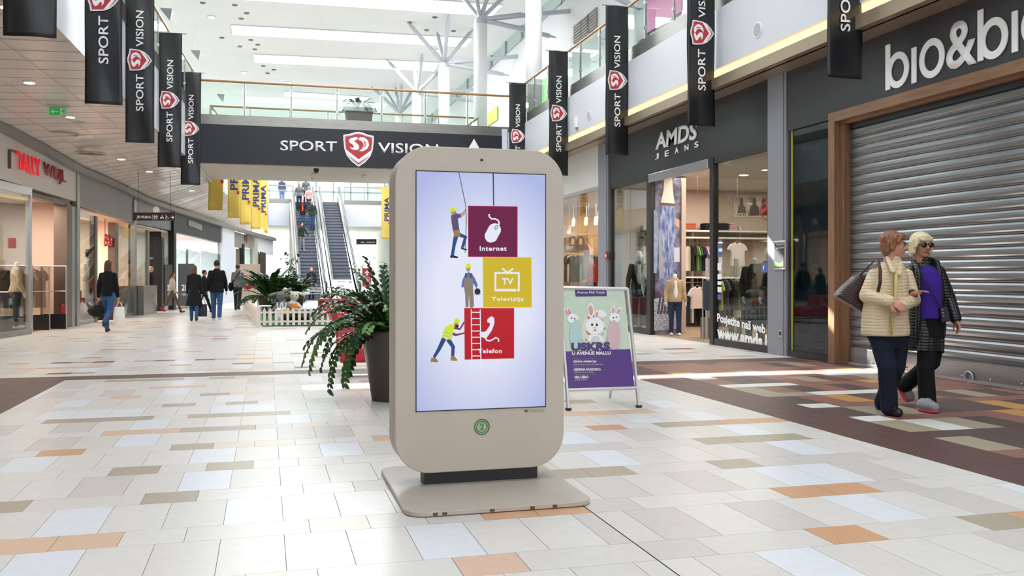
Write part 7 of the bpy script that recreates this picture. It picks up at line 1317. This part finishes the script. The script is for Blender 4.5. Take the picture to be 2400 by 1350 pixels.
hand(b, w3, w3 + (w3 - e3).normalized() * .1, -LX, .98, .3, 8, -1); hand(b, w4, w4 + V(p2(2165, 681, -.42) - w4), V((0, 0, -1)), .98, .3, 8)
ha, ka, aa = p2(2178, 765, .0), p2(2169, 862, -.06), p2(2174, 938, -.06); hb, kb, ab = p2(2192, 768, .06), p2(2184, 848, .08), p2(2121, 903, .32)
for h_, k_, a_ in ((ha, ka, aa), (hb, kb, ab)): b.cap(h_, k_, .08, .055, 12); b.cap(k_, a_, .05, .036, 12)
toeA = p2(2192, 951, -.2); toeB = p2(2131, 930, .3); b.cap(aa, toeA, .032, .025); b.cap(ab, toeB, .032, .025); b.build('body', SK2, t, remesh=.0055, sm=3)
facebits(P, t, mat('lip_dark', '#9c5a50', rough=.4), 1.0, brow='#a58a5c')
g = MB()
for s_ in (-1, 1): g.ell(P(s_ * .036, .096, .005), (.031, .01, .024), 20, 12, facerot(h2)).tube([P(s_ * .066, .085, .012), P(s_ * .08, .02, .01), P(s_ * .08, -.02, .0)], .004, 6)
g.tube([P(-.012, .104, .012), P(.012, .104, .012)], .004, 6); g.build('sunglasses', mat('sunglass_black', '#15100f', rough=.08, spec=.8), t, smooth=True)
hm = mat('hair_blonde', '#cdbb92', rough=.4, spec=.5, bump=.6, bscale=45, stretch=(4, 4, .6), noise=.25, nscale=24, col2='#e8dcc0'); m = MB(); Rz = facerot(h2)
m.ell(P(0, -.02, .052), (.096, .105, .086), 20, 14, Rz); m.ell(P(0, -.055, -.015), (.096, .066, .095), 18, 12, Rz); m.ell(P(0, .05, .078), (.066, .045, .033), 14, 8, Rz); m.cap(P(-.045, .075, .06), P(.045, .078, .055), .02, .018, 10)
for s_ in (-1, 1): m.cap(P(s_ * .08, .015, .05), P(s_ * .086, .0, -.06), .026, .024, 10); m.cap(P(s_ * .082, -.03, .03), P(s_ * .085, -.035, -.085), .03, .022, 10); m.cap(P(s_ * .062, .06, .07), P(s_ * .084, .04, -.01), .016, .012, 8)
m.build('hair', hm, t, remesh=.0055, sm=2)
BC = fmat('quilted_black', '#15161a', 'quilt', rough=.3, spec=.6); m = MB()
loft(m, [(p2(2164, 820, .02), .19, .15), (p2(2166, 780, .02), .19, .15), (p2(2170, 735, .02), .18, .14), (p2(2170, 690, .02), .18, .135), (p2(2170, 660, .02), .185, .135), (p2(2169, 638, .02), .17, .115), (p2(2165, 622, .02), .12, .09), (p2(2162, 611, .02), .09, .085), (p2(2161, 603, .02), .088, .085)], 28, A2, f2)
m.cap(s3, e3, .07, .064, 14); m.cap(e3, w3.lerp(e3, .05), .062, .055, 14); m.cap(s4, e4, .068, .06, 14); m.cap(e4, w4.lerp(e4, .1), .058, .05, 14); m.cap(p2(2206, 770, -.08), p2(2208, 825, -.08), .035, .02, 10); m.build('quilted_coat', BC, t, remesh=.007, sm=3)
m = MB()
m.tube([p2(2140, 612, -.02), p2(2150, 625, -.12), p2(2153, 645, -.16), p2(2153, 690, -.17), p2(2152, 740, -.17), p2(2150, 800, -.16)], [.022, .026, .026, .022, .022, .02], 10).tube([p2(2184, 608, -.02), p2(2196, 616, -.06), p2(2200, 632, -.1), p2(2205, 680, -.12), p2(2206, 740, -.12)], [.022, .028, .026, .022, .02], 10); m.build('coat_opening', BC, t, smooth=True)
PT = cloth('purple_knit', '#3a2487', rough=.8, bscale=40); m = MB(); loft(m, [(p2(2178, 746, -.07), .115, .105), (p2(2179, 700, -.07), .115, .105), (p2(2178, 660, -.07), .12, .105), (p2(2175, 638, -.06), .11, .09), (p2(2170, 624, -.04), .07, .07)], 22, A2, f2); m.build('purple_top', PT, t, remesh=.007, sm=2)
m = MB(); m.tube([p2(2150, 607, -.06), p2(2152, 613, -.08), p2(2157, 618, -.095), p2(2163, 621, -.1), p2(2169, 619, -.095), p2(2174, 613, -.08), p2(2175, 607, -.06)], .003, 6); m.build('necklace', MATS['gold'], t)
BK = cloth('trouser_black', '#17171a', noise=.2, nscale=8); m = MB(); loft(m, [(p2(2180, 790, -.02), .14, .12), (p2(2180, 740, -.02), .15, .12)], 20, A2, f2); m.cap(ha, ka, .1, .08, 14); m.cap(ka, aa + V((0, 0, -.02)), .078, .08, 14); m.cap(hb, kb, .1, .078, 14); m.cap(kb, ab, .076, .074, 14); m.build('trousers', BK, t, remesh=.007, sm=3)
SU = mat('sneaker_grey', '#8d9094', rough=.8, bump=.3, bscale=120); SO = mat('sneaker_pink', '#d3436a', rough=.5)
def sneaker(heel, toe, ank, up):
    d = toe - heel; m = MB(); m.cap(heel + up * .035, toe + up * .03, .05, .045, 12); m.cap(ank, heel + up * .04, .05, .048, 12); m.cap(ank, toe.lerp(heel, .5) + up * .05, .045, .04, 12); m.build('shoe', SU, t, remesh=.006, sm=2); m = MB(); m.tube([heel - d.normalized() * .035 - up * .004, heel - up * .008, heel.lerp(toe, .5) - up * .012, toe - up * .01, toe + d.normalized() * .035], [.03, .046, .04, .042, .022], 12, sq=.42) ; m.build('sole', SO, t, smooth=True)
hA = p2(2160, 955, -.12); tA = p2(2190, 958, -.26); hA.z = tA.z = .028; sneaker(hA, tA, aa, V((0, 0, 1)))
hB = p2(2106, 896, .38); tB = p2(2127, 934, .3); upv = (LX * .85 + V((0, 0, .5))).normalized(); sneaker(hB, tB, ab, upv)
t2 = thing('crossbody_bag', 'small black crossbody bag with silver studs on the hip of the black coat', 'bag', p2(2215, 740, -.12)); m = MB(); m.prism([p2(u, v, -.2) for u, v in ((2203, 722), (2222, 718), (2230, 752), (2208, 758))], FW * .07); m.build('bag_body', mat('bag_black_leather', '#19181a', rough=.35), t2, fix=True, bevel=.01)
for v in (727, 734, 741): MB().ell(p2(2208.5 + (v - 727) * .2, v, -.205), .008, 8, 6).build('stud', ALU, t2)
MB().tube([p2(2156, 632, -.16), p2(2170, 660, -.2), p2(2188, 692, -.21), p2(2204, 722, -.2)], .006, 6).build('strap', MATS['bag_black_leather'], t2)
